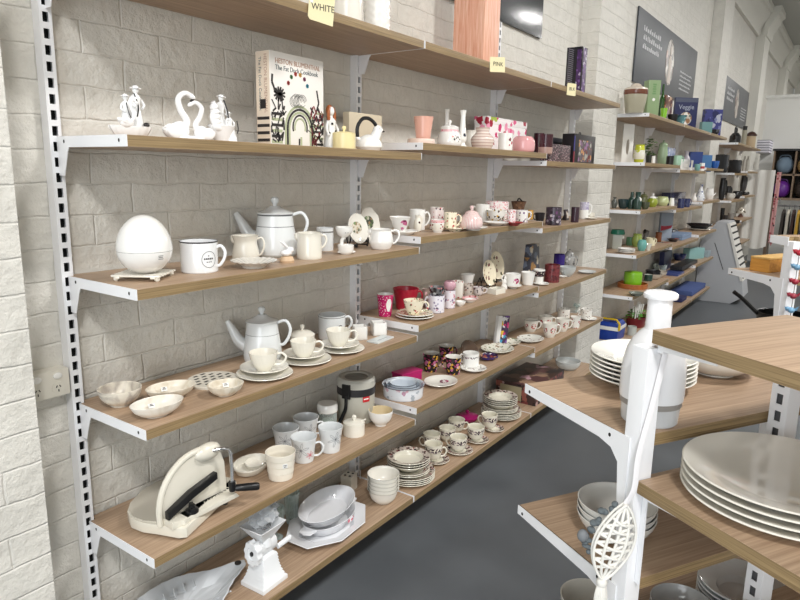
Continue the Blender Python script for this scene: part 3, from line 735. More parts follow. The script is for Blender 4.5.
g = MB(); bars(g, arc(bw * .16, bh * .56, bw * .055, 0, 2 * PI, 12, .8), bw * .1); bars(g, [(bw * .1, bh * .56), (bw * .03, bh * .68), (bw * .04, bh * .76)], .007); bars(g, [(bw * .14, bh * .52), (bw * .13, bh * .4)], .004); bars(g, [(bw * .2, bh * .52), (bw * .21, bh * .4)], .004)
bars(g, [(bw * .84, bh * .4), (bw * .9, bh * .52), (bw * .86, bh * .66)], .006); bars(g, [(bw * .95, bh * .36), (bw * .88, bh * .46)], .008); g.obj('cover_print_bird', DK, root)
for i, c in enumerate([(150, 40, 40), (60, 110, 60), (180, 60, 50), (200, 150, 60), (120, 50, 80), (40, 130, 150)]):
    a = PI * (.85 - .14 * i); q = MB(); bars(q, arc(bw * .5 + bw * .2 * math.cos(a), bh * .6 + bw * .24 * math.sin(a), .004, 0, 2 * PI, 8), .006); q.obj('cover_dot', plain(c, .5), root)
q = MB()
for k in range(9): bars(q, arc(bw * (.42 + .02 * k), bh * (.5 + .012 * (k % 3)), .018, 0, 5.5, 12), .0012)
q.obj('cover_line_drawing', plain((150, 150, 146), .6), root)
q = MB()
for k in range(4): q.box((-.0016, th_ * .5, .014 + .022 * k), (.001, th_ * .86, .009))
q.box((-.0016, th_ * .5, bh * .4), (.001, th_ * .4, .028)); q.obj('spine_print', DK, spine)

# red-haired girl figurine
x_, y_, z_, r_, h_ = (1.7067, -0.1700, 1.6224, 0.0294, 0.1516)
root = thing('lady_figurine', 'white ceramic girl figurine with long red hair and a black-spotted dress', 'figurine', (x_, y_, z_))
mb = MB(); mb.lathe([(0, 0), (r_ * .8, 0), (r_ * .82, h_ * .1), (r_ * .66, h_ * .3), (r_ * .5, h_ * .5), (r_ * .62, h_ * .62), (r_ * .4, h_ * .68), (r_ * .22, h_ * .7), (r_ * .22, h_ * .75)], 20); mb.ball((0, -.003, h_ * .84), (r_ * .34, r_ * .34, h_ * .1))
for s in (-1, 1): mb.tube([(s * r_ * .5, 0, h_ * .63), (s * r_ * .95, -r_ * .2, h_ * .46), (s * r_ * .95, -r_ * .5, h_ * .3)], r_ * .15, 8)
mb.obj('body', WHITE, root)
mb = MB(); mb.ball((0, .006, h_ * .86), (r_ * .5, r_ * .42, h_ * .125))
for s in (-1, 1): mb.tube([(s * r_ * .3, 0, h_ * .92), (s * r_ * .52, -.002, h_ * .8), (s * r_ * .5, -.003, h_ * .64)], r_ * .2, 8)
mb.obj('hair', plain((158, 88, 44), .35), root)
g = MB()
for a, z in ((4.1, .56), (4.9, .4), (3.6, .36), (4.4, .22), (5.3, .26)): g.ball((r_ * .66 * math.cos(a), r_ * .66 * math.sin(a), h_ * z), (.0045, .0045, .004), 8)
g.obj('dress_spot', BLACK, root)
vessel('lidded_pot', 'small pale yellow lidded pot in front of the red-haired figurine', 'pot', (1.6933, -0.2400, 1.6224, 0.0388, 0.0511), 'drum', glaze((236, 222, 168), .4), lid=dict(h=.14, knob=.2))
xa = 1.9144; xb = 2.1183
root = thing('canvas_block', 'plain beige square block leaning behind the goose teapot', 'canvas', ((xa + xb) / 2, -.075, 1.6224))
MB().box((0, .012, 0), (xb - xa, .03, 0.1477)).obj('block', plain((206, 194, 170), .7), root, bevel=.001)
x_, y_, z_, r_, h_ = (1.8556, -0.2200, 1.6224, 0.0504, 0.1177)
root = thing('goose_teapot', 'white goose-shaped teapot with a black arched handle', 'teapot', (x_, y_, z_), -.45)
mb = MB(); mb.lathe([(0, 0), (r_ * .75, 0), (r_ * 1.0, h_ * .12), (r_ * .98, h_ * .25), (r_ * .7, h_ * .4), (r_ * .3, h_ * .48), (0, h_ * .5)], 28, sy=.8)
mb.tube([(r_ * .3, 0, h_ * .3), (r_ * .62, 0, h_ * .55), (r_ * .66, 0, h_ * .68), (r_ * .95, 0, h_ * .6)], lambda t: r_ * (.42 - .2 * t), 12); mb.ball((r_ * .78, 0, h_ * .66), (r_ * .26, r_ * .2, h_ * .1)); mb.ball((-r_ * .85, 0, h_ * .34), (r_ * .25, r_ * .18, h_ * .08), rot=Matrix.Rotation(.6, 3, 'Y')); mb.obj('body', WHITE, root)
MB().tube([(-r_ * .9, 0, h_ * .33), (-r_ * .92, 0, h_ * .68), (-r_ * .55, 0, h_ * .93), (-r_ * .05, 0, h_ * .96), (r_ * .4, 0, h_ * .84), (r_ * .66, 0, h_ * .68)], r_ * .13, 10).obj('handle', BLACK, root)
MB().ball((r_ * 1.1, 0, h_ * .6), (r_ * .16, r_ * .07, r_ * .06)).obj('beak', GILT, root)

# middle bay, second shelf
PINK = glaze((232, 178, 160), .35); PALEP = glaze((236, 212, 198), .4)
FLW = floral((240, 238, 232), [(196, 92, 104), (120, 50, 70), (90, 110, 80), (220, 150, 150), (60, 60, 70)], 62, .42)
FLP = floral((244, 240, 240), [(206, 40, 110), (226, 90, 140), (170, 30, 60), (168, 190, 70), (236, 150, 180)], 26, .62, .4, .5)
P_ = (2.2235, -0.2000, 1.6609, 0.0569, 0.0199)
vessel('pot_saucer', 'pale pink round stand under the pink tumbler', 'saucer', (P_[0], P_[1], P_[2], P_[3], .022), [(1, 0), (1, .6), (.96, 1)], PALEP)
q_ = (2.2383, -0.2000, 1.6609, 0.0409, 0.1105)
vessel('tumbler', 'plain pink tumbler standing on a pale pink stand', 'tumbler', (q_[0], q_[1], q_[2] + .0225, q_[3], q_[4] - .0225), 'taper', PINK, t=.003, inner=1, extra=[PALEP])
vessel('sugar_bowl', 'white lidded sugar bowl with pink band and dark flower spray', 'sugar bowl', (2.4440, -0.2000, 1.6609, 0.0543, 0.0806), [(.8, 0), (.95, .1), (1, .3), (.86, .65), (.72, .82), (.74, 1)], WHITE, lid=dict(h=.16, knob=.22), bands=[(.78, .9, 1)], extra=[floral((240, 190, 196), [(220, 110, 130), (240, 200, 204)], 90, .7), floral((240, 238, 234), [(40, 40, 46), (240, 140, 120), (90, 110, 90), (230, 120, 110)], 105, .8, .15, .45)], decals=[(R_CAM + .6, .45, .45, .22, 2)])
for px_, lab, P_ in ((0, 'slim white bud vase with pink flowers, behind the sugar bowl', (2.6331, -0.0700, 1.6609, 0.0176, 0.1789)), (1, 'slim white bud vase with a footed base, right of the sugar bowl', (2.5222, -0.2200, 1.6609, 0.0199, 0.1589))):
    vessel('bud_vase', lab, 'vase', P_, [(.9, 0), (.95, .05), (.6, .12), (.95, .22), (.9, .35), (.62, .6), (.55, .85), (.75, 1)], WHITE, t=.0022, decals=[(R_CAM + .2, .32, .8, .12, 1)], extra=[FLW], group='slim floral bud vases')
vessel('jug', 'off-white jug half hidden behind the striped pink vase', 'jug', (2.8554, -0.0800, 1.6609, 0.0348, 0.0974), 'jug', OFFW, handle=dict(ang=R_LEFT, out=.5))
vessel('vase', 'round pink and grey striped vase with a short neck', 'vase', (2.7273, -0.2100, 1.6609, 0.0540, 0.0988), [(.6, 0), (.8, .05), (1, .35), (.95, .55), (.6, .75), (.55, .85), (.62, 1)], striped((204, 178, 168), (234, 220, 210), 75, 'Z', .25, .45))
xa = 2.9360; xb = 3.4079
root = thing('gift_box', 'white gift box printed with pink roses behind the pink pot', 'box', ((xa + xb) / 2, -.085, 1.6609))
bh2 = 0.1722
MB().box((0, 0, 0), (xb - xa, .07, bh2 * .97)).obj('body', FLP, root, bevel=.001); MB().box((0, 0, bh2 * .8), (xb - xa + .003, .073, bh2 * .2)).obj('lid', FLP, root, bevel=.001)
vessel('beaker', 'white beaker with a small dark flower sprig before the rose box', 'cup', (2.8675, -0.2600, 1.6609, 0.0350, 0.0804), 'straight', WHITE, decals=[(R_CAM + .5, .5, .6, .3, 1)], extra=[FLW], inner=0)
vessel('round_pot', 'glossy round pink pot right of the rose box', 'pot', (3.0945, -0.2500, 1.6609, 0.0589, 0.0778), [(.8, 0), (.95, .1), (1.0, .4), (.95, .75), (.78, .95), (.7, 1)], glaze((226, 168, 170), .1))
WINE = plain((70, 28, 40), .12, trans=.25)
vessel('candle_glass', 'tall dark red glass candle holder at the bay end', 'candle holder', (3.3793, -0.2500, 1.6609, 0.0383, 0.1048), 'straight', WINE, t=.002, bands=[(0, .35, 1)], extra=[plain((170, 140, 130), .3)])
vessel('candle_glass', 'dark red glass candle holder behind the taller one', 'candle holder', (3.5860, -0.1200, 1.6609, 0.0293, 0.1251), 'straight', WINE, t=.002)
# third bay, second shelf
LAT = floral((52, 40, 44), [(190, 170, 172), (150, 110, 120), (120, 90, 100)], 110, .9, .4, .42)
xa = 3.4259; xb = 3.7376
block('lattice_tin', 'dark tin box with a pale lattice pattern at the shelf front', 'tin', ((xa + xb) / 2, -.23, 1.6227), (xb - xa, .055, 0.0976), LAT)
xa = 3.8140; xb = 4.1936; hh = 0.1736
root = thing('display_box', 'black window box with red and purple contents against the brick pier', 'box', ((xa + xb) / 2, -.21, 1.6227))
MB().box((0, 0, 0), (xb - xa, .075, hh)).obj('case', plain((30, 26, 30), .3), root, bevel=.002)
MB().box((-(xb - xa) / 2 + .01, -.0381, hh * .02), (.02, .001, hh * .38)).obj('red_panel', plain((130, 26, 50), .4), root); MB().box((-(xb - xa) / 2 + .008, -.0381, hh * .42), (.016, .001, hh * .5)).obj('blue_panel', plain((52, 50, 130), .4), root)
MB().box((.012, -.0381, hh * .06), ((xb - xa) * .62, .001, hh * .75)).obj('window', floral((96, 84, 92), [(170, 168, 160), (150, 110, 150), (206, 150, 100), (110, 50, 50)], 38, .9, .2, .6), root)
MB().tube([(-.014, 0, hh), (-.01, 0, hh + .014), (.012, 0, hh + .014), (.016, 0, hh)], .003, 8).obj('carry_loop', BLACK, root)
xa = 3.7668; xb = 4.1381; hh = 0.1520
root = thing('boxed_set', 'black box with a blue stripe behind the lattice tin', 'box', ((xa + xb) / 2, -.09, 1.6227))
MB().box((0, 0, 0), (xb - xa, .06, hh)).obj('case', plain((26, 26, 34), .3), root, bevel=.001); MB().box((.03, -.0306, .01), (.03, .001, hh - .01)).obj('stripe', plain((56, 58, 130), .4), root); MB().ball((-.005, -.03, hh * .7), (.012, .003, .014)).obj('badge', plain((150, 150, 140), .4), root)

# ------------------------------------------------------------------ third shelf, first bay
z2 = 1.2657
x_, y_, z_, r_, h_ = (0.9611, -0.1831, 1.2657, 0.0811, 0.0161)
root = thing('trivet', 'square white slatted trivet under the big egg', 'trivet', (x_, y_ + .005, z_), R_RIGHT)
mb = MB(); w = .124
for i in range(6): mb.box((0, -w / 2 + .0103 + i * .0207, .0115), (w, .0125, .005))
for s in (-1, 1): mb.box((s * w * .36, 0, .008), (.012, w, .006))
mb.obj('slats', CREAM, root, bevel=.0008)
for sx in (-1, 1):
    for sy in (-1, 1): MB().lathe([(.004, 0), (.007, .004), (.007, .011), (0, .011)], 12).obj('foot', CREAM, root, (sx * w * .42, sy * w * .4, 0))
P_ = (0.9557, -0.1939, 1.2824, 0.0707, 0.1495)
x_, y_, z_, r_, h_ = P_
root = thing('egg_cooker', 'big glossy white egg standing on the slatted trivet', 'egg', (P_[0], P_[1], z_))
def eggp(n=28):
    out = []
    for i in range(n + 1):
        t = i / n; a = PI * t; zz = h_ * (1 - math.cos(a)) / 2
        out.append((r_ * .965 * math.sin(a) ** .97 * (1 + .125 * math.cos(a)), zz))
    return out
ep = eggp(); cut = 12
lo_ = [(0, .0012), (r_ * .3, .0012)] + [p for p in ep[3:cut + 1]] + [(ep[cut][0] - .0014, ep[cut][1] + .0004)]
hi_ = [(ep[cut][0] - .0014, ep[cut][1] + .0008)] + [(ep[cut][0] + .0004, ep[cut][1] + .0014)] + ep[cut + 1:]
MB().lathe(lo_, 48).obj('lower_half', glaze((244, 243, 240), .1), root, sharp=50); MB().lathe(hi_, 48).obj('upper_half', glaze((244, 243, 240), .1), root, sharp=50)
g = MB()
for i in range(3): g.box((0, 0, -.004 * i), (.014 - .002 * (i % 2), .0006, .0016))
ea = R_CAM + .95; er = r_ * 1.0
g.obj('print', plain((120, 120, 120), .6), root, (er * .985 * math.cos(ea), er * .985 * math.sin(ea), h_ * .33), ea + PI / 2)

x_, y_, z_, r_, h_ = (1.1281, -0.1880, 1.2657, 0.0508, 0.0861)
root = thing('enamel_mug', 'white enamel mug with a black rim and a round black badge', 'mug', (x_, y_, z_))
pf = [(a * r_, b * h_) for a, b in fine([(.96, 0), (1, .03), (1, .5), (1, .97), (1.04, 1)])]
mb = MB(); mb.lathe(hollow(pf, .0016, [(h_ * .965, h_ * 1.2, 1)]), 36); RM = lambda z: radius(pf, max(0, min(h_, z)))
ENAMEL = glaze((238, 240, 242), .12); mb.obj('body', [ENAMEL, BLACK], root)
ba = R_CAM + .85; br = r_ + .0006; g = MB(); ring = []
for k in range(25):
    t = 2 * PI * k / 24; a = ba + .42 * math.cos(t); ring.append((br * math.cos(a), br * math.sin(a), h_ * .45 + h_ * .26 * math.sin(t)))
g.tube(ring, .0005, 6, smooth=False)
for zz, L in ((.45, .26), (.36, .12), (.56, .04)):
    for k in range(int(L / .055) + 1):
        a = ba - L + k * .11; g.box((br * math.cos(a), br * math.sin(a), h_ * zz), (.0008, .0035, .0042 if zz == .45 else .002), rz=a)
g.obj('badge', BLACK, root)
hd = ear(pf, R_RIGHT, .8 * h_, .2 * h_, r_ * .48, .0042, .55).obj('handle', ENAMEL, root)

vessel('creamer', 'plain cream jug behind the ruffled dish', 'jug', (1.3787, -0.0945, 1.2657, 0.0435, 0.0777), [(.9, 0), (1, .06), (.98, .3), (.85, .62), (.84, .78), (.96, .97), (1, 1)], CREAM, handle=dict(out=.42, hi=.85, lo=.2, r=.003), spout=dict(ang=R_LEFT, lo=.7, hi=.985, out=.22, r0=.3, r1=.14))
TALL = [(.93, 0), (.97, .03), (1.0, .15), (.97, .35), (.88, .65), (.81, .93), (.83, 1)]
def coffee_pot(label, P, band=True):
    return vessel('coffee_pot', label, 'coffee pot', P, TALL, GREYW, lid=dict(h=.17, knob=.22, over=1.03, cone=True), bands=[(.7, .715, 1), (.955, .985, 1), (.0, .06, 2)] if band else [(.7, .71, 1)], extra=[plain((84, 86, 90), .3), plain((186, 184, 178), .2)],
                  handle=dict(out=.55, hi=.97, lo=.4, r=.0052, flat=.7), spout=dict(ang=R_LEFT, lo=.24, hi=1.0, out=.92, r0=.4, r1=.13), sx=1)
coffee_pot('tall white coffee pot with silver bands on the egg shelf', (1.5149, -0.0900, 1.2657, 0.0730, 0.1415))
RUF = lambda x, y, z, a: (x * (1 + .014 * math.sin(a * 20)), y * (1 + .014 * math.sin(a * 20)), z + (.0012 * math.sin(a * 20) if math.hypot(x, y) > .02 else 0))
x_, y_, z_, r_, h_ = (1.2802, -0.2413, 1.2657, 0.0682, 0.0220)
tag(MB().lathe([(0, 0), (r_ * .5, 0), (r_ * .52, .004), (r_ * .56, h_ * .3), (r_ * .8, h_ * .72), (r_ * .98, h_ * .9), (r_, h_), (r_ * .95, h_), (r_ * .5, h_ * .5), (0, h_ * .4)], 60, fn=RUF).obj('ruffled_dish', OFFW, None, (x_, y_, z_)), 'small footed white dish with a ruffled edge in front of the cream jug', 'dish')
x_, y_, z_, r_, h_ = (1.4183, -0.2392, 1.2657, 0.0267, 0.0678)
root = thing('bunny_figurine', 'tiny white rabbit figurine sitting on an orange base', 'figurine', (x_, y_, z_), -.5)
MB().lathe([(0, 0), (r_ * .8, 0), (r_ * .9, h_ * .1), (r_ * .7, h_ * .28), (0, h_ * .32)], 16, sy=.8).obj('base', plain((214, 184, 150), .5), root)
mb = MB(); mb.ball((-.002, 0, h_ * .45), (r_ * .7, r_ * .6, h_ * .16)); mb.ball((r_ * .4, 0, h_ * .58), (r_ * .52, r_ * .45, h_ * .15)); 
for s in (-1, 1): mb.tube([(r_ * .2, s * r_ * .15, h_ * .66), (-r_ * .3, s * r_ * .3, h_ * .84), (-r_ * .75, s * r_ * .36, h_ * 1.0)], lambda t: r_ * .16 * math.sin(PI * (.15 + .8 * t)), 8)
mb.obj('rabbit', PORC, root); MB().ball((r_ * .78, -r_ * .25, h_ * .62), .0016, 8).obj('eye', BLACK, root)
vessel('creamer', 'straight cream jug right of the tiny rabbit', 'jug', (1.5357, -0.2249, 1.2657, 0.0413, 0.0848), [(.96, 0), (1, .03), (.98, .5), (.95, .85), (.99, 1)], CREAM, handle=dict(ang=R_AWAY - 1.1, out=.5, hi=.85, lo=.4), spout=dict(ang=R_LEFT + .15, lo=.72, hi=.99, out=.18, r0=.28, r1=.12))
vessel('canister', 'small white canister with a silver band behind the straight cream jug', 'canister', (1.7402, -0.1098, 1.2657, 0.0311, 0.0814), 'drum', GREYW, bands=[(.8, .86, 1)], extra=[SILVER])
x_, y_, z_, r_, h_ = (1.7021, -0.2374, 1.2657, 0.0298, 0.0953)
root = thing('egg_cup', 'white novelty egg cup on a stem above a small basin with feet', 'egg cup', (x_, y_, z_), -.55)
mb = MB(); mb.lathe(hollow([(r_ * .62, 0), (r_ * .8, h_ * .05), (r_ * .9, h_ * .1), (r_ * .95, h_ * .34)], .003), 20, c=(.003, 0, 0)); mb.ball((.006, 0, h_ * .08), (r_ * 1.15, r_ * .6, h_ * .075)); mb.obj('basin', WHITE, root)
MB().tube([(-r_ * .4, r_ * .2, h_ * .2), (-r_ * .3, r_ * .2, h_ * .5), (-.001, r_ * .1, h_ * .62)], r_ * .22, 10).obj('stem', WHITE, root)
mb = MB(); mb.lathe(hollow([(r_ * a, h_ * b) for a, b in ((.3, 0), (.75, .1), (.98, .26), (1.0, .38))], .0025), 24, c=(-.002, r_ * .1, h_ * .61)); mb.obj('cup', WHITE, root)
g = MB(); 
for k in (.2, .5): g.ball((r_ * math.cos(R_CAM + .55 + k), r_ * .1 + r_ * .96 * math.sin(R_CAM + .55 + k), h_ * .8), .0014, 6)
g.obj('painted_dot', BLACK, root)
def easel_plate(label, P, m, printm, octagon=False, lean=.22):
    x, y, z, r, h = P
    root = thing('display_plate', label, 'plate', (x, y, z + .012), 0)
    seg = 8 if octagon else 40
    pr = [(0, 0), (r * .6, 0), (r, .011), (r * .985, .013), (r * .63, .0035), (0, .0035)]
    d = MB().lathe(pr, seg, rot=PI / 8).obj('disc', m, root, (0, 0, r), rot=(PI / 2 - lean, 0, 0), sharp=25)
    q = MB(); q.lathe([(0, .0042), (r * .5, .0042), (0, .0043)], 20, sy=.8); q.obj('painted_scene', printm, d, (0, .004, 0))
    return root
def easel(label, P, r):
    x, y, z = P[:3]
    root = thing('plate_easel', label, 'plate stand', (x, y, z), 0, 'black plate easels')
    g = MB()
    for s in (-1, 1):
        g.tube([(s * r * .55, -.034, .004), (s * r * .55, -.03, .010), (s * r * .5, .012, .008), (s * r * .3, .03, r * .9)], .0028, 8, smooth=False)
        g.tube([(s * r * .55, -.034, .004), (s * r * .55, -.036, .02)], .0028, 8); g.tube([(s * r * .3, .03, r * .9), (s * r * .45, .05, .003)], .0026, 8, smooth=False)
    g.tube([(-r * .5, .012, .008), (r * .5, .012, .008)], .0026, 8)
    g.obj('frame', BLACK, root)
SCENE1 = floral((214, 206, 190), [(96, 104, 80), (150, 130, 100), (60, 64, 60), (190, 170, 140), (110, 140, 90)], 70, .8, .3, .5)
SCENE2 = floral((60, 66, 52), [(90, 110, 70), (190, 190, 170), (40, 44, 40), (150, 120, 90), (120, 140, 100)], 60, .9, .3, .55)
P_ = (1.8885, -0.1350, 1.2657, 0.0344, 0.1124); r1_ = .058
easel_plate('round white souvenir plate with a small landscape, behind the egg cup', (P_[0], P_[1], P_[2], r1_, 0), OFFW, SCENE1); easel('black plate easel holding the landscape plate behind the egg cup', (P_[0], P_[1] + .004, P_[2]), r1_)
P_ = (2.0387, -0.0650, 1.2657, 0.0367, 0.1260); r2_ = .066
easel_plate('eight-sided white plate with a dark green print, behind the round souvenir plate', (P_[0] + .012, P_[1], P_[2], r2_, 0), OFFW, SCENE2, True); easel('black plate easel holding the eight-sided plate', (P_[0] + .012, P_[1] + .004, P_[2]), r2_)
vessel('milk_jug', 'round white jug at the right end of the egg shelf', 'jug', (1.9085, -0.2397, 1.2657, 0.0451, 0.0749), [(.68, 0), (.78, .04), (.98, .3), (1, .48), (.92, .75), (.84, .92), (.9, 1)], WHITE, handle=dict(out=.55, hi=.9, lo=.3), spout=dict(ang=R_LEFT, lo=.75, hi=1.0, out=.1, r0=.26, r1=.16))

# ------------------------------------------------------------------ third shelf, second bay
ROSE = floral((236, 230, 226), [(170, 50, 96), (120, 30, 70), (200, 110, 150), (90, 100, 70)], 60, .9, .2, .6)
BLOS = floral((240, 236, 224), [(186, 70, 80), (120, 60, 60), (100, 120, 80), (222, 150, 140), (80, 60, 60)], 85, .45)
DENSE = floral((228, 214, 210), [(150, 40, 56), (90, 30, 44), (200, 90, 100), (70, 80, 60), (50, 40, 44)], 80, .75)
plate('oval_dish', 'plain white low dish under the pink-rose bowl at the bay end', 'dish', (2.1005, -0.2101, 1.3042, 0.0662, 0.0152), WHITE, sy=.8)
P_ = (2.0612, -0.2179, 1.3162, 0.0435, 0.0619)
vessel('rose_bowl', 'flared white bowl with one pink rose standing in a low dish', 'bowl', P_, 'flare', WHITE, decals=[(R_CAM + .45, .5, .5, .34, 1)], extra=[ROSE])
vessel('mug', 'white mug with small flowers behind the little vase', 'mug', (2.3135, -0.1300, 1.3042, 0.0348, 0.0891), 'straight', WHITE, handle=dict(out=.6), decals=[(R_CAM + .3, .5, .5, .2, 1)], extra=[BLOS])
vessel('bud_vase', 'little white vase with pink flowers in front of the white mug', 'vase', (2.2490, -0.1758, 1.3042, 0.0169, 0.0693), [(.7, 0), (.9, .08), (1, .4), (.8, .7), (.6, .82), (.7, 1)], BLOS)
vessel('tumbler', 'tall straight beaker covered in dark red flowers', 'tumbler', (2.4093, -0.1700, 1.3042, 0.0311, 0.0966), 'straight', DENSE, inner=1, extra=[OFFW])
vessel('beaker', 'short white cup with pink rim band before the tall flowered beaker', 'cup', (2.2934, -0.2477, 1.3042, 0.0296, 0.0514), 'deep', WHITE, bands=[(.8, 1.1, 1), (.2, .7, 2)], extra=[floral((236, 190, 190), [(220, 120, 130), (240, 220, 210)], 80, .6), BLOS])
def saucer(label, P, m, group=None, rim=None, edge=None, h=.016): return plate('saucer', label, 'saucer', (P[0], P[1], P[2], P[3], h), m, rim, group, 32, well=.5, edge=edge)
CLOV = floral((238, 230, 206), [(180, 70, 80), (150, 110, 70), (100, 110, 70), (210, 140, 120)], 90, .4)
Q_ = (2.3816, -0.2789, 1.3042, 0.0495, 0.0236)
saucer('cream flower-sprigged saucer under the leaning cream teacup', Q_, CLOV)
P_ = (2.3915, -0.2502, 1.3102, 0.0282, 0.0734)
vessel('teacup', 'cream teacup with red flower sprigs beside the striped dish', 'teacup', P_, 'straight', CLOV, handle=dict(out=.7))
Q_ = (2.4918, -0.3086, 1.3042, 0.0641, 0.0272); saucer('grey-white saucer under the pink striped pot', Q_, OFFW)
STRP = striped((222, 170, 170), (240, 232, 226), 7, 'ANG', duty=.5)
vessel('ribbed_pot', 'round pink and white ribbed lidded pot', 'pot', (2.4589, -0.3163, 1.3147, 0.0502, 0.0639), [(.8, 0), (.95, .15), (1, .4), (.86, .75), (.6, 1)], STRP, lid=dict(h=.22, knob=.3, m=STRP), fn=lambda x, y, z, a: (x * (1 + .03 * math.sin(a * 14)), y * (1 + .03 * math.sin(a * 14)), z))
vessel('mug', 'plain white mug behind the pink ribbed pot', 'mug', (2.9656, -0.1000, 1.3042, 0.0364, 0.0904), 'straight', WHITE, handle=dict(ang=R_LEFT))
vessel('bowl', 'white bowl with pink scrollwork behind the bird teacup', 'bowl', (3.0854, -0.1200, 1.3042, 0.0640, 0.1026), 'straight', floral((242, 232, 230), [(222, 130, 140), (236, 180, 184), (206, 100, 120)], 120, .6))
saucer('white saucer under the teacup painted with birds', (2.8141, -0.2578, 1.3042, 0.0609, 0.0245), WHITE)
BIRD = floral((240, 238, 232), [(40, 40, 46), (120, 150, 90), (210, 170, 70), (90, 70, 60)], 70, .5)
vessel('teacup', 'white teacup painted with dark birds and leaves', 'teacup', (2.9492, -0.1862, 1.3092, 0.0510, 0.0609), 'cup', BIRD, handle=dict(out=.6, ang=R_RIGHT))
REDW = floral((240, 232, 230), [(190, 50, 60), (210, 80, 90)], 130, .75)
saucer('dark red small saucer under the red lattice cup', (2.8774, -0.3234, 1.3042, 0.0440, 0.0189), plain((150, 44, 48), .3))
vessel('mug', 'small white cup with red lattice print', 'cup', (2.9117, -0.2906, 1.3092, 0.0223, 0.0687), 'straight', REDW)
vessel('teacup', 'white teacup with mauve flowers at the end of the middle bay', 'teacup', (3.1132, -0.2546, 1.3042, 0.0315, 0.0616), 'straight', floral((238, 236, 234), [(150, 90, 150), (110, 70, 120), (90, 100, 80)], 90, .5), handle=dict(out=.6))
vessel('cup', 'mustard yellow pot just behind the end of the middle bay', 'pot', (3.3433, -0.2000, 1.3042, 0.0168, 0.0513), 'straight', plain((196, 150, 70), .3))
root_P = (3.4443, -0.0800, 1.3042, 0.0582, 0.0922)
vessel('basket', 'brown oval basket with a black hooped handle behind the red lattice cup', 'basket', root_P, 'flare', floral((110, 80, 60), [(80, 56, 42), (140, 110, 84), (60, 40, 34)], 80, .9, .5), sy=.7)
x_, y_, z_, r_, h_ = root_P
tag(MB().tube([(-r_ * .3, 0, h_ * 1.01), (-r_ * .2, 0, h_ + .012), (r_ * .1, 0, h_ + .016), (r_ * .5, 0, h_ + .006), (r_ * .7, 0, h_ * 1.01)], .0045, 8).obj('black_strap', BLACK, None, (x_, y_, z_)), 'black looped strap lying over the brown basket', 'strap')
# third bay
PURP = floral((70, 60, 72), [(150, 140, 156), (110, 70, 110), (40, 34, 44), (190, 180, 186)], 60, .75, .25, .5)
vessel('cup', 'small black cup at the left end of the dark purple wares', 'cup', (3.6883, -0.1113, 1.2654, 0.0306, 0.0573), 'cup', plain((34, 32, 36), .3), handle=dict(ang=R_LEFT))
vessel('mug', 'dark purple mug with a pale flower print', 'mug', (3.5481, -0.2550, 1.2654, 0.0450, 0.1012), 'straight', PURP, inner=1, extra=[plain((60, 52, 62), .3)])
x_, y_, z_, r_, h_ = (3.9911, -0.1700, 1.2654, 0.0451, 0.1052)
root = thing('photo_frame', 'small dark standing photo frame with a pale picture', 'photo frame', (x_, y_, z_), 0)
w = .055
MB().box((0, 0, 0), (w, .01, .07), tilt=Matrix.Rotation(-.2, 3, 'X')).obj('frame', plain((40, 32, 38), .3), root, bevel=.002)
MB().box((0, -.0056, .014), (w * .6, .001, .044), tilt=Matrix.Rotation(-.2, 3, 'X')).obj('picture', floral((196, 186, 176), [(150, 140, 132), (110, 80, 70), (220, 214, 200)], 60, .7, .3), root, (0, .0008, .0))
MB().prism([(0.004, 0), (.035, 0), (.008, .055)], -.006, .006, 'x').obj('stand_leg', BLACK, root, (0, 0.002, .0))
vessel('candle_glass', 'dark plum glass votive right of the photo frame', 'candle holder', (3.8610, -0.2680, 1.2654, 0.0248, 0.0924), 'straight', plain((60, 40, 52), .1))
vessel('mug', 'white and lavender mug in front of the brick pier', 'mug', (4.2128, -0.2000, 1.2654, 0.0301, 0.1107), 'straight', WHITE, handle=dict(out=.7), bands=[(.55, 1.1, 1)], extra=[floral((196, 192, 212), [(150, 140, 180), (226, 222, 236)], 70, .7)])
saucer('tiny cream saucer at the right end of the dark purple wares', (4.2171, -0.2462, 1.2654, 0.0433, 0.0190), CREAM, h=.009)
vessel('teacup', 'tiny cream cup on a saucer at the right end of the dark purple wares', 'teacup', (4.2835, -0.2230, 1.2704, 0.0304, 0.0342), 'cup', CREAM)

# ------------------------------------------------------------------ fourth shelf, first bay
MARB = veined((230, 223, 208), (204, 192, 170)); MARB2 = veined((234, 229, 219), (216, 207, 192), 10); MARB3 = veined((226, 219, 204), (160, 150, 142), 14)
STICK = plain((238, 238, 236), .6)
def stone_bowl(label, P, m, sy=1, rz=0, sticker=None):
    o = vessel('marble_bowl', label, 'bowl', P, 'foot' if sy == 1 else 'bowl', m, t=.004, sy=sy, rz=rz, group='marble bowls')
    if sticker is not None:
        ch = MB(); ch.box((0, 0, 0), (.017, .0135, .0006)); s = ch.obj('price_sticker', STICK, o, sticker[0], sticker[2], rot=(sticker[1], 0, sticker[2]))
        MB().box((0, 0, .0006), (.010, .0022, .0003)).obj('sticker_print', BLACK, s); MB().box((0, .004, .0006), (.007, .002, .0003)).obj('sticker_print', BLACK, s)
    return o
P1_ = (0.9165, -0.0986, 0.9114, 0.0569, 0.0487); stone_bowl('round veined marble bowl nearest the left upright', P1_, MARB3)
P2_ = (1.0331, -0.1602, 0.9114, 0.0695, 0.0340); stone_bowl('oval cream marble bowl behind the front oval one', P2_, MARB, .72, -.25, ((-.008, .03, P2_[4] * .55), .8, -.2))
P3_ = (0.9317, -0.2452, 0.9114, 0.0704, 0.0367); stone_bowl('oval cream marble bowl at the shelf front edge', P3_, MARB2, .68, -.15, ((-.004, .025, P3_[4] * .55), .8, -.2))
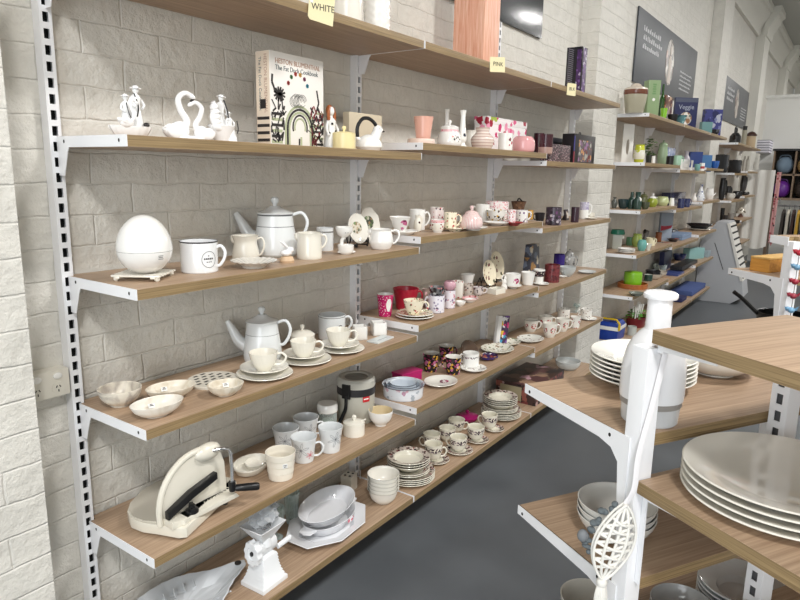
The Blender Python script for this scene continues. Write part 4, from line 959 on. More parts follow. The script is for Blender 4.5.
P4_ = (1.1438, -0.2607, 0.9114, 0.0534, 0.0336); stone_bowl('small rounded marble bowl in front of the pierced plate', P4_, MARB, .85, -.2, ((.012, .022, P4_[4] * .62), .9, -.3))
x_, y_, z_, r_, h_ = (1.1985, -0.1383, 0.9114, 0.0796, 0.0126)
root = thing('pierced_plate', 'flat cream ceramic mat pierced with dark rectangular holes', 'trivet', (x_, y_ + .0, z_), .1)
mb = MB(); pr = [(0, 0), (r_, 0), (r_ * 1.0, .006), (r_ * .97, .008), (0, .008)]; mb.lathe(pr, 44); mb.obj('disc', IVORY, root)
g = MB()
for i in range(-3, 4):
    for j in range(-3, 4):
        X_, Y_ = (i + .5 * (j % 2)) * .029, j * .0205
        if math.hypot(X_, Y_) < r_ * .86: g.box((X_, Y_, .0078), (.016, .008, .0006))
g.obj('hole', plain((52, 48, 44), .7), root)
coffee_pot('tall white coffee pot on the fourth shelf behind the cream cup sets', (1.4492, -0.0850, 0.9114, 0.0651, 0.1361), False)
SWIRL = lambda n=22, k=.012: (lambda x, y, z, a: (x * (1 + k * math.sin(a * n + z * 70)), y * (1 + k * math.sin(a * n + z * 70)), z))
IV = glaze((238, 234, 222), .14)
for lab, pp, ps, pc in (('first', (1.3337, -0.2182, 0.9114, 0.0886, 0.0191), (1.3506, -0.1981, 0.9184, 0.0768, 0.0215), (1.3423, -0.2052, 0.9244, 0.0461, 0.0577)), ('second', (1.5265, -0.2124, 0.9114, 0.0870, 0.0239), (1.5415, -0.1888, 0.9184, 0.0741, 0.0240), (1.5226, -0.2047, 0.9244, 0.0443, 0.0578)), ('third', (1.7048, -0.2214, 0.9114, 0.0816, 0.0190), (1.7161, -0.2021, 0.9184, 0.0713, 0.0207), (1.7064, -0.2033, 0.9244, 0.0455, 0.0596))):
    where = {'first': 'nearest the pierced mat', 'second': 'in front of the lidded sugar pot', 'third': 'in front of the letter mug'}[lab]
    plate('side_plate', 'cream side plate under the cup set ' + where, 'plate', (*pp[:4], .012), IV, group='cream side plates')
    plate('saucer', 'cream swirled saucer of the cup set ' + where, 'saucer', (ps[0], ps[1], ps[2] + .0035, ps[3], .013), IV, group='cream saucers', well=.5)
    vessel('teacup', 'cream swirl-fluted teacup of the set ' + where, 'teacup', (pc[0], pc[1], pc[2] + .0035, pc[3], pc[4]), 'tea', IV, handle=dict(out=.6, hi=.9, lo=.3, r=.0036), fn=SWIRL(), group='cream swirled teacups', seg=66)
vessel('sugar_bowl', 'cream lidded sugar pot behind the second cup set', 'sugar bowl', (1.6476, -0.0797, 0.9114, 0.0442, 0.0475), 'round', IV, lid=dict(h=.4, knob=.2, over=1.05))
P_ = (1.8193, -0.0727, 0.9114, 0.0527, 0.0940); x_, y_, z_, r_, h_ = P_
m_ = vessel('mug', 'large white mug with a dark letter G near its rim', 'mug', P_, 'straight', GREYW, handle=dict(out=.5, hi=.88, lo=.35, r=.0045), bands=[(.93, .96, 1)], extra=[SILVER])
a_ = R_CAM + .72
words('letter', 'G', .034, plain((50, 48, 50), .5), m_, ((r_ + .0004) * math.cos(a_), (r_ + .0004) * math.sin(a_), h_ * .5), (PI / 2, 0, a_ + PI / 2))
for lab, P_ in (('white square ceramic pot at the third cup set', (1.8774, -0.1636, 0.9114, 0.0351, 0.0525)), ('white square ceramic pot by the shelf end above the thin tray', (1.9810, -0.1779, 0.9114, 0.0381, 0.0515))):
    x, y, z, r, h = P_
    root = thing('square_pot', lab, 'pot', (x, y, z), math.radians(52), 'white square pots')
    s = r * 1.45; mb = MB(); t = .0035
    mb.box((0, 0, 0), (s, s, .004)); 
    for k in range(4):
        a = k * PI / 2; mb.box(((s - t) / 2 * math.cos(a), (s - t) / 2 * math.sin(a), 0), (t, s, h), rz=a)
    mb.obj('body', WHITE, root, bevel=.0006, weld=False)
root = thing('thin_tray', 'thin pale grey rectangular tile lying at the shelf end', 'tile', (1.9129, -0.2392, 0.9114), math.radians(4))
MB().box((0, 0, 0), (.115, .052, .006)).obj('tile', plain((214, 220, 220), .25), root, bevel=.0015); g = MB()
for k in range(9): g.box((-.03 + .0075 * k, -.008, .006), (.005, .003 + .002 * (k % 3), .0003))
g.obj('lettering', plain((120, 130, 140), .5), root)

# ------------------------------------------------------------------ fourth shelf, second bay
CER = plain((196, 40, 110), .2)
vessel('tumbler', 'bright pink tumbler with white dots and a white animal motif', 'tumbler', (2.1276, -0.1007, 0.9499, 0.0362, 0.0942), 'latte', floral((196, 36, 104), [(240, 225, 232), (244, 236, 240)], 160, .55, .2, .3), inner=1, extra=[WHITE], decals=[(R_CAM + .55, .55, .38, .3, 1)])
P_ = (2.3006, -0.0867, 0.9499, 0.0583, 0.0937)
vessel('pot', 'deep red handled pot behind the cream teacup', 'pot', P_, 'taper', plain((178, 30, 54), .3), handle=dict(ang=R_RIGHT, out=.35), t=.004)
Q_ = (2.1838, -0.2144, 0.9499, 0.0824, 0.0145); plate('saucer', 'cream flowered under-saucer at the left end of the middle bay', 'saucer', (*Q_[:4], .011), CLOV, edge=WHITE)
Q_ = (2.1912, -0.2091, 0.9579, 0.0784, 0.0120); plate('saucer', 'cream flowered upper saucer under the speckled cream teacup', 'saucer', (*Q_[:4], .011), CLOV, edge=WHITE)
vessel('teacup', 'speckled cream teacup in front of the red pot', 'teacup', (2.1752, -0.2146, 0.9644, 0.0442, 0.0617), 'tea', CLOV, handle=dict(ang=R_RIGHT, out=.5))
vessel('milk_jug', 'slim brown and pink figured jug between red pot and spotted mug', 'jug', (2.3827, -0.1400, 0.9499, 0.0204, 0.0862), 'jug', floral((150, 130, 120), [(210, 160, 160), (90, 80, 70), (226, 214, 204)], 70, .8))
LIL = floral((232, 230, 238), [(150, 140, 170), (210, 150, 170), (90, 80, 100), (180, 180, 200)], 95, .55)
P_ = (2.3338, -0.2272, 0.9499, 0.0363, 0.0758); vessel('mug', 'lilac speckled mug at the front, with a glass lid on it', 'mug', P_, 'straight', LIL, handle=dict(ang=R_LEFT, out=.4))
x, y, z, r, h = P_
MB_ = vessel('glass_dome', 'dark patterned glass dish stacked in the front lilac mug', 'dish', (x, y, z + h + .001, r * .95, .036), 'deep', floral((110, 110, 112), [(40, 40, 44), (200, 200, 200), (190, 120, 120), (150, 150, 150)], 70, .9, .1, .55))
P_ = (2.4481, -0.2251, 0.9499, 0.0273, 0.0816); vessel('mug', 'lilac speckled mug with pink flowers, second from the left', 'mug', P_, 'straight', floral((234, 228, 234), [(200, 110, 130), (150, 130, 160), (120, 110, 120), (226, 170, 180)], 80, .6))
x, y, z, r, h = P_
vessel('sugar_bowl', 'round pink marbled bowl stacked on the second lilac mug', 'bowl', (x, y, z + h + .001, r * 1.05, .04), 'pot', floral((206, 160, 172), [(180, 120, 136), (230, 200, 206), (150, 110, 120)], 55, .7))
vessel('tumbler', 'tall white beaker with red flowers behind the lilac mugs', 'tumbler', (2.6872, -0.1300, 0.9499, 0.0284, 0.0821), 'straight', floral((240, 236, 228), [(176, 50, 66), (120, 40, 50), (210, 110, 110), (90, 100, 70)], 60, .5))
vessel('bowl', 'plain white footed bowl by the wall behind small patterned cups', 'bowl', (2.8530, -0.0900, 0.9499, 0.0375, 0.0920), 'flare', WHITE)
BRO = floral((206, 196, 186), [(110, 90, 80), (150, 110, 100), (70, 60, 60), (226, 220, 210)], 90, .8)
saucer('brown patterned saucer under the small brown patterned cup', (2.7212, -0.1700, 0.9499, 0.0321, 0.0261), BRO, h=.01)
vessel('teacup', 'small brown patterned cup beside the upright plates', 'teacup', (*(2.7212, -0.1700, 0.9499, 0.0235, 0.0629)[:2], (2.7212, -0.1700, 0.9499, 0.0235, 0.0629)[2] + .005, *(2.7212, -0.1700, 0.9499, 0.0235, 0.0629)[3:]), 'cup', BRO)
DKF = floral((214, 206, 204), [(60, 50, 56), (110, 80, 90), (150, 140, 140), (40, 36, 40)], 75, .75)
vessel('teacup', 'grey and dark flowered cup right of the brown patterned cup', 'teacup', (2.8057, -0.1800, 0.9499, 0.0290, 0.0417), 'cup', DKF, handle=dict(ang=R_RIGHT, out=.6))
plate('oval_dish', 'small oval dish with dense pink flowers on the shelf front', 'dish', (*(2.6332, -0.2307, 0.9499, 0.0549, 0.0247)[:4], .018), WHITE, floral((220, 180, 180), [(196, 80, 90), (230, 150, 150), (160, 60, 70), (240, 226, 220)], 70, .85), sy=.7, rz=.2)
vessel('ramekin', 'tiny plain white dish in front of the oval pink dish', 'dish', (2.5155, -0.2462, 0.9499, 0.0242, 0.0224), 'bowl', WHITE)
HOLLY = floral((236, 226, 200), [(120, 60, 60), (150, 100, 80), (90, 90, 70)], 42, .3)
P_ = (3.0168, -0.1200, 0.9499, 0.0428, 0.1620); easel_plate('cream plate with brown flower sprigs standing upright, front one of two', (P_[0], P_[1] + .0, P_[2], .07, 0), HOLLY, HOLLY, False); easel('black plate easel under the front upright cream plate', (P_[0], P_[1] + .004, P_[2]), .062)
P_ = (3.2109, -0.0750, 0.9499, 0.0451, 0.1731); easel_plate('cream scalloped plate standing upright behind the first', (P_[0] + .01, P_[1] + .012, P_[2] + .002, .08, 0), HOLLY, HOLLY, False); easel('black plate easel under the rear upright cream plate', (P_[0] + .01, P_[1] + .016, P_[2]), .07)
x, y, z, r, h = (2.9141, -0.2261, 0.9499, 0.0565, 0.0280)
root = thing('square_dish', 'shallow white rectangular fluted dish in front of the upright plates', 'dish', (x, y, z), -.15)
mb = MB(); s = r * 1.5; s2 = r * 1.0
for (cx_, cy_, dx_, dy_) in ((0, 0, s, s2),): mb.box((0, 0, 0), (s * .9, s2 * .9, .004))
for sx in (-1, 1): mb.box((sx * s * .47, 0, .0), (.005, s2, .028)); mb.box((0, sx * s2 * .47, .0), (s, .005, .028))
mb.obj('body', CREAM, root, bevel=.001, weld=False)
x, y, z, r, h = (3.0580, -0.2000, 0.9499, 0.0213, 0.0765)
root = thing('bird_figurine', 'small white bird figurine perched behind the rectangular dish', 'figurine', (x, y, z))
mb = MB(); mb.lathe([(0, 0), (r * .9, 0), (r * .7, h * .25), (r * .4, h * .4), (0, h * .4)], 14); mb.ball((0, 0, h * .5), (r * .8, r * .6, h * .2), rot=Matrix.Rotation(-.6, 3, 'Y')); mb.ball((r * .5, 0, h * .75), (r * .4, r * .4, h * .12)); mb.tube([(-r * .4, 0, h * .45), (-r * .9, 0, h * .2)], r * .25, 8); mb.tube([(r * .5, 0, h * .8), (r * .3, 0, h * 1.0)], r * .15, 6); mb.obj('body', WHITE, root)
tag(MB().ball((0, 0, .012), (.022, .016, .0125)).obj('velvet_bow', plain((40, 20, 26), .9), None, (3.4129, -0.0900, 0.9499, 0.0265, 0.0458)[:3]), 'dark maroon velvet puff behind the rose teacup', 'trinket')
saucer('white saucer under the teacup with one red rose', (3.1084, -0.2288, 0.9499, 0.0457, 0.0177), WHITE)
vessel('teacup', 'white teacup with one red rose near the end of the middle bay', 'teacup', (3.1205, -0.2197, 0.9549, 0.0418, 0.0714), 'cup', WHITE, decals=[(R_CAM + .35, .48, .45, .24, 1)], extra=[ROSE], handle=dict(ang=R_LEFT, out=.5))
vessel('mug', 'plain white flared mug at the right end of the middle bay', 'mug', (3.2630, -0.2432, 0.9499, 0.0403, 0.0709), 'taper', WHITE)
# third bay
vessel('beaker', 'mustard strip candle behind the white flared mug', 'candle', (3.5667, -0.1479, 0.9108, 0.0151, 0.0505), 'straight', plain((206, 156, 70), .5))
xa = 3.5503; xb = 3.7077
block('picture_box', 'tall narrow gift box with a dark picture front in the third bay', 'box', ((xa + xb) / 2, -.1, .9108), (xb - xa, .05, 0.2251), floral((70, 72, 84), [(200, 190, 170), (170, 130, 80), (110, 120, 140), (40, 44, 60)], 24, .85, .3, .55), top=(.72, .8))
saucer('white saucer under the dark-banded egg cup', (3.5280, -0.2126, 0.9108, 0.0474, 0.0148), WHITE, h=.009)
vessel('egg_cup', 'white cup with a dark patterned band, beside the maroon tin', 'cup', (3.5509, -0.1867, 0.9148, 0.0344, 0.0831), [(.7, 0), (.76, .1), (.8, .4), (.78, .5), (1, .6), (1, 1)], WHITE, bands=[(.5, .9, 1)], extra=[floral((60, 50, 54), [(200, 190, 180), (140, 110, 110), (40, 36, 40)], 90, .8)])
vessel('tin', 'maroon rounded tin with a reddish sheen', 'tin', (3.6731, -0.2192, 0.9108, 0.0458, 0.1062), 'drum', veined((124, 56, 60), (70, 34, 38), 30, .2))
CUT = clear_glass((226, 230, 230), .05, .5)
plate('saucer', 'small white square-looking saucer in front of the cut glass bowl', 'saucer', (*(3.8724, -0.2113, 0.9108, 0.0286, 0.0254)[:4], .01), WHITE)
vessel('glass_bowl', 'cut glass bowl right of the maroon tin', 'bowl', (3.9406, -0.2151, 0.9108, 0.0548, 0.0634), 'bowl', CUT, fn=SWIRL(18, .02))
vessel('mug', 'deep purple mug by the wall in the third bay', 'mug', (4.1112, -0.0900, 0.9108, 0.0372, 0.1172), 'straight', plain((52, 34, 120), .2))
vessel('kettle', 'small silver patterned teapot behind the cut glass bowl', 'teapot', (4.2171, -0.1200, 0.9108, 0.0413, 0.1062), 'pot', floral((160, 160, 158), [(110, 110, 110), (210, 210, 206), (80, 80, 80)], 50, .8), lid=dict(h=.25, knob=.2), handle=dict(ang=R_RIGHT, out=.5))
plate('glass_plate', 'flat clear glass plate at the right end of the third bay', 'plate', (*(4.1683, -0.2672, 0.9108, 0.0702, 0.0318)[:4], .012), CUT, sy=.8)

# ------------------------------------------------------------------ fifth shelf, first bay
z4 = .5576
root = thing('bread_slicer', 'cream hand-cranked bread slicer with black crank and handle', 'bread slicer', (1.05, -.235, z4), 0)
SL = glaze((226, 221, 207), .2)
ox, oy = 1.05, -.235
OUT = [(.96, -.304), (1.216, -.206), (1.224, -.18), (1.2, -.1), (1.13, -.024), (1.06, -.012), (1.0, -.028), (.945, -.062), (.912, -.1), (.897, -.142), (.903, -.188), (.92, -.226), (.944, -.29)]
OUTL = [(x - ox, y - oy) for x, y in OUT]
def shrink(P, k, cx, cy): return [(cx + (x - cx) * k, cy + (y - cy) * k) for x, y in P]
MB().prism(OUTL, .006, .036, 'z').obj('base', SL, root, bevel=.003)
for sx, sy in ((-.09, -.045), (.13, .02), (.1, .16), (-.1, .12)): MB().lathe([(.01, 0), (.012, .006), (0, .006)], 12).obj('rubber_foot', BLACK, root, (sx, sy, 0))
TBL = [(x, y) for x, y in OUTL if y > .012] + [(-.128, .014), (.15, .014)]
TBL = sorted(TBL, key=lambda p: math.atan2(p[1] - .1, p[0]))
MB().prism(shrink(TBL, .96, 0, .1), .036, .0395, 'z').obj('slicing_table', plain((200, 194, 180), .4), root)
arch = [(-.128, .07)] + [(-.128 + .13 * (1 - math.cos(t)), .07 + .138 * math.sin(t)) for t in [PI / 2 * i / 12 for i in range(1, 13)]]
gp = [(-.128, .036)] + arch + [(.05, .2), (.082, .176), (.095, .14), (.1, .036)]
MB().prism(gp, -.006, .006, 'y').obj('guard_plate', SL, root, bevel=.002)
MB().tube([(x, -.004, z) for x, z in [(-.126, .036)] + arch + [(.03, .208)]], .009, 10, smooth=False).obj('guard_rim', SL, root)
hs = MB(); hs.ball((.035, -.008, .195), (.045, .022, .026)); hs.obj('gear_housing', SL, root)
MB().prism([(-.12, .036), (-.12, .056), (-.07, .05), (.0, .05), (.1, .05), (.112, .036)], -.05, -.006, 'y').obj('carriage_rail', SL, root, bevel=.002)
MB().lathe([(0, 0), (.07, 0), (.073, .001), (.07, .002), (0, .002)], 40).obj('round_blade', STEEL, root, (.0, .0085, .112), rot=(-PI / 2, 0, 0))
MB().prism([(-.12, .058), (-.12, .08), (-.045, .112), (.045, .134), (.045, .114), (-.04, .09)], -.036, -.018, 'y').obj('push_handle', BLACK, root, bevel=.002)
CAR = [(-.085, -.058), (.155, .028), (.15, .036), (.1, -.008), (-.118, -.008), (-.112, -.03)]
MB().prism(CAR, .0365, .05, 'z').obj('carriage', SL, root, bevel=.003)
for k in range(9): MB().tube([(.012 + .0125 * k, -.013, .0502), (.004 + .0125 * k, -.026 + .0035 * k, .0502)], .0012, 6, smooth=False).obj('carriage_ridge', SL, root)
kn = MB(); kn.lathe([(.018, 0), (.018, .008), (.01, .012), (.009, .022), (0, .023)], 20); kn.obj('clamp_knob', BLACK, root, (-.045, -.034, .0505)); MB().box((-.045, -.034, .059), (.012, .044, .011), rz=-.5).obj('clamp_lever', BLACK, root, bevel=.002)
MB().lathe([(.014, -.011), (.016, 0), (.014, .011), (0, .012)], 18).obj('thickness_dial', BLACK, root, (.075, -.02, .03), rot=(PI / 2, 0, math.radians(20)))
MB().tube([(.04, -.024, .2), (.062, -.04, .202), (.083, -.046, .19), (.088, -.046, .14), (.088, -.046, .082)], .0055, 10).obj('crank_arm', STEEL, root)
MB().lathe([(.009, 0), (.0105, .01), (.0105, .03), (0, .031)], 14).obj('crank_collar', BLACK, root, (.088, -.046, .062))
MB().lathe([(.007, 0), (.01, .004), (.0115, .03), (.012, .066), (.01, .072), (0, .074)], 16).obj('crank_grip', BLACK, root, (.093, -.05, .07), rot=(0, PI / 2 + .1, math.radians(-32)))

x_, y_, z_, r_, h_ = (1.3509, -0.1243, 0.5576, 0.0709, 0.0313)
root = thing('divided_dish', 'cream kidney-shaped dish with an inner compartment beside the bread slicer', 'dish', (x_, y_, z_), .3)
lob = lambda x, y, z, a: (x * (1 - .13 * max(0, math.cos(a + PI / 2)) ** 6), y * (1 - .13 * max(0, math.cos(a + PI / 2)) ** 6), z)
MB().lathe([(0, 0), (r_ * .8, 0), (r_ * .9, .004), (r_ * 1.02, .022), (r_, .026), (r_ * .96, .025), (r_ * .84, .006), (0, .005)], 48, sy=.8, fn=lob).obj('outer_dish', CREAM, root)
MB().lathe([(0, .0055), (r_ * .52, .006), (r_ * .6, .02), (r_ * .57, .022), (r_ * .48, .009), (0, .008)], 36, sy=.8).obj('inner_ring', CREAM, root, (r_ * .28, -r_ * .05, 0))
P_ = (1.3716, -0.2414, 0.5576, 0.0495, 0.0910)
o = vessel('ribbed_cup', 'cream beaker with shallow rings and a price sticker', 'beaker', P_, [(.74, 0), (.8, .02), (.86, .28), (.885, .3), (.89, .52), (.925, .54), (.93, .76), (.97, .78), (1, 1)], glaze((240, 234, 220), .25), t=.003)
a_ = R_CAM + .5; x, y, z, r, h = P_
s = MB().box((0, 0, 0), (.016, .0006, .014)).obj('price_sticker', STICK, o, (r * .935 * math.cos(a_), r * .935 * math.sin(a_), h * .56), a_ + PI / 2)
MB().box((0, -.0005, .003), (.009, .0004, .002)).obj('sticker_print', BLACK, s); MB().box((0, -.0005, .008), (.011, .0004, .002)).obj('sticker_print', BLACK, s)
def petals(parent, P, prof, ang, zc, s, m, n=6):
    """line-drawn flower on a mug wall"""
    x, y, z, r, h = P; pf = [(a * r, b * h) for a, b in fine(PROF[prof])]; g = MB()
    for k in range(n):
        t0 = 2 * PI * k / n + .3; pts = []
        for i in range(9):
            q = i / 8; rad = s * math.sin(PI * q) ** .6 if False else s * (1 - abs(2 * q - 1) ** 1.5); dt = (q - .5) * .75
            u, w = rad * math.cos(t0 + dt), rad * math.sin(t0 + dt); zz = max(.002, min(h * .97, zc * h + w)); R = radius(pf, zz) + .0003
            pts.append((R * math.cos(ang + u / R), R * math.sin(ang + u / R), zz))
        g.tube(pts, .00045, 5, smooth=False)
    return g.obj('flower_drawing', m, parent)
LINE = plain((96, 98, 104), .5); REDL = plain((196, 60, 80), .5)
for lab, P_, ha, dd in (('grey-white latte mug with a line flower, rear left of four', (1.5499, -0.0850, 0.5576, 0.0494, 0.0759), R_RIGHT, [(R_CAM + .1, .5, .028, LINE)]),
                    ('grey-white latte mug with a line flower, rear right of four', (1.6551, -0.0850, 0.5576, 0.0493, 0.0827), R_RIGHT, [(R_CAM + .5, .5, .028, LINE)]),
                    ('grey-white latte mug with a small red flower, front left of four', (1.5102, -0.2129, 0.5576, 0.0464, 0.0880), R_RIGHT, [(R_CAM - .1, .58, .03, LINE), (R_CAM + .75, .35, .015, REDL)]),
                    ('grey-white latte mug with a line flower, front right of four', (1.6258, -0.2340, 0.5576, 0.0453, 0.0921), R_AWAY, [(R_CAM + .6, .6, .03, LINE)])):
    m_ = vessel('latte_mug', lab, 'mug', P_, 'latte', GREYW, handle=dict(ang=ha, out=.62, hi=.72, lo=.2, r=.0036, flat=1), group='latte mugs with line flowers')
    for a, zc, s, mm in dd: petals(m_, P_, 'latte', a, zc, s, mm)
P_ = (1.7770, -0.0850, 0.5576, 0.0375, 0.1042); x, y, z, r, h = P_
root = thing('glass_jar', 'small clear glass jar with a white lid, in front of the food flask', 'jar', (x, y, z))
MB().lathe(hollow([(r * .9, 0), (r, .004), (r, h * .68)], .002), 28).obj('glass', clear_glass(), root)
MB().lathe([(r * 1.04, h * .66), (r * 1.08, h * .68), (r * 1.08, h * .9), (r * .98, h * .97), (0, h * 1.0)], 28).obj('lid', WHITE, root); MB().tube([(-r * .9, -.004, h * .72), (-r * 1.35, -.008, h * .72)], .004, 8).obj('lid_tab', WHITE, root)
MB().lathe([(0, .003), (r * .86, .003), (r * .6, h * .32), (0, h * .36)], 18).obj('white_contents', plain((236, 234, 228), .7), root)
P_ = (1.9178, -0.1150, 0.5576, 0.0779, 0.1827); x, y, z, r, h = P_
root = thing('food_flask', 'large grey insulated food flask with black strap and red label', 'flask', (x, y, z))
GREYP = plain((186, 184, 172), .4); r = min(r, .098)
MB().lathe([(r * .93, 0), (r * .96, .004), (r * .97, h * .66), (0, h * .66)], 40).obj('body', GREYP, root)
MB().lathe([(r * .995, h * .64), (r, h * .65), (r, h * .8), (r * .98, h * .81), (0, h * .81)], 40).obj('strap_band', plain((40, 40, 44), .5), root)
MB().lathe([(r * .985, h * .8), (r * 1.0, h * .82), (r * .99, h * .95), (r * .9, h * 1.0), (r * .7, h * 1.0), (r * .66, h * .975), (0, h * .97)], 40).obj('lid', plain((196, 194, 184), .4), root)
MB().lathe([(0, h * .972), (r * .6, h * .976), (r * .58, h * .982), (0, h * .984)], 30).obj('lid_centre', plain((140, 138, 130), .4), root)
a_ = R_CAM - .45; cx_, cy_ = r * 1.0 * math.cos(a_), r * 1.0 * math.sin(a_)
MB().box((cx_, cy_, h * .6), (.01, .036, h * .32), rz=a_).obj('buckle', BLACK, root, bevel=.002); MB().tube([(cx_ * 1.03, cy_ * 1.03, h * .66), (cx_ * 1.06, cy_ * 1.06, h * .4), (cx_ * 1.0 - .01, cy_ * 1.02 + .01, h * .22), (cx_ * .99 - .02, cy_ * .99 + .02, .01)], .0085, 8, flat=.4).obj('strap', BLACK, root)
a_ = R_CAM + .62; l_ = MB().box((0, 0, 0), (.03, .0012, .022)).obj('label', plain((200, 40, 48), .4), root, (r * .985 * math.cos(a_), r * .985 * math.sin(a_), h * .52), a_ + PI / 2)
MB().box((0, -.0008, .010), (.022, .0005, .005)).obj('label_print', WHITE, l_)
P_ = (1.7913, -0.2083, 0.5576, 0.0415, 0.0485); x, y, z, r, h = P_
root = vessel('sugar_bowl', 'small cream lidded sugar pot with a notch for the spoon', 'sugar bowl', P_, 'drum', IV, lid=dict(h=.12, knob=.25, over=.94))
MB().tube([(r * .3, -r * .4, h * 1.04), (r * .75, -r * .8, h * 1.2)], .003, 8).obj('spoon', IV, root)
vessel('foot_bowl', 'white footed bowl with a beige inside at the shelf end', 'bowl', (1.9274, -0.2337, 0.5576, 0.0501, 0.0621), 'foot', WHITE, inner=1, extra=[glaze((214, 196, 158), .3)])

# ------------------------------------------------------------------ fifth shelf, second and third bays
x, y, z, r, h = (2.3413, -0.0750, 0.6010, 0.0651, 0.0498)
root = thing('gift_box', 'magenta box behind the nested enamel bowls', 'box', (x, y, z), -.2)
MAG = plain((190, 30, 110), .35)
MB().box((0, 0, 0), (r * 2.0, r * 1.0, h * .75)).obj('body', MAG, root, bevel=.003); MB().box((0, 0, h * .76), (r * 2.06, r * 1.06, h * .22)).obj('lid', MAG, root, bevel=.003)
ENB = floral((226, 230, 236), [(214, 176, 190), (190, 150, 170), (196, 206, 220), (170, 180, 190)], 40, .5)
P_ = (2.1635, -0.1777, 0.6010, 0.0889, 0.0548); x, y, z, r, h = P_
def enam(label, P, m):
    x, y, z, r, h = P
    mb = MB(); mb.lathe(hollow([(r * a, h * b) for a, b in fine([(.9, 0), (.96, .05), (.98, .4), (.99, .9), (1.04, .97), (1.05, 1)])], .002, [(h * .955, h * 1.2, 1)]), 40)
    return tag(mb.obj('enamel_bowl', [m, plain((40, 52, 70), .3)], None, (x, y, z)), label, 'bowl', 'nested enamel bowls')
enam('largest enamel bowl with a faded flower print, holding two smaller ones', P_, ENB)
enam('middle one of three nested blue-white enamel bowls', (x, y, z + .0045, r * .82, h * .97), glaze((214, 222, 230)))
enam('smallest of three nested blue-white enamel bowls', (x, y, z + .009, r * .64, h * .94), glaze((214, 222, 230)))
PANSY = floral((34, 28, 32), [(220, 170, 70), (196, 110, 150), (160, 60, 100), (220, 180, 190), (90, 40, 60)], 62, .85, .15, .5)
for lab, P_, ha in (('black mug with yellow and pink pansies, left of three', (2.5328, -0.0825, 0.6010, 0.0415, 0.0913), R_RIGHT), ('black mug with yellow and pink pansies, rear one by the wall', (2.7218, -0.0562, 0.6010, 0.0412, 0.0825), R_RIGHT), ('black mug with yellow and pink pansies, front one of three', (2.5687, -0.1888, 0.6010, 0.0423, 0.0846), R_LEFT)):
    vessel('mug', lab, 'mug', P_, 'latte', PANSY, handle=dict(ang=ha, out=.4), inner=1, extra=[OFFW], group='black pansy mugs')
plate('oval_dish', 'oval white plate with a dark red rose in front of the black mugs', 'plate', (*(2.3928, -0.2269, 0.6010, 0.0871, 0.0211)[:4], .016), OFFW, sy=.85)
x, y, z, r, h = (2.3928, -0.2269, 0.6010, 0.0871, 0.0211)
o_ = [o for o in bpy.data.objects if o.get('label', '').startswith('oval white plate with a dark red rose')][0]
MB().lathe([(0, 0), (r * .3, 0), (0, .0003)], 20, sy=.75).obj('rose_print', ROSE, o_, (r * .35, 0, .0062))
x, y, z, r, h = (2.8466, -0.1150, 0.6010, 0.0578, 0.0729)
d_ = plate('glass_dish', 'smoky brown glass dish standing on edge behind the white banded cup', 'dish', (x, y, z + r * .62, r, .014), plain((96, 76, 62), .15, trans=.2), None, rot=(PI / 2 - .55, 0, -.3))
Q_ = (2.6669, -0.2446, 0.6010, 0.0663, 0.0296); saucer('white sprigged saucer under the dark-banded white cup', Q_, floral((238, 236, 230), [(110, 110, 100), (150, 120, 120), (90, 90, 80)], 90, .4))
vessel('teacup', 'straight white cup with a dark garland band', 'teacup', (2.7110, -0.2057, 0.6070, 0.0413, 0.0681), 'straight', WHITE, bands=[(.66, .8, 1)], extra=[floral((238, 236, 230), [(60, 50, 70), (120, 80, 100), (80, 90, 80)], 120, .8)], handle=dict(ang=R_LEFT, out=.4))
x, y, z, r, h = (2.8968, -0.2129, 0.6010, 0.0601, 0.0209)
tag(MB().lathe(hollow([(r * .7, 0), (r * .95, h * .4), (r, h * .9)], .003), 24, sy=.7, fn=SWIRL(9, .07)).obj('glass_dish', floral((60, 40, 80), [(150, 70, 60), (190, 140, 110), (50, 40, 110), (110, 40, 50)], 50, .85, .06, .55), None, (x, y, z)), 'purple and amber glass ashtray-like dish near the shelf front', 'dish')
GRN = floral((228, 226, 212), [(130, 140, 110), (160, 140, 120), (100, 120, 90), (190, 180, 160)], 55, .55)
plate('plate', 'cream flowered plate lying flat at the right end of the middle bay', 'plate', (*(3.0590, -0.1776, 0.6010, 0.0984, 0.0260)[:4], .018), GRN, sy=.9)
plate('plate', 'second cream flowered plate, behind and right of the flat one', 'plate', (*(3.2248, -0.1692, 0.6010, 0.0767, 0.0193)[:4], .018), GRN, sy=.8)
xa, ya, za = (3.1996, -0.1200, 0.5660, 0.0399, 0.2540)[:3]
root = thing('picture_book', 'slim book standing with a rainbow splash on its cover', 'book', (xa, ya, za), -.35)
hh = .2
T_ = Matrix.Rotation(.1, 3, 'Y')
MB().box((0, 0, 0), (.085, .022, hh), tilt=T_).obj('cover', plain((232, 230, 228), .35), root, bevel=.001)
MB().box((.014, -.0116, .002), (.055, .0008, hh - .004), tilt=T_).obj('cover_print', floral((70, 50, 80), [(200, 60, 120), (60, 150, 190), (220, 180, 60), (120, 80, 160), (230, 230, 230)], 36, .85, .35, .55), root)
plate('plate', 'pale flowered plate lying in front of the rose mugs', 'plate', (*(3.5065, -0.1744, 0.5660, 0.0967, 0.0278)[:4], .016), floral((232, 232, 224), [(150, 150, 140), (170, 150, 150)], 50, .4), sy=.8)
RM_ = floral((238, 226, 218), [(190, 70, 70), (150, 50, 56), (214, 120, 110), (100, 120, 90)], 90, .9, .2, .6)
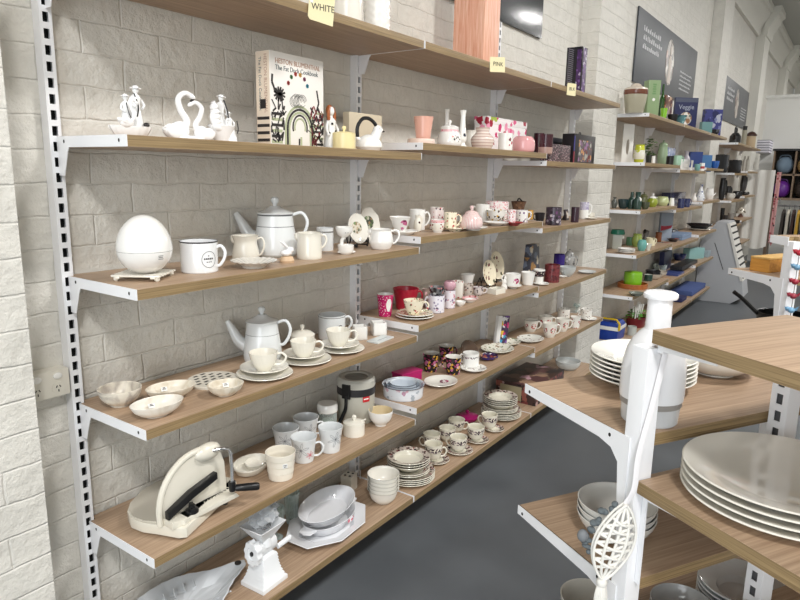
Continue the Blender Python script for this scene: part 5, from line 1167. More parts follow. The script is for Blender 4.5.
for lab, P_ in (('white mug with a red rose, leftmost of four', (3.7296, -0.0780, 0.5660, 0.0449, 0.0737)), ('white mug with a red rose, rear one of four', (3.8933, -0.1079, 0.5660, 0.0478, 0.0756)), ('white mug with a red rose, front one of four', (3.6737, -0.2294, 0.5660, 0.0450, 0.0869)), ('white mug with a red rose, rightmost of four', (3.8695, -0.2339, 0.5660, 0.0435, 0.0822))):
    vessel('mug', lab, 'mug', P_, 'cup', OFFW, handle=dict(ang=R_RIGHT, out=.5), decals=[(R_CAM + .25, .55, .42, .24, 1), (R_CAM - .9, .55, .3, .2, 1)], extra=[RM_], group='rose mugs')
vessel('bowl', 'white cup with a sprig band behind the rose mugs', 'cup', (4.2396, -0.1000, 0.5660, 0.0422, 0.0666), 'straight', floral((238, 236, 230), [(120, 120, 110), (160, 130, 130)], 90, .35))
vessel('ramekin', 'white fluted pot with small red and green marks, right of the rose mugs', 'pot', (4.0110, -0.2680, 0.5660, 0.0363, 0.0741), 'taper', floral((238, 236, 230), [(190, 60, 60), (90, 120, 90)], 70, .3), fn=SWIRL(16, .02))
saucer('white saucer under the last cup before the brick pier', (4.3061, -0.2529, 0.5660, 0.0593, 0.0122), WHITE, h=.01)
vessel('teacup', 'last white speckled cup on a saucer before the brick pier', 'teacup', (4.3116, -0.2363, 0.5700, 0.0437, 0.0694), 'cup', floral((240, 238, 232), [(130, 130, 120), (170, 140, 130)], 100, .4), handle=dict(ang=R_LEFT, out=.5))
x, y, z, r, h = (4.5238, -0.0900, 0.5660, 0.0259, 0.0561)
vessel('wine_glass', 'small stemmed glass against the brick pier', 'glass', (x, y, z, r, h), [(.8, 0), (.8, .02), (.12, .06), (.12, .45), (.8, .6), (1, .85), (.9, 1)], clear_glass(), t=.0015)

# ------------------------------------------------------------------ bottom shelf, first bay
z5 = .2104
x_, y_, z_ = (1.0488, -0.1516, 0.2104)
root = thing('fish_platter', 'large pale grey fish-shaped platter at the bottom left', 'platter', (x_ - .01, y_ + .01, z5), math.radians(-2))
FISH = glaze((206, 210, 214), .2)
def fishf(x, y, z, a):
    k = 1 + .012 * math.sin(a * 26)
    tail = max(0, math.cos(a)) ** 10
    w = 1 - .55 * max(0, math.cos(a)) ** 3
    return (x * k * (1 + .34 * tail), y * k * w + (.5 * y * tail), z + .008 * tail * (x / .2))
MB().lathe([(0, 0), (.1, 0), (.12, .006), (.17, .036), (.185, .042), (.18, .044), (.165, .039), (.115, .012), (0, .008)], 96, sy=.64, fn=fishf).obj('dish', FISH, root)
MB().lathe([(.011, 0), (.011, .003), (0, .003)], 16).obj('eye_hole', plain((40, 38, 36), .6), root, (.222, .004, .0515), rot=(0, -.05, 0))
g = MB()
for k in (-1, 1):
    MB().box((-.06, .012 * k, .0105), (.085, .012, .003), rz=.5).obj('raised_bar', FISH, root)
for k in range(9):
    for s in (-1, 1): MB().tube([(.12 - .035 * k, .05 * s, .02), (.13 - .035 * k, .075 * s, .034)], .0028, 6, smooth=False).obj('raised_rib', FISH, root)
# white plastic mincer
P_ = (1.2800, -0.2464, 0.2104, 0.0657, 0.1442); x_, y_, z_, r_, h_ = P_
root = thing('mincer', 'white plastic hand mincer with an open hopper holding a plastic bag', 'mincer', (1.297, -.232, z5), math.radians(3))
root.scale = (.68, .68, .9)
PW = plain((238, 240, 242), .25)
mb = MB(); n_ = 8
for i in range(n_):
    t0, t1 = i / n_, (i + 1) / n_
    k = lambda t: .05 + .018 * (1 - t) ** 1 * .6 + .022 * (1 - t) ** 3
    a, b = k(t0), k(t1); z0, z1 = .016 + .1 * t0, .016 + .1 * t1
    mb.add([(-a, -a * .9, z0), (a, -a * .9, z0), (a, a * .9, z0), (-a, a * .9, z0), (-b * .9, -b * .85, z1), (b * .9, -b * .85, z1), (b * .9, b * .85, z1), (-b * .9, b * .85, z1)], [[0, 1, 5, 4], [1, 2, 6, 5], [2, 3, 7, 6], [3, 0, 4, 7]] + ([[3, 2, 1, 0]] if i == 0 else []) + ([[4, 5, 6, 7]] if i == n_ - 1 else []))
mb.box((0, 0, 0), (.168, .15, .017)); mb.obj('stand', PW, root, bevel=.003, weld=False)
def cyl(mb, r0, r1, a, b, c, ax): return None
MB().lathe([(0, -.075), (.03, -.075), (.032, -.07), (.032, .06), (.028, .066), (0, .066)], 28).obj('barrel', PW, root, (0, 0, .145), rot=(0, PI / 2, 0))
MB().lathe([(0, 0), (.047, 0), (.047, .024), (.043, .028), (.026, .028), (.026, .02), (0, .02)], 60, fn=lambda x, y, z, a: (x * (1 + .07 * math.sin(a * 10)) if math.hypot(x, y) > .04 else x, y * (1 + .07 * math.sin(a * 10)) if math.hypot(x, y) > .04 else y, z)).obj('ring_nut', PW, root, (-.06, -.004, .145), rot=(0, -PI / 2, 0))
MB().lathe([(0, 0), (.009, 0), (.009, .006), (0, .006)], 14).obj('screw_end', BLACK, root, (-.0805, -.004, .145), rot=(0, -PI / 2, 0))
MB().lathe([(0, 0), (.011, 0), (.012, .075), (.009, .083), (0, .084)], 16).obj('crank_handle', PW, root, (.075, -.02, .118), rot=(0, math.radians(82), math.radians(-8)))
hp = MB(); o0, o1, hz = .028, .085, .06
V = [];
for s_, zz in ((o0, .17), (o1, .235), (o1 - .004, .236), (o0 - .004, .174)):
    V += [(-s_, -s_ * .85, zz), (s_, -s_ * .85, zz), (s_, s_ * .85, zz), (-s_, s_ * .85, zz)]
F_ = []
for lv in range(3):
    for k in range(4): F_.append([lv * 4 + k, lv * 4 + (k + 1) % 4, lv * 4 + 4 + (k + 1) % 4, lv * 4 + 4 + k])
hp.add(V, F_); hp.lathe([(.04, .15), (.032, .19), (.028, .19), (.028, .15)], 20); hp.obj('hopper', PW, root, weld=False)
x0, y0 = root.location.x, root.location.y
rnd = random.Random(5); bag = MB(); bag.ball((0, 0, .045), (.05, .045, .05), 40)
bag.v = [(vx * (1 + .25 * math.sin(vx * 190 + vz * 130) * math.cos(vy * 170)) + rnd.uniform(-.003, .003), vy * (1 + .25 * math.sin(vy * 160 + vz * 210)) + rnd.uniform(-.003, .003), vz * (1 + .18 * math.sin(vx * 150) * math.cos(vy * 130)) + rnd.uniform(-.003, .003)) for vx, vy, vz in bag.v]
tag(bag.obj('plastic_bag', clear_glass((240, 243, 246), .06, .3), None, (x0, y0, z5 + .205), sharp=50), 'crumpled clear plastic bag stuffed in the mincer hopper', 'bag')
g = MB(); pts = []
for k in range(90): pts.append(((.017 + .005 * math.sin(k * 1.7)) * math.cos(k * .52), (.016 + .004 * math.cos(k * 1.3)) * math.sin(k * .52), .002 * math.sin(k * .9) + .00025 * k))
tag(g.tube(pts, .0011, 5, smooth=False).obj('wire_scourer', STEEL, None, (x0 - .016, y0 - .026, z5 + .214)), 'coil of fine steel wire lying in the mincer hopper', 'wire coil')
x, y, z, r, h = (1.5051, -0.0750, 0.2104, 0.0316, 0.1215)
vessel('wine_glass', 'tall clear stemmed glass behind the white mincer', 'glass', (x, y, z, r, h), [(.7, 0), (.7, .015), (.1, .04), (.1, .4), (.5, .47), (.85, .62), (1, .85), (.95, 1)], clear_glass(), t=.0016)
x, y, z, r, h = (1.6135, -0.0450, 0.2104, 0.0311, 0.1274)
vessel('tumbler', 'tall clear tumbler by the wall behind the octagonal platter', 'glass', (x, y, z, r, min(h, .16)), 'taper', clear_glass(), t=.0018)
P_ = (1.6383, -0.2110, 0.2104, 0.1639, 0.0283); x, y, z, r, h = P_; r = .176
PEARL = glaze((232, 233, 236), .15)
octx = lambda x, y, z, a: (x, y, z)
MB_o = MB().lathe([(0, 0), (r * .6, 0), (r * .64, .003), (r * .7, .014), (r, .026), (r * .99, .029), (r * .7, .018), (r * .6, .006), (0, .005)], 8, sx=1.12, sy=.76, rot=PI / 8 * 0).obj('platter', PEARL, None, (x + .026, y + .028, z5), math.radians(4), sharp=20)
# chamfered oblong outline: turn the eight-gon by half a side
for v in MB_o.data.vertices:
    a = math.atan2(v.co.y / .76, v.co.x / 1.12) + PI / 8; q = math.hypot(v.co.y / .76, v.co.x / 1.12); v.co.x = 1.12 * q * math.cos(a); v.co.y = .76 * q * math.sin(a)
tag(MB_o, 'eight-sided pale platter under the two oval dishes', 'platter')
PLX, PLY = x + .03, y + .03
def oval(mb, r, h, t=.004, sy=.66, n=48): return mb.lathe(hollow([(r * .7, 0), (r * .78, h * .1), (r * .93, h * .75), (r, h * .9), (r * 1.04, h)], t), n, sy=sy)
root = thing('casserole_dish', 'white oval oven dish with tab handles and a pink flower print, under the grey-white one', 'dish', (PLX + .012, PLY + .002, z5 + .0066), math.radians(6))
oval(MB(), .124, .046).obj('body', [PEARL], root)
for s in (-1, 1): MB().prism([(s * .118, -.03), (s * .155, -.024), (s * .163, 0), (s * .155, .024), (s * .118, .03)], .039, .0445, 'z').obj('handle', PEARL, root, bevel=.0015)
g = MB(); g.lathe([(0, 0), (.024, 0), (0, .0004)], 16, sy=.35); g.obj('flower_print', floral((228, 226, 230), [(200, 90, 110), (230, 150, 160), (150, 130, 150)], 70, .9, .2, .6), root, (.03, -.0785, .03), rot=(PI / 2 - .25, 0, .12))
root = thing('casserole_dish', 'large grey-white oval dish tilted on top of the stack', 'dish', (PLX + .006, PLY + .006, z5 + .054), math.radians(6))
o_ = oval(MB(), .132, .045).obj('body', glaze((230, 232, 236), .1), root, rot=(0, math.radians(-4), 0))
# stacked white bowls
P_ = (1.9599, -0.2276, 0.2104, 0.0645, 0.1237); x, y, z, r, h = P_
names5 = ['lowest', 'second from the bottom', 'middle one', 'second from the top', 'topmost']
bh_ = .058; stp = (h - bh_) / 4
for i in range(5):
    vessel('bowl', 'plain white bowl, %s of the stack at the bottom shelf end' % names5[i], 'bowl', (x, y, z5 + i * max(stp, .0135), r, bh_), [(.56, 0), (.6, .04), (.8, .3), (.91, .65), (.96, .9), (1.03, 1)], OFFW, group='stacked white bowls', t=.0018)
x, y, z, r, h = (1.9463, -0.0550, 0.2104, 0.0365, 0.0584)
root = thing('holed_block', 'small white ceramic block with four dark holes by the wall', 'holder', (x, y, z5), .2)
MB().box((0, 0, 0), (.06, .05, .07)).obj('block', IVORY, root, bevel=.003)
for sx in (-.014, .014):
    for sy in (-.011, .011): MB().lathe([(.0055, 0), (.0055, .0008), (0, .0008)], 12).obj('hole', DARKHOLE, root, (sx, sy, .0702))
tag(MB().tube([(x + .034, y + .0, z5 + .062), (x + .06, y - .005, z5 + .068), (x + .09, y + .01, z5 + .045), (x + .1, y + .02, z5 + .0035)], .0022, 6).obj('white_cord', METALW, None), 'thin white cord curving from the holed block', 'cord')

# ------------------------------------------------------------------ bottom shelf, second bay: the brown-rimmed dinner set
RIMP = floral((200, 188, 176), [(90, 44, 48), (60, 36, 40), (150, 90, 90), (120, 110, 96), (44, 36, 40)], 75, .85, .18, .5)
SET = glaze((232, 228, 212), .14); EDGE = SET
def dinner(label, x, y, z, r, h, grp): return plate('dinner_plate', label, 'plate', (x, y, z, r, h), SET, RIMP, grp, 44, edge=EDGE, well=.66)
def soup(label, x, y, z, r, h, grp): 
    pr = [(0, 0, 0), (r * .5, 0, 0), (r * .62, h * .25, 0), (r * .7, h * .78, 0), (r * .98, h * .97, 0), (r, h, 2), (r * .985, h + .002, 2), (r * .96, h + .001, 1), (r * .7, h * .86, 1), (r * .67, h * .8, 0), (r * .61, h * .25 + .003, 0), (0, .006, 0)]
    return tag(MB().lathe(pr, 44).obj('soup_plate', [SET, RIMP, EDGE], None, (x, y, z)), label, 'plate', grp)
ords = ['lowest', 'second', 'third', 'fourth', 'fifth', 'sixth', 'seventh']
x, y, z, r, h = (2.1875, -0.2030, 0.2104, 0.1139, 0.0250); r1 = r
for i in range(4): dinner('brown-rimmed dinner plate, %s from the bottom, in the nearer plate stack' % ords[i], x, y, z5 + .0085 * i, r, .018, 'dinner plates of the nearer stack')
zz = z5 + .0085 * 3 + .019
x2, y2 = x - .004, y + .004
rs = r * .84
for i in range(2): dinner('brown-rimmed dessert plate, %s from the bottom, in the nearer plate stack' % ['fifth', 'sixth'][i], x2, y2, zz - .012 + .008 * i, rs, .018, 'dessert plates of the nearer stack')
zz = zz + .0155
for i in range(3): soup('brown-rimmed soup plate, %s of three on top of the nearer plate stack' % ['lowest', 'middle', 'topmost'][i], x2, y2, zz + .0108 * i - .006, rs * 1.0, .034, 'soup plates of the nearer stack')
x, y, z, r, h = (3.1187, -0.1909, 0.2104, 0.1130, 0.0671)
for i in range(4): dinner('brown-rimmed dinner plate, %s from the bottom, in the farther plate stack' % ords[i], x, y, z5 + .0085 * i, r, .018, 'dinner plates of the farther stack')
zz = z5 + .0085 * 3 + .019 - .012
for i in range(3): dinner('brown-rimmed dessert plate, %s from the bottom, in the farther plate stack' % ['fifth', 'sixth', 'seventh'][i], x - .004, y + .004, zz + .008 * i, r * .87, .018, 'dessert plates of the farther stack')
zz += .016 + .008
for i in range(4): soup('brown-rimmed soup plate, %s of four on top of the farther plate stack' % ['lowest', 'second', 'third', 'topmost'][i], x - .006, y + .005, zz + .0108 * i, r * .84, .034, 'soup plates of the farther stack')
CUPB = floral((228, 220, 204), [(60, 44, 56), (90, 60, 70), (130, 110, 120), (48, 40, 50)], 120, .85, .2, .5)
def setcup(where, P, ha, raised=True):
    vessel('teacup', 'cream teacup with a dark flower band, ' + where, 'teacup', (P[0], P[1], P[2], P[3], P[4]), [(.5, 0), (.52, .04), (.8, .2), (.9, .42), (.9, .52), (1, .56), (.99, .9), (1.02, 1)], SET, bands=[(.55, .86, 1)], extra=[CUPB], handle=dict(ang=ha, out=.5, hi=.7, lo=.2, r=.0036), group='dark-banded cream teacups')
for where, ps, pc, ha in (('front left, on the saucer nearest the plate stack', (2.4092, -0.2055, 0.2104, 0.0640, 0.0321), (2.4030, -0.1921, 0.2184, 0.0427, 0.0807), R_RIGHT), ('on the second saucer along the shelf front', (2.5667, -0.2372, 0.2104, 0.0700, 0.0191), (2.5664, -0.2338, 0.2184, 0.0430, 0.0694), R_LEFT - .4), ('on the third saucer along the shelf front', (2.7297, -0.2512, 0.2104, 0.0587, 0.0314), (2.7348, -0.2391, 0.2184, 0.0435, 0.0687), R_AWAY), ('on the farthest saucer, before the farther plate stack', (2.9115, -0.2548, 0.2104, 0.0533, 0.0426), (2.9104, -0.2249, 0.2184, 0.0428, 0.0773), R_LEFT - .4)):
    plate('saucer', 'dark-rimmed cream saucer of the cup ' + where, 'saucer', (*ps[:4], .012), SET, RIMP, 'dark-rimmed cream saucers', 36, well=.48, edge=EDGE)
    setcup(where, pc, ha)
setcup('rear left, standing bare behind the front saucers', (2.5109, -0.1150, 0.2104, 0.0421, 0.0813), R_LEFT)
setcup('rear middle, standing bare on the shelf', (2.6505, -0.1201, 0.2104, 0.0435, 0.0684), R_AWAY); setcup('rear right, handle towards the shelf front', (2.7726, -0.1018, 0.2104, 0.0437, 0.0694), R_RIGHT)
P_ = (2.9373, -0.0750, 0.2104, 0.0608, 0.0433); x, y, z, r, h = P_
vessel('lidded_dish', 'dark pink lidded round dish against the wall', 'dish', (x, y, z, r, h * .62), 'deep', plain((150, 24, 92), .25), lid=dict(h=.5, knob=.16, over=1.04))
# bottom shelf, third bay
xa, ya, _ = (3.4076, -0.0887, 0.2104); 
root = thing('puzzle_box', 'large shallow box with a brown picture lid at the far bottom shelf', 'box', (xa + .19, -.155, z5), 0)
BOXP = floral((110, 88, 74), [(70, 50, 44), (150, 120, 100), (190, 150, 160), (90, 60, 60), (40, 34, 34)], 12, .9, .4, .7)
MB().box((0, 0, 0), (.44, .26, .112)).obj('body', floral((70, 50, 48), [(120, 60, 60), (180, 150, 150), (40, 32, 34), (150, 90, 80)], 30, .85, .4, .6), root, bevel=.001)
MB().box((0, 0, .113), (.444, .264, .006)).obj('lid', BOXP, root, bevel=.0015); MB().box((-.223, .03, .012), (.0012, .14, .085)).obj('pale_label', plain((170, 160, 130), .6), root)
x, y, z, r, h = (4.2261, -0.1600, 0.2104, 0.0884, 0.0305)
vessel('glass_dish', 'clear rectangular-looking glass dish at the end of the bottom shelf by the pier', 'dish', (x, y, z5, min(r, .1), max(.06, min(h, .12))), 'deep', CUT, t=.004)

# ------------------------------------------------------------------ far bays: green wares, blue wares, black wares
def pot(name, label, cat, P, prof, m, **k): return vessel(name, label, cat, P, prof, m, seg=20, t=.003, **k)
def box(label, x0, x1, y, z, h, m, d=.06, name='box', cat='box', **k): return block(name, label, cat, ((x0 + x1) / 2, y + d / 2, z), (x1 - x0, d, h), m, **k)
def camwise(x0, x1, y): return ((x0 + x1) / 2, y)
FACE = math.radians(-50)
STONE = glaze((176, 170, 148), .35); DGREEN = glaze((36, 66, 58), .2); LGREEN = glaze((150, 188, 150), .2); LIME = glaze((132, 194, 40), .2)
def_d0 = (5.1639, -0.2000, 2.0241, 0.0880, 0.2173); x, y, z, r, h = def_d0
root = thing('stoneware_jar', 'olive stoneware jar with brown shoulder band and cream domed lid', 'jar', (x, y, z))
MB().lathe([(0, 0), (r * .72, 0), (r * .76, .005), (r * .98, h * .62), (0, h * .62)], 28).obj('body', STONE, root)
MB().lathe([(r * .985, h * .62), (r * 1.03, h * .66), (r * 1.0, h * .78), (0, h * .78)], 28).obj('shoulder_band', glaze((112, 62, 42), .25), root)
MB().lathe([(r * 1.0, h * .78), (r * .95, h * .83), (r * .5, h * .9), (r * .36, h * .97), (r * .22, h * 1.0), (0, h)], 28).obj('lid', glaze((214, 200, 184), .35), root)
GB = plain((140, 164, 122), .4)
x0 = 5.4613; x1 = 5.7599
root = thing('boxed_bottle', 'tall pale green carton with a white badge beside the stoneware jar', 'box', ((x0 + x1) / 2, -.2, 2.0241), FACE)
hh = 0.2906; MB().box((0, 0, 0), (.1, .09, hh)).obj('carton', GB, root, bevel=.001)
MB().lathe([(.012, 0), (.012, .001), (0, .001)], 16).obj('badge', WHITE, root, (0, -.0452, hh * .48), rot=(PI / 2, 0, 0)); g = MB()
for k in range(5): g.box((0, -.0454, hh * (.62 + .06 * k)), (.03 - .006 * (k % 2), .0008, .012))
g.obj('print', plain((110, 150, 96), .5), root)
vessel('bottle', 'slim dark green bottle behind the pale green carton', 'bottle', (6.2912, -0.1200, 2.0241, 0.0229, 0.3468), [(.95, 0), (1, .05), (1, .6), (.5, .75), (.42, 1)], plain((54, 96, 44), .1, trans=.3), seg=18)
pot('tumbler', 'lime green glass right of the pale green carton', 'glass', (5.8929, -0.2400, 2.0241, 0.0299, 0.0984), 'taper', LIME)
x0 = 6.2894; x1 = 6.5582; box('small brown and cream picture card behind the lime glass', x0, x1, -.15, 2.0241, 0.2558, floral((110, 66, 50), [(220, 190, 160), (70, 44, 38), (180, 120, 90)], 22, .8), .012, 'picture_card', 'card')
x0 = 6.5398; x1 = 7.5909; hh = 0.3051; NAVB = plain((34, 40, 84), .35)
root = thing('cookbook', 'dark blue cookbook with a round food picture, standing on the top shelf', 'book', ((x0 + x1) / 2, -.16, 2.0241), FACE)
w = .235; MB().box((0, 0, 0), (w, .035, hh)).obj('cover', NAVB, root, bevel=.001); MB().box((0, -.018, hh * .86), (w, .001, hh * .12)).obj('title_band', plain((78, 84, 104), .4), root)
MB().lathe([(w * .27, 0), (w * .27, .001), (0, .001)], 28, sy=1.0).obj('food_picture', floral((196, 190, 180), [(150, 110, 80), (230, 226, 220), (90, 100, 90), (170, 150, 130)], 26, .8, .3, .6), root, (0, -.018, hh * .34), rot=(PI / 2, 0, 0))
words('title', 'Veggie', w * .26, plain((170, 176, 190), .5), root, (0, -.0185, hh * .7))
pot('glass_dish', 'pale teal patterned glass dish in front of the dark blue cookbook', 'dish', (6.4891, -0.2500, 2.0241, 0.0557, 0.0863), 'flare', floral((96, 140, 146), [(60, 100, 104), (150, 190, 190)], 40, .7))
pot('dish', 'flat black dish left of the teal glass dish', 'dish', (6.3983, -0.2000, 2.0241, 0.0460, 0.0903), 'bowl', BLACK)
x0 = 7.6015; x1 = 8.2176; box('teal and grey carton between the dark blue cookbook and the blue boxed set', (x0 + x1) / 2 - .06, (x0 + x1) / 2 + .06, -.24, 2.0241, 0.1292, plain((106, 148, 150), .4), .06, rz=FACE)
x0 = 8.0798; x1 = 9.2460; box('blue boxed set with white printed panels on the top shelf', (x0 + x1) / 2 - .11, (x0 + x1) / 2 + .11, -.16, 2.0241, 0.3317, floral((62, 66, 130), [(180, 184, 200), (40, 44, 90), (120, 126, 170)], 14, .7, .3, .6), .06, rz=FACE)
pot('bowl', 'black and white marbled bowl below the blue boxed set', 'bowl', (*(8.2679, -0.2200, 2.0241, 0.0866, 0.1550)[:3], .075, .07), 'deep', floral((36, 36, 40), [(200, 200, 204), (90, 90, 96), (20, 20, 22)], 20, .6))

# second shelf down
x, y, z, r, h = (5.4800, -0.0800, 1.6570, 0.0372, 0.3100)
root = thing('serving_board', 'white board with a long oval hole standing on edge by the first pier', 'board', (x, y, z), -.9)
mb = MB(); w2 = .045; pts = [(-w2, 0), (w2, 0), (w2 * 1.1, h), (-w2 * 1.1, h)]
oo = [(.3 * w2 * math.cos(t), h * .42 + h * .2 * math.sin(t)) for t in [2 * PI * k / 16 for k in range(16)]]
rim = []
for k in range(16):
    t = 2 * PI * k / 16; c_, s_ = math.cos(t), math.sin(t); q = max(abs(c_), abs(s_)); rim.append((w2 * c_ / q, h * .5 + h * .5 * s_ / q))
V = [(a, -.006, b) for a, b in oo] + [(a, -.006, b) for a, b in rim] + [(a, .006, b) for a, b in oo] + [(a, .006, b) for a, b in rim]
F_ = []
for k in range(16):
    k2 = (k + 1) % 16; F_ += [[k, k2, 16 + k2, 16 + k], [32 + k, 48 + k, 48 + k2, 32 + k2], [k, 32 + k, 32 + k2, k2], [16 + k, 16 + k2, 48 + k2, 48 + k]]
mb.add(V, F_); mb.obj('board', WHITE, root)
YEL = glaze((200, 206, 60), .25)
pot('vase', 'yellow and white jug shaped vase right of the holed white board', 'vase', (5.4087, -0.2000, 1.6570, 0.0444, 0.1434), 'jug', YEL, bands=[(.2, .7, 1)], extra=[floral((232, 230, 214), [(200, 206, 60), (240, 238, 230)], 18, .5)])
def plant(label, P, m, potm):
    x, y, z, r, h = P
    root = thing('potted_plant', label, 'plant', (x, y, z))
    MB().lathe(hollow([(r * .5, 0), (r * .6, h * .35)], .004), 16).obj('pot', potm, root)
    g = MB(); rn = random.Random(int(x * 100))
    for k in range(60):
        a = rn.uniform(0, 2 * PI); q = rn.uniform(.1, 1); zz = h * rn.uniform(.35, 1); c = Vector((r * q * math.cos(a), r * q * math.sin(a), zz)); s = h * .1
        R = Matrix.Rotation(rn.uniform(0, 6), 3, 'Z') @ Matrix.Rotation(rn.uniform(-1, 1), 3, 'X')
        g.add([c + R @ Vector(v) * s for v in ((-1, 0, 0), (0, -.4, .15), (1, 0, 0), (0, .4, .15), (0, 0, -.05))], [[0, 1, 2, 3], [0, 4, 1], [1, 4, 2], [2, 4, 3], [3, 4, 0]])
    g.obj('foliage', m, root); return root
plant('bushy green artificial plant in a dark pot on the second shelf', (5.9250, -0.1500, 1.6570, 0.0570, 0.2206), plain((76, 104, 52), .6), plain((44, 50, 44), .4))
pot('jar', 'pale green glass jar right of the bushy plant', 'jar', (6.4076, -0.1400, 1.6570, 0.0469, 0.1834), 'jug', plain((150, 172, 140), .2), lid=dict(h=.15, knob=.2))
pot('candle', 'short white candle before the bushy plant', 'candle', (5.5796, -0.2700, 1.6570, 0.0144, 0.0600), 'drum', WHITE)
x0 = 6.7771; x1 = 7.0955; box('pale blue checked tile standing behind the dark green mug', x0, x1, -.1, 1.657, 0.1823, floral((150, 164, 200), [(110, 126, 180), (210, 214, 226)], 30, .8), .012, 'tile', 'tile')
pot('mug', 'black mug left of the mint mug', 'mug', (6.2806, -0.2400, 1.6570, 0.0320, 0.0806), 'straight', BLACK)
pot('mug', 'mint green mug at the end of the first far bay', 'mug', (6.5587, -0.2400, 1.6570, 0.0427, 0.0933), 'round', glaze((168, 206, 180), .2), handle=dict(out=.5))
pot('figurine', 'grey lavender bust-like figurine beside the blue box', 'figurine', (7.5292, -0.1200, 1.6190, 0.0433, 0.2081), 'vase', glaze((172, 168, 178), .4))
x0 = 7.6144; x1 = 8.2948; box('deep blue box with a white lid on the second shelf', (x0 + x1) / 2 - .075, (x0 + x1) / 2 + .075, -.16, 1.619, 0.2151, plain((44, 66, 128), .4), .09, rz=FACE)
for k, lab in enumerate(('small white square sign at the bay start', 'small white hourglass shaped sign next to the square sign')):
    x0 = (6.5454, 6.9453)[k]; x1 = (6.8988, 7.1370)[k]
    if k == 0:
        o = block('square_sign', lab, 'sign', ((x0 + x1) / 2, -.28, 1.619), (x1 - x0, .012, .1), WHITE); MB().box((0, -.0066, .03), ((x1 - x0) * .5, .0006, .03)).obj('faint_print', plain((200, 196, 190), .5), o)
    else: tag(MB().prism([(-.03, 0), (.03, 0), (.012, .05), (.03, .1), (-.03, .1), (-.012, .05)], -.006, .006, 'y').obj('hourglass_sign', WHITE, None, ((x0 + x1) / 2, -.28, 1.619)), lab, 'sign')
pot('cup', 'teal cup right of the white hourglass sign', 'cup', (7.4260, -0.2600, 1.6190, 0.0317, 0.0711), 'deep', TEAL)
x0 = 8.1077; x1 = 8.6244; box('medium blue carton right of the deep blue box', (x0 + x1) / 2 - .06, (x0 + x1) / 2 + .06, -.2, 1.619, 0.1921, plain((70, 118, 170), .4), .08, rz=FACE)
pot('cup', 'small white cup with a red motif before the medium blue carton', 'cup', (7.5566, -0.2800, 1.6190, 0.0268, 0.0844), 'straight', WHITE, bands=[(.3, .6, 1)], extra=[plain((180, 60, 60), .3)])
pot('bowl', 'bright blue bowl before the second brick pier', 'bowl', (8.4778, -0.2500, 1.6570, 0.0476, 0.0888), 'deep', glaze((40, 96, 176), .15))

# third shelf down
pot('bottle', 'small smoked glass bottle near the first pier on the teal shelf', 'bottle', (5.4055, -0.0350, 1.2870, 0.0250, 0.0920), 'vase', plain((96, 100, 96), .15))
pot('bowl', 'dark teal bowl near the first pier', 'bowl', (5.4363, -0.1000, 1.2870, 0.0457, 0.0766), 'deep', glaze((40, 62, 64), .2))
pot('bottle', 'dark green bottle with a pale tag, right of the dark teal bowl', 'bottle', (5.4548, -0.1600, 1.2870, 0.0311, 0.1363), [(.95, 0), (1, .5), (.5, .72), (.4, 1)], DGREEN)
pot('jar', 'dark green square-shouldered jar with a white label', 'jar', (5.4125, -0.2200, 1.2870, 0.0327, 0.1388), [(.95, 0), (1, .6), (.6, .7), (.7, 1)], DGREEN, decals=[(R_CAM + .4, .6, .3, .12, 1)], extra=[WHITE])
pot('jar', 'olive lidded jar in the middle of the green shelf', 'jar', (5.9336, -0.1300, 1.2870, 0.0401, 0.0931), 'jug', glaze((92, 96, 60), .3), lid=dict(h=.2, knob=.2))
pot('cup', 'dark olive cup in front of the lidded jar', 'cup', (5.4637, -0.2700, 1.2870, 0.0328, 0.0585), 'deep', glaze((70, 76, 56), .3))
pot('pot', 'yellow-green round pot with a white lid', 'pot', (5.9624, -0.2000, 1.2870, 0.0444, 0.0773), 'pot', glaze((146, 160, 50), .25), lid=dict(h=.25, knob=.3, m=WHITE))
pot('milk_jug', 'pale celery green jug with handle', 'jug', (6.3204, -0.2000, 1.2870, 0.0560, 0.0831), 'jug', glaze((192, 202, 150), .2), handle=dict(ang=R_LEFT, out=.4))
pot('bell', 'little white bell shaped ornament beside the celery green jug', 'ornament', (6.3792, -0.2700, 1.2500, 0.0234, 0.1085), 'jug', WHITE)
x0 = 6.9385; x1 = 7.6344; box('long navy carton with a pale label on the navy shelf', x0, x1, -.13, 1.25, 0.1436, floral((34, 38, 60), [(160, 176, 200), (24, 26, 40), (60, 70, 110)], 12, .5), .09)
for k, (lab, P_) in enumerate((('navy blue mug, left one of two on the shelf edge', (6.8218, -0.2600, 1.2500, 0.0323, 0.0934)), ('navy blue mug, right one of two on the shelf edge', (7.0957, -0.2600, 1.2500, 0.0308, 0.0873)))): pot('mug', lab, 'mug', P_, 'straight', NAVY, handle=dict(out=.5), group='navy mugs')
BW = floral((226, 230, 236), [(44, 66, 140), (90, 110, 170), (40, 50, 110)], 38, .6)
pot('vase', 'tall blue and white vase on the navy shelf', 'vase', (8.5124, -0.1200, 1.2500, 0.0365, 0.2245), 'vase', BW)
pot('ginger_jar', 'squat blue and white jar before the tall vase', 'jar', (7.9749, -0.2200, 1.2500, 0.0457, 0.1166), 'pot', BW, lid=dict(h=.2, knob=.25))
pot('figurine', 'white ornament left of the blue and white vases', 'ornament', (7.8528, -0.1800, 1.2500, 0.0282, 0.1289), 'vase', WHITE)
pot('pitcher', 'white bird-like pitcher before the second pier', 'jug', (8.6395, -0.2000, 1.2900, 0.0490, 0.1375), 'jug', WHITE, spout=dict(ang=R_RIGHT, out=.7, hi=.6))

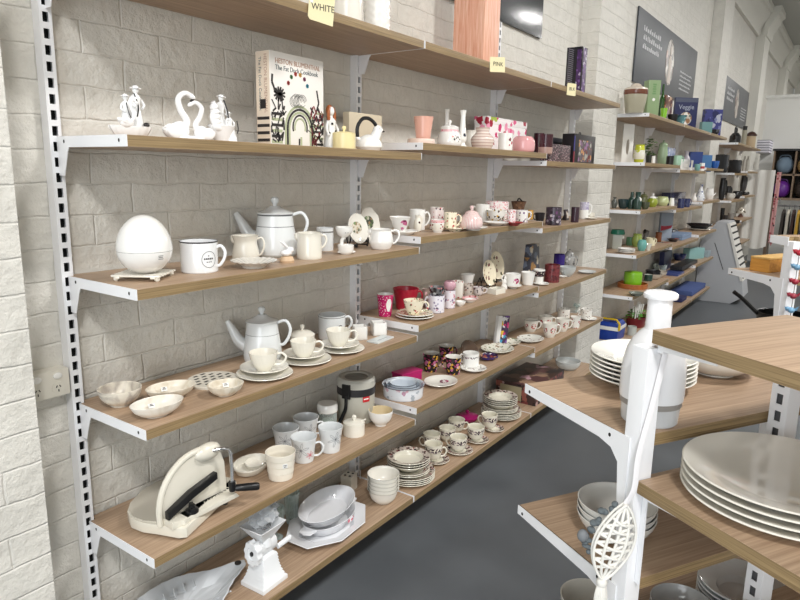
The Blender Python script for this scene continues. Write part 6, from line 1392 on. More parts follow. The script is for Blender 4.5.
# fourth shelf down
x, y, z, r, h = (5.5378, -0.0450, 0.9370, 0.0559, 0.1660)
root = thing('canister', 'frosted plastic canister with a dark green lid', 'canister', (x, y, z))
MB().lathe([(r * .9, 0), (r * .96, .006), (r * 1.0, h * .76), (0, h * .76)], 4, rot=PI / 4 + .3).obj('body', plain((186, 190, 182), .35), root, bevel=.006)
MB().lathe([(r * 1.05, h * .76), (r * 1.05, h * .84), (r * .9, h * 1.0), (0, h)], 24).obj('lid', plain((30, 116, 92), .35), root)
MB().box((r * .1, -r * .78, h * .55), (.03, .002, .02), rz=-.48).obj('sticker', WHITE, root)
for k, (dz, rr) in enumerate(((0, 0), (.012, 0), (.024, 0))):
    P_ = (5.2797, -0.2000, 0.9370, 0.0732, 0.0428); plate('plate', 'white side plate, %s of three before the green-lidded canister' % ('lowest', 'middle', 'topmost')[k], 'plate', (P_[0], P_[1], P_[2] + dz, P_[3] * .95, .014), WHITE, group='white side plates', seg=28)
pot('mug', 'green glass mug behind the plates', 'mug', (5.9224, -0.0500, 0.9370, 0.0363, 0.0717), 'round', plain((120, 172, 132), .15, trans=.2), handle=dict(out=.4))
pot('jug', 'yellow-green glass jug beside the teal jar', 'jug', (5.8404, -0.1300, 0.9370, 0.0445, 0.1139), 'jug', plain((156, 176, 92), .15, trans=.2))
pot('jar', 'rounded teal jar near the shelf front', 'jar', (5.5521, -0.2500, 0.9370, 0.0380, 0.0912), 'pot', glaze((110, 176, 168), .15))
x, y, z, r, h = (6.3126, -0.0800, 0.9370, 0.0334, 0.1181)
root = thing('moka_pot', 'black and grey stovetop coffee maker behind the teal jar', 'coffee maker', (x, y, z))
MB().lathe([(r * .8, 0), (r, h * .05), (r * .7, h * .5), (r * .95, h * .92), (0, h)], 8).obj('body', plain((110, 108, 106), .3, metal=.6), root); MB().tube([(r * .8, 0, h * .9), (r * 1.5, 0, h * .85), (r * 1.5, 0, h * .4)], .009, 8).obj('handle', BLACK, root); MB().tube([(-r * .8, 0, h * .8), (-r * 1.4, 0, h * 1.0)], .012, 8).obj('spout', BLACK, root)
pot('mug', 'cream cup with brown motif on the green shelf', 'cup', (6.0212, -0.2000, 0.9370, 0.0408, 0.0707), 'straight', floral((226, 220, 190), [(150, 130, 90), (120, 110, 80)], 20, .5), handle=dict(out=.4))
pot('cup', 'tiny cream flower-shaped cup at the shelf front', 'cup', (5.6220, -0.2850, 0.9370, 0.0297, 0.0553), 'flare', CREAM)
DRED = floral((50, 44, 46), [(150, 70, 50), (90, 90, 92), (180, 120, 90), (30, 28, 30)], 16, .8, .3, .6)
plate('plate', 'dark plate with red and orange pattern, nearer one', 'plate', (*(6.4357, -0.2000, 0.9000, 0.0816, 0.0503)[:4], .03), DRED, seg=28)
plate('plate', 'dark plate with orange pattern, farther one', 'plate', (*(6.9723, -0.1900, 0.9000, 0.0617, 0.0319)[:4], .03), DRED, seg=28)
x0 = 6.8157; x1 = 7.2436; hh = 0.2886
root = thing('tea_towel_box', 'tall blue-grey box with a red bird, behind the dark plates', 'box', ((x0 + x1) / 2, -.09, .9), FACE); MB().box((0, 0, 0), (.13, .04, min(hh, .31))).obj('body', plain((150, 162, 178), .5), root, bevel=.001); MB().prism([(-.06, .1), (.05, .13), (.06, .16), (-.02, .15), (-.06, .155)], -.0215, -.0205, 'y').obj('red_print', plain((160, 40, 60), .5), root)
for k in range(2):
    x0 = 7.1515; x1 = 7.6138; box('grey-blue folded mat, %s one of a pair by the bay end' % ('lower', 'upper')[k], x0, x1, -.24, .9 + .03 * k, .029, plain((122, 142, 170), .7), .16, 'folded_mat', 'mat', bevel=.008)
x, y, z, r, h = (8.3350, -0.1800, 0.9310, 0.1440, 0.0170)
plate('cake_plate', 'cream round plate under the black speckled tray', 'plate', (x, y, z, .13, .02), CREAM, seg=28)
o = plate('speckled_tray', 'black tray with white specks on the fourth shelf', 'tray', (x, y, z + .022, .15, .055), floral((22, 22, 28), [(230, 230, 230), (24, 24, 30), (30, 30, 40)], 16, .8, .25, .22), seg=28)

pot('candle_holder', 'amber glass candle holder behind the dark plates', 'candle holder', (6.8166, -0.0800, 0.9000, 0.0306, 0.0989), 'straight', plain((120, 70, 40), .15))
pot('milk_jug', 'small silver jug at the back beside the folded mats', 'jug', (7.6038, -0.0500, 0.9000, 0.0336, 0.0794), 'jug', plain((150, 152, 156), .2, metal=.6), handle=dict(out=.5, r=.006))
# fifth shelf down
x, y, z, r, h = (5.6464, -0.1766, 0.6010, 0.1745, 0.0215)
TERRA = oak((186, 112, 58), (150, 84, 40))
vessel('wooden_tray', 'round orange-brown wooden tray under the bright green pot', 'tray', (x, max(y, -.2), z, .125, .04), 'drum', TERRA, t=.006)
P_ = (5.4960, -0.2000, 0.6010, 0.0787, 0.1710)
vessel('lidded_pot', 'bright green round pot with lid on the wooden tray', 'pot', (x - .005, max(y, -.2), z + .0075, P_[3] * .96, .128), [(.8, 0), (.92, .1), (1, .45), (1, .9), (.97, 1)], LIME, lid=dict(h=.08, knob=0))
pot('cup', 'small dark green cup right of the bright green pot', 'cup', (6.1112, -0.1900, 0.6010, 0.0372, 0.0591), 'straight', DGREEN, inner=1, extra=[glaze((200, 206, 196), .3)])
plate('glass_dish', 'grey patterned glass dish at the shelf front by the first pier', 'dish', (*(5.2625, -0.3145, 0.6010, 0.0609, 0.0291)[:4], .025), floral((120, 126, 118), [(70, 74, 70), (180, 184, 178), (90, 110, 90)], 28, .8, .1), seg=28)
x0 = 5.6153; x1 = 6.2431
block('chopping_board', 'two-tone wooden board under the pale bowls', 'board', (6.3647, -.19, .562), (.34, .2, .03), oak((190, 150, 110), (160, 120, 84)))
x, y = 6.3647, -.19
pot('bowl', 'pale beige bowl on the board, left one', 'bowl', (x - .1, y, .5925, .085, .06), 'bowl', glaze((196, 186, 174), .3))
pot('bowl', 'pale beige bowl on the board, right one', 'bowl', (x + .085, y, .5925, .09, .06), 'bowl', glaze((200, 192, 180), .3))
BWP = floral((40, 40, 44), [(220, 220, 220), (30, 30, 34), (150, 150, 154)], 16, .7)
pot('bowl', 'black and white patterned bowl nested in the left pale bowl', 'bowl', (x - .1, y, .602, .07, .08), 'deep', BWP)
x0 = 7.1147; x1 = 7.4531; box('navy narrow box standing behind the pale bowls', x0, x1, -.09, .562, 0.2075, NAVB, .05)
x0 = 7.7371; x1 = 8.8734; box('pale teal carton on the lower far shelf', (x0 + x1) / 2 - .14, (x0 + x1) / 2 + .14, -.2, .591, 0.1295, plain((134, 176, 176), .5), .09, rz=FACE * .5)
x0 = 8.4724; x1 = 9.1614; box('grey-blue carton at the shelf end beside the pegged stand', 8.53, 8.68, -.28, .591, 0.0742, plain((150, 168, 176), .5), .08)
x0 = 7.1029; x1 = 7.8941; box('flat black box before the pale teal carton', x0, x1, -.28, .591, .04, plain((28, 28, 32), .4), .12)
block('flat_tray', 'flat blue tray lying at the shelf front before the flat black box', 'tray', (7.0, -.22, .5622), (.3, .15, .022), plain((60, 74, 130), .3))
pot('glass_bowl', 'clear glass bowl behind the flat blue tray', 'bowl', (7.06, -.07, .5625, .07, .08), 'deep', clear_glass())
pot('bowl', 'dark blue bowl standing behind the flat black box', 'bowl', (8.0, -.06, .5915, .075, .075), 'deep', glaze((40, 52, 96), .2))
# bottom shelf and floor level
x, y, z, r, h = (5.0743, -0.1700, 0.2104, 0.1382, 0.1717)
root = thing('cool_box', 'small blue and white cool box with a yellow handle on the bottom shelf', 'cool box', (5.30, -.125, .2104), 0)
root.scale = (.8, .8, .68)
BLUEP = plain((26, 60, 150), .35)
MB().box((0, 0, 0), (.26, .21, .13), top=(1.06, 1.06)).obj('body', BLUEP, root, bevel=.008); MB().box((0, 0, .13), (.29, .235, .045)).obj('white_rim', WHITE, root, bevel=.008); MB().box((0, 0, .176), (.28, .225, .05), top=(.82, .75)).obj('lid', BLUEP, root, bevel=.01)
MB().tube([(-.135, -.121, .14), (-.135, -.124, .22), (-.1, -.08, .262), (-.1, .08, .262), (-.135, .121, .22), (-.135, .121, .14)], .013, 8, smooth=False).obj('handle', plain((212, 178, 34), .35), root)
x, y = 5.9, -.17
root = thing('planter', 'dark red oval planter with artificial greenery and white sticks', 'planter', (x, y, .2104))
MB().lathe(hollow([(.1, 0), (.12, .09)], .006), 24, sx=1.25, sy=.75).obj('pot', plain((110, 26, 36), .3), root, (0, 0, .0))
g = MB(); rn = random.Random(3)
for k in range(70):
    c = Vector((rn.uniform(-.13, .13), rn.uniform(-.07, .07), rn.uniform(.08, .14))); R = Matrix.Rotation(rn.uniform(0, 6), 3, 'Z') @ Matrix.Rotation(rn.uniform(-1, 1), 3, 'X'); s = .022
    g.add([c + R @ Vector(v) * s for v in ((-1, 0, 0), (0, -.5, .15), (1, 0, 0), (0, .5, .15), (0, 0, -.05))], [[0, 1, 2, 3], [0, 4, 1], [1, 4, 2], [2, 4, 3], [3, 4, 0]])
g.obj('greenery', plain((90, 150, 60), .5), root)
for k in range(8): MB().tube([(-.12 + .034 * k, -.02 + .03 * (k % 2), .09), (-.125 + .036 * k, -.03 + .04 * (k % 2), .19 + .012 * (k % 3))], .006, 6).obj('white_stick', WHITE, root)
pot('canister', 'small grey-white can in front of the dark red planter', 'canister', (5.52, -.24, .2104, .038, .075), 'drum', plain((190, 194, 188), .3))
block('folded_cloth', 'blue folded cloth at the end of the lowest far shelf', 'cloth', (8.2, -.16, .2104), (.8, .24, .06), plain((70, 88, 140), .9), bevel=.02)
block('folded_cloth', 'dark blue folded cloth beside the lighter blue one', 'cloth', (7.45, -.17, .2104), (.26, .2, .05), plain((36, 40, 84), .9), bevel=.02)

# grey pegged stand beside the second pier
root = thing('pegged_stand', 'grey slant-fronted stand with a white pegged lattice front', 'stand', (9.05, -.12, 0))
GP = plain((176, 178, 182), .5)
MB().prism([(0.0, 0), (-.42, 0), (-.56, .1), (-.52, .32), (-.3, 1.02), (-.17, 1.02), (0.0, .75)], -.22, .22, 'x').obj('cabinet', GP, root, bevel=.004)
sl = MB(); a = Vector((0, -.535, .30)); b = Vector((0, -.315, 1.0))
sl.add([(-.235, a.y, a.z), (.235, a.y, a.z), (.235, b.y, b.z), (-.235, b.y, b.z), (-.235, a.y + .03, a.z), (.235, a.y + .03, a.z), (.235, b.y + .03, b.z), (-.235, b.y + .03, b.z)], [[0, 1, 2, 3], [7, 6, 5, 4], [0, 4, 5, 1], [1, 5, 6, 2], [2, 6, 7, 3], [3, 7, 4, 0]])
sl.obj('lattice_front', plain((226, 224, 218), .4), root)
for k in range(9):
    p = a + (b - a) * ((k + .5) / 9)
    for q in range(-2, 3): MB().box((q * .09, p.y - .004, p.z - .009), (.034, .02, .018)).obj('peg', BLACK, root)
MB().tube([(-.2215, -.17, .75), (-.2215, -.3, .42)], .004, 6).obj('seam', plain((60, 60, 62), .6), root)

# bays past the second pier
KB = plain((24, 24, 26), .3); KS = plain((150, 150, 152), .25, metal=.7)
x, y, z, r, h = (10.0723, -0.2000, 2.0130, 0.0761, 0.2111)
root = thing('kettle', 'black kettle on the top shelf past the second pier', 'kettle', (x, y, z)); MB().lathe([(r * .8, 0), (r, h * .1), (r * .95, h * .5), (r * .5, h * .7), (0, h * .75)], 20).obj('body', KB, root); MB().tube([(-r * .8, 0, h * .5), (-r * .6, 0, h), (r * .6, 0, h), (r * .8, 0, h * .5)], .014, 8).obj('handle', KB, root); MB().tube([(-r * .8, 0, h * .3), (-r * 1.4, 0, h * .6)], .02, 8).obj('spout', KB, root)
vessel('bottle', 'stone-coloured bottle with a black cap, between kettle and tan canister', 'bottle', (10.8760, -0.2000, 2.0130, 0.0334, 0.2938), [(.95, 0), (1, .05), (1, .8), (.9, .82), (.95, 1)], plain((150, 146, 130), .4), bands=[(.8, 1.1, 1)], extra=[KB], seg=16)
x, y, z, r, h = (11.6318, -0.2000, 2.0130, 0.0671, 0.2661)
root = thing('canister', 'tan canister with a dark brown lid on the top shelf', 'canister', (x, y, z)); MB().lathe([(r * .9, 0), (r, h * .1), (r, h * .72), (0, h * .72)], 20).obj('body', plain((186, 166, 136), .4), root); MB().lathe([(r * 1.15, h * .72), (r * 1.15, h * .8), (r * .6, h * .95), (0, h)], 20).obj('lid', plain((70, 44, 36), .3), root)
LIN = plain((228, 226, 236), .8)
xl = 13.6850
zz = 2.013; q = (2.235 - 2.013) / 5
for k in range(5): block('folded_linen', 'white folded linen with dark edging, %s of five in the pile' % ('lowest', 'second', 'middle', 'fourth', 'topmost')[k], 'linen', (xl, -.165, zz + q * k + .0006), (.62, .24, q * .78), LIN, bevel=.014, group='pile of folded linen')
for k in range(5): 
    o_ = [o for o in bpy.data.objects if o.get('label', '').startswith('white folded linen') and abs(o.location.z - (zz + q * k + .0006)) < 1e-4][0]
    MB().box((0, 0, q * .78), (.6, .235, q * .2)).obj('dark_edging', plain((96, 94, 112), .8), o_)
for lab, P_ in (('black toaster nearer the second pier', (9.4154, -0.1700, 1.6190, 0.0658, 0.2311)), ('black appliance with a steel front right of the toaster', (10.3307, -0.2000, 1.6190, 0.0857, 0.1840))):
    x, y, z, r, h = P_; root = thing('toaster', lab, 'toaster', (x, y, z)); d = min(r * 2, .2)
    MB().box((0, 0, 0), (r * 1.7, .16, h)).obj('case', KB, root, bevel=.015); MB().box((0, -.0805, h * .3), (r * .9, .003, h * .35)).obj('front_plate', KS, root); MB().box((0, 0, h), (r * 1.1, .05, .004)).obj('slot', DARKHOLE, root)
for k, cx_ in enumerate((0, 1)):
    P_ = ((11.6681, -0.1400, 1.6190, 0.0240, 0.2812), (12.0297, -0.1400, 1.6570, 0.0247, 0.2541))[k]; vessel('bottle', 'pale grey bottle, %s of two by the white bracket' % ('left', 'right')[k], 'bottle', P_, [(.95, 0), (1, .7), (.5, .82), (.45, 1)], plain((176, 174, 166), .3), seg=16, group='pale grey bottles')
for lab, P_, mm in (('tall black espresso maker on the dark shelf', (9.8263, -0.1500, 1.2520, 0.0414, 0.2989), KB), ('black grinder behind the white kettle', (10.5674, -0.1200, 1.2520, 0.0369, 0.1847), KB), ('pale kettle with a dark handle on the dark shelf', (10.0024, -0.2300, 1.2520, 0.0488, 0.0949), plain((190, 186, 178), .25)), ('black pot right of the pale kettle', (10.8024, -0.2000, 1.2520, 0.0600, 0.1110), KB), ('dark appliance jug near the white cloth', (11.7589, -0.1500, 1.2900, 0.0406, 0.3144), plain((56, 54, 54), .3)), ('low black dish near the white cloth', (11.5965, -0.2000, 1.2900, 0.0559, 0.0470), KB)):
    vessel('coffee_maker' if 'espresso' in lab else 'pot', lab, 'pot', P_, 'jug', mm, handle=dict(out=.5, r=.012), seg=18)
for lab, P_, mm in (('tall black pepper mill on the lower dark shelf', (10.1320, -0.1400, 0.8910, 0.0286, 0.2400), KB), ('dark brown jar on the lower dark shelf', (10.0372, -0.2000, 0.8910, 0.0353, 0.1476), plain((50, 44, 42), .3)), ('grey domed jar on the lower dark shelf', (10.6513, -0.1800, 0.8910, 0.0448, 0.1494), plain((140, 136, 130), .35)), ('black canister at the front of the lower dark shelf', (10.1944, -0.2600, 0.8910, 0.0429, 0.0868), KB), ('small black cup before the floral lamp', (10.6789, -0.2700, 0.8910, 0.0372, 0.0495), KB)):
    vessel('jar', lab, 'jar', P_, 'deep', mm, seg=18)
x, y, z, r, h = (11.7427, -0.1700, 0.9300, 0.0733, 0.1617)
root = thing('lamp', 'small floral domed lamp beside the white hanging cloth', 'lamp', (x, y, z))
MB().lathe([(r * .5, 0), (r * .55, h * .1), (r * .2, h * .3), (r * .25, h * .5), (0, h * .5)], 18).obj('base', plain((120, 90, 80), .4), root); MB().lathe([(r, h * .4), (r * .95, h * .55), (r * .6, h * .85), (r * .2, h * .95), (0, h)], 20).obj('shade', floral((206, 200, 186), [(150, 130, 110), (90, 84, 76), (230, 226, 216)], 14, .7), root)

# white cloth hanging from the shelf ends, lace trim, hanging garments, cubbies
def drape(name, label, cat, x0, y0, x1, y1, z0, z1, m, folds, amp, thick=.012):
    vs = []; fs = []; n = 40; k2 = 10
    d = Vector((x1 - x0, y1 - y0, 0)); nn = Vector((-d.y, d.x, 0)).normalized()
    for s_ in (0, 1):
        for j in range(k2 + 1):
            for i in range(n + 1):
                t = i / n; w = amp * (math.sin(t * folds * 2 * PI) * (.35 + .65 * (1 - j / k2)) + .5 * math.sin(t * folds * 5 + j * .25)); p = Vector((x0, y0, 0)) + d * t + nn * (w + s_ * thick)
                vs.append((p.x, p.y, z0 + (z1 - z0) * j / k2 + (.03 * math.sin(t * 7) if j == 0 else 0)))
    N = (n + 1) * (k2 + 1)
    for s_ in (0, 1):
        for j in range(k2):
            for i in range(n):
                a_ = s_ * N + j * (n + 1) + i; fs.append([a_, a_ + 1, a_ + n + 2, a_ + n + 1] if s_ else [a_ + n + 1, a_ + n + 2, a_ + 1, a_])
    for i in range(n): fs.append([i, i + 1, N + i + 1, N + i]); q_ = k2 * (n + 1); fs.append([q_ + i + 1, q_ + i, N + q_ + i, N + q_ + i + 1])
    for j in range(k2):
        for e in (0, n): q_ = j * (n + 1) + e; fs.append([q_, q_ + n + 1, N + q_ + n + 1, N + q_])
    return tag(MB().add(vs, fs).obj(name, m, None), label, cat)
drape('hanging_cloth', 'large white cloth hanging in folds at the end of the wall shelves', 'cloth', 12.04, -.06, 12.1, -.55, .43, 1.69, plain((222, 220, 214), .9), 3.2, .028)
drape('hanging_lace', 'narrow pink and black lace strip hanging beside the white cloth', 'trim', 12.1, -.575, 12.11, -.635, .5, 1.66, floral((204, 150, 150), [(30, 26, 30), (150, 60, 70), (226, 200, 196)], 26, .7, .7), 1, .006)
root = thing('clothes_rail', 'wall rail under the cubby shelf that the dark garments hang from', 'rail', (12.9, -1.2, 1.1))
MB().tube([(0, .62, 0), (0, -.75, 0)], .014, 10, smooth=False).obj('bar', KS, root); 
for k, yy in enumerate((.6, -.6)): MB().tube([(0, yy, 0), (0, yy, .1), (.137, yy, .1)], .012, 8, smooth=False).obj('bracket', KS, root)
gc = [((56, 50, 46), 'charcoal'), ((196, 190, 176), 'cream'), ((60, 40, 36), 'dark brown'), ((190, 150, 60), 'mustard'), ((40, 40, 84), 'navy'), ((24, 24, 26), 'jet black'), ((200, 200, 200), 'pale grey'), ((90, 40, 56), 'plum')]
for k, (c, nm) in enumerate(gc):
    yy = -.68 - .075 * k
    root = thing('garment', nm + ' garment on a hanger under the cubby shelf, %s from the white cloth' % ['first', 'second', 'third', 'fourth', 'fifth', 'sixth', 'seventh', 'eighth'][k], 'garment', (12.9, yy, 1.1), 0, 'garments on the rail')
    MB().tube([(.021, 0, -.006), (.02, 0, .012), (0, 0, .022), (-.02, 0, .01), (-.016, 0, -.02), (0, 0, -.05), (0, 0, -.08)], .003, 6).obj('hanger_hook', BLACK, root)
    g = MB(); L = .58 + .1 * (k % 3)
    g.add([(-.2, -.018, -.12), (-.04, -.019, -.06), (.04, -.019, -.06), (.2, -.018, -.12), (.24, -.026, -L), (-.24, -.026, -L), (-.2, .018, -.12), (-.04, .019, -.06), (.04, .019, -.06), (.2, .018, -.12), (.24, .026, -L), (-.24, .026, -L)], [[0, 1, 2, 3, 4, 5], [11, 10, 9, 8, 7, 6], [0, 6, 7, 1], [1, 7, 8, 2], [2, 8, 9, 3], [3, 9, 10, 4], [4, 10, 11, 5], [5, 11, 6, 0]])
    g.obj('cloth', plain(c, .9, bump=.4), root, bevel=.008)
CUB = oak((150, 128, 106), (120, 100, 82))
root = thing('cubby_shelves', 'brown open cubby shelf unit below the white partition', 'shelves', (13.25, -1.55, 1.19))
MB().box((0, 0, 0), (.4, 2.3, .04)).obj('board', CUB, root); MB().box((0, 0, .42), (.4, 2.3, .03)).obj('board', CUB, root); MB().box((0, 0, .84), (.44, 2.34, .035)).obj('board', KB, root); MB().box((.19, 0, .04), (.02, 2.3, .8)).obj('back_panel', plain((60, 54, 48), .7), root)
for k in range(8): MB().box((0, 1.138 - .325 * k, .04), (.4, .025, .8)).obj('divider', CUB, root)
MB().box((0, 1.1, -1.19), (.36, .05, 1.19)).obj('leg', CUB, root); MB().box((0, -1.1, -1.19), (.36, .05, 1.19)).obj('leg', CUB, root)
bagm = [((110, 50, 150), 'shiny purple bag in the lower cubby beside the lace strip', 0, 0), ((60, 50, 44), 'dark brown bag in the lower cubby right of the purple bag', 1, 0), ((120, 140, 160), 'grey-blue folded fabric in the upper cubby', 0, 1), ((190, 160, 110), 'tan bag with a yellow flower in the upper cubby', 1, 1)]
for c, lab, k, lv in bagm:
    yy = -1.55 + 1.138 - .1625 - .325 * k
    root = thing('handbag', lab, 'bag', (13.2, yy, 1.2305 + .41 * lv)); mb = MB(); mb.ball((0, 0, .15), (.13, .14, .15), 16); mb.obj('bag', plain(c, .35 if k == 0 and lv == 0 else .7), root); MB().tube([(-.05, -.09, .24), (-.06, -.06, .31), (-.06, .06, .31), (-.05, .09, .24)], .01, 8).obj('strap', plain([v * .7 for v in c], .5), root)

# ------------------------------------------------------------------ things on the foreground stand
zG1, zG2, zG4 = 1.0473, .7236, .968
STW = glaze((238, 236, 228), .12); GREYEDGE = plain((190, 186, 176), .3)
p = G(.262, .26)
for i in range(6):
    plate('pasta_plate', 'wide white pasta plate, %s of six behind the white food chopper' % ['lowest', 'second', 'third', 'fourth', 'fifth', 'topmost'][i], 'plate', (p[0], p[1], zG1 + .0105 * i, .124, .03), STW, group='stacked white pasta plates', well=.5, seg=48)
# tall white food chopper
q = G(.098, .078)
root = thing('food_chopper', 'tall white plastic press-down food chopper with a grey band and clear base', 'food chopper', (q[0] + .019, q[1] - .027, zG1), R_CAM)
root.scale = (1, 1, .865)
CW = plain((243, 244, 247), .22); r = .064
MB().lathe([(r * .84, 0), (r * .88, .003), (r * .93, .055), (r * .86, .055), (r * .8, .004), (0, .004)], 44).obj('clear_cup', clear_glass((236, 238, 240), .12, .55), root)
MB().lathe([(r * .955, .046), (r * .96, .047), (r * .965, .059), (r * .9, .06)], 44).obj('grey_band', plain((150, 146, 142), .4), root)
body = [(r * .9, .06), (r * .985, .0605), (r, .075), (r * 1.0, .12), (r * .96, .15), (r * .86, .18), (r * .72, .203), (r * .54, .219), (r * .4, .228), (r * .395, .232), (0, .232)]
MB().lathe(body, 48).obj('housing', CW, root, sharp=30)
MB().lathe([(r * .385, .23), (r * .375, .3), (r * .4, .302), (0, .302)], 32).obj('plunger_shaft', CW, root)
MB().lathe([(r * .4, .3), (r * .5, .302), (r * .53, .307), (r * .52, .313), (r * .45, .317), (0, .319)], 40).obj('press_knob', CW, root)
p = (1.7301, -1.4912, 1.0473)
o = vessel('serving_bowl', 'wide shallow white bowl on the same shelf as the food chopper, at its right', 'bowl', (1.80, -1.425, zG1, .115, .058), 'bowl', STW, t=.004, seg=48)
p = G(.178, .136)
for i in range(3): vessel('bowl', 'pale grey-white bowl, %s of three beside the woven ornament' % ['lowest', 'middle', 'topmost'][i], 'bowl', (p[0], p[1], zG2 + .016 * i, .09, .052), [(.45, 0), (.48, .04), (.78, .3), (.94, .7), (1, 1)], glaze((226, 226, 222), .15), group='three pale bowls', seg=44)
p = G(.2, .165); vessel('bowl', 'beige bowl on the lowest shelf under the woven ornament', 'bowl', (1.489, -1.243, .40, .075, .085), 'deep', glaze((196, 192, 182), .2), t=.004, seg=40)
p = G(.17, .37); 
for i in range(2): vessel('bowl', 'gold-speckled grey bowl, %s one of two behind the front post' % ['lower', 'upper'][i], 'bowl', (1.62, -1.44, .40 + .018 * i, .078, .06), 'bowl', glaze((190, 192, 192), .12), group='two grey bowls', seg=36)
p = G(.17, .57)
for i in range(5): plate('dinner_plate', 'grey-white plate, %s of five on the lowest shelf behind the slotted post' % ['lowest', 'second', 'middle', 'fourth', 'topmost'][i], 'plate', (1.777, -1.555, .40 + .013 * i, .108, .045), GREYW, group='five grey-white plates', seg=44, well=.5)
plate('dinner_plate', 'large grey-white plate on the shelf below the big white plates', 'plate', (1.402, -1.693, .60, .095, .02), GREYW, seg=48)
p = (1.290, -1.632)
BIG = glaze((228, 224, 214), .1)
for i in range(4): plate('dinner_plate', 'big white plate, %s of four at the right edge of the photo' % ['lowest', 'second', 'third', 'topmost'][i], 'plate', (p[0], p[1], zG4 + .0145 * i, .174, .019), BIG, group='four big white plates', seg=72, well=.64)
# woven ornament on a ribbon hung over the post
c0 = Vector(G(.007, -.046, .84)) + Vector((.578, -.816, 0)) * .008; hx = D2 * .4 - D1; ang = math.atan2(.5, .86)
root = thing('woven_ornament', 'white woven leaf-shaped ornament with a tassel, hung from the post by a ribbon', 'ornament', tuple(c0))
RT = Vector((.578, -.816, 0)); FW = Vector((.80, .56, 0)); UP = Vector((0, 0, 1))
def W(u, v, d=0): return RT * u + UP * v + FW * d
ROPE = plain((236, 234, 228), .8)
def leaf(t, k): # outline half-width
    return .038 * math.sin(PI * min(1, max(0, t))) ** .8 * k
tilt = .22
def LP(t, k, d=0): 
    v = .085 - .165 * t; u = leaf(t, k) + tilt * (v) * .9
    return W(u, v, d)
g = MB()
for dd in (-.006, .006):
    for k in (-1, 1): g.tube([LP(i / 12, k, dd) for i in range(13)], .0026, 8)
for k in (-.5, 0, .5): g.tube([LP(i / 10, k, -.012 * math.sin(PI * i / 10)) for i in range(11)], .003, 8)
for i in range(1, 7): 
    t = .12 + .11 * i; g.tube([LP(t - .07, -1), LP(t, 0, -.014), LP(t + .05, 1)], .0029, 8); g.tube([LP(t + .05, -1), LP(t, 0, -.010), LP(t - .07, 1)], .0029, 8)
g.obj('woven_cords', ROPE, root)
g = MB()
b_ = LP(1, 0)
g.ball(tuple(b_ + W(0, -.006)), (.011, .011, .013))
for k in range(18):
    a = 2 * PI * k / 18; g.tube([tuple(b_ + W(.007 * math.cos(a), -.012, .007 * math.sin(a))), tuple(b_ + W(.011 * math.cos(a), -.04, .011 * math.sin(a))), tuple(b_ + W(.009 * math.cos(a) - .002, -.085, .009 * math.sin(a)))], .0022, 5)
g.obj('tassel', ROPE, root)
top_l = Vector(G(-.004, .034, 1.238)) - c0
st = LP(0, 0)
g = MB(); g.tube([tuple(st), tuple(Vector(G(-.012, -.014, .96)) - c0), tuple(Vector(G(-.010, -.008, 1.03)) - c0), tuple(Vector(G(-.009, .014, 1.12)) - c0), tuple(Vector(G(-.009, .03, 1.2)) - c0), tuple(Vector(G(-.008, .034, 1.238)) - c0), tuple(Vector(G(.012, .022, 1.24)) - c0)], .0055, 8, flat=.14, up=(-.8, -.56, .1)); g.obj('ribbon', plain((232, 230, 232), .5), root)
MB().lathe([(.004, 0), (.008, 0), (.008, .003), (.004, .003)], 14).obj('pin', plain((150, 140, 132), .3, metal=.6), root, tuple(Vector(G(.008, .03, 1.2345)) - c0))
g = MB(); rn = random.Random(11)
for k in range(16): 
    c = LP(.05 + .04 * k, -1.05) + W(rn.uniform(-.014, .004), rn.uniform(-.006, .006), .012); g.ball(tuple(c), (rn.uniform(.005, .009), rn.uniform(.005, .009), rn.uniform(.004, .008)), 8)
g.obj('grey_leaves', plain((96, 104, 108), .8), root); MB().ball(tuple(LP(.42, -1.75)), (.011, .011, .013), 12).obj('grey_bobble', plain((120, 124, 128), .7), root)

# things on the second stand
p = K(.214, .162, 1.2011)
root = thing('wooden_box', 'honey-coloured wooden block box on the second stand', 'box', p, PHI2 - PI / 2 + .26)
HON = oak((206, 150, 70), (176, 116, 44), (26, 2, 26))
MB().box((0, 0, 0), (.24, .075, .05)).obj('body', HON, root, bevel=.001); MB().box((0, 0, .0505), (.242, .077, .006)).obj('lid', oak((230, 190, 120), (206, 160, 90)), root, bevel=.001)
p = K(.12, -.012, 1.15)
root = thing('bird_garland', 'string of small red, blue and orange bird ornaments hanging on the second stand post', 'garland', K(-.024, .004, 1.3))
cols = [(170, 40, 56), (110, 150, 180), (150, 36, 56), (150, 50, 66), (120, 166, 200), (150, 40, 60), (214, 140, 60), (120, 40, 50)]
MB().tube([(0, 0, .05), (0, 0, -.42)], .0012, 6, smooth=False).obj('string', plain((60, 50, 50), .7), root)
for k, c in enumerate(cols):
    zz = .0 - .051 * k; b = MB(); ux, uy = .578, -.816
    b.ball((0, 0, zz), (.014, .012, .011), 10); b.ball((-ux * .014, -uy * .014, zz + .006), (.008, .008, .007), 8)
    for s in (-1, 1): b.add([(ux * .004 * s, uy * .004 * s, zz + .002), (ux * .026 * s, uy * .026 * s, zz + .014), (ux * .02 * s, uy * .02 * s, zz - .002), (ux * .01 * s + .004, uy * .01 * s + .004, zz - .004)], [[0, 1, 2, 3], [3, 2, 1, 0]])
    b.obj('bird', plain(c, .4), root, weld=False)
p = K(.2, .2, .9003)
root = thing('saucepan', 'black pan with a long raised handle on the lower shelf of the second stand', 'pan', p)
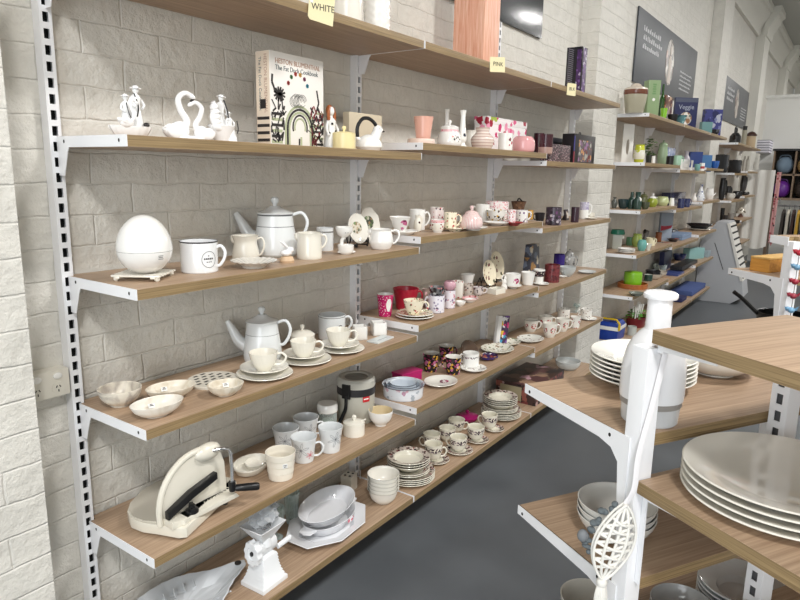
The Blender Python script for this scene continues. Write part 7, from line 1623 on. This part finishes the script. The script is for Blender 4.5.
MB().lathe(hollow([(.07, 0), (.085, .02), (.088, .13)], .004), 28).obj('pan', KB, root); MB().tube([(-.03, .08, .12), (-.06, .14, .18), (-.075, .17, .205)], .008, 8).obj('handle', KB, root)
tag(MB().lathe(hollow([(.03, 0), (.045, .05), (.05, .13)], .004), 20).obj('mug', KB, None, K(.1, .06, .9003)), 'black metal mug left of the pan on the lower shelf of the second stand', 'mug')

# ------------------------------------------------------------------ light and camera
def lamp(x, y, z, sx, sy, power, col=(1, .98, .955), rot=(0, 0, 0)):
    l = bpy.data.lights.new('ceiling_or_added_light', 'AREA'); l.shape = 'RECTANGLE'; l.size = sx; l.size_y = sy; l.energy = power; l.color = col
    o = bpy.data.objects.new('ceiling_or_added_light', l); COL.objects.link(o); o.location = (x, y, z); o.rotation_euler = rot; return o
for x, p in ((-1.2, 175), (2.4, 150), (6.0, 130), (9.6, 120), (13.2, 110), (17, 130)): lamp(x, -3.0, 4.2, .6, .6, p)
lamp(-3.78, -3, 1.9, 5.6, 2.9, 230, (.93, .97, 1.0), (0, math.radians(-90), 0))  # area light added in the unseen shopfront opening, boosted to brighten faces towards it
w = bpy.data.worlds.new('sky'); SC.world = w; w.use_nodes = True
bg = w.node_tree.nodes['Background']; bg.inputs[0].default_value = (.86, .93, 1, 1); bg.inputs[1].default_value = 1.0
cam = bpy.data.cameras.new('camera'); co = bpy.data.objects.new('camera', cam); COL.objects.link(co)
cam.sensor_width = 36; cam.sensor_fit = 'HORIZONTAL'; cam.lens = 28.67915; cam.clip_start = .02
co.matrix_world = Matrix(((0.578002, 0.150334, -0.802068, 0.000000), (-0.815839, 0.128009, -0.563933, -1.673000), (0.017894, 0.980313, 0.196638, 1.550000), (0, 0, 0, 1)))
SC.camera = co
SC.view_settings.view_transform = 'Standard'; SC.view_settings.look = 'None'; SC.view_settings.gamma = 1; SC.view_settings.use_curve_mapping = False
SC.view_settings.exposure = -.3
SC.cycles.max_bounces = 8; SC.cycles.diffuse_bounces = 4; SC.cycles.transparent_max_bounces = 16
SC.cycles.use_denoising = True
SC.cycles.sample_clamp_indirect = 6
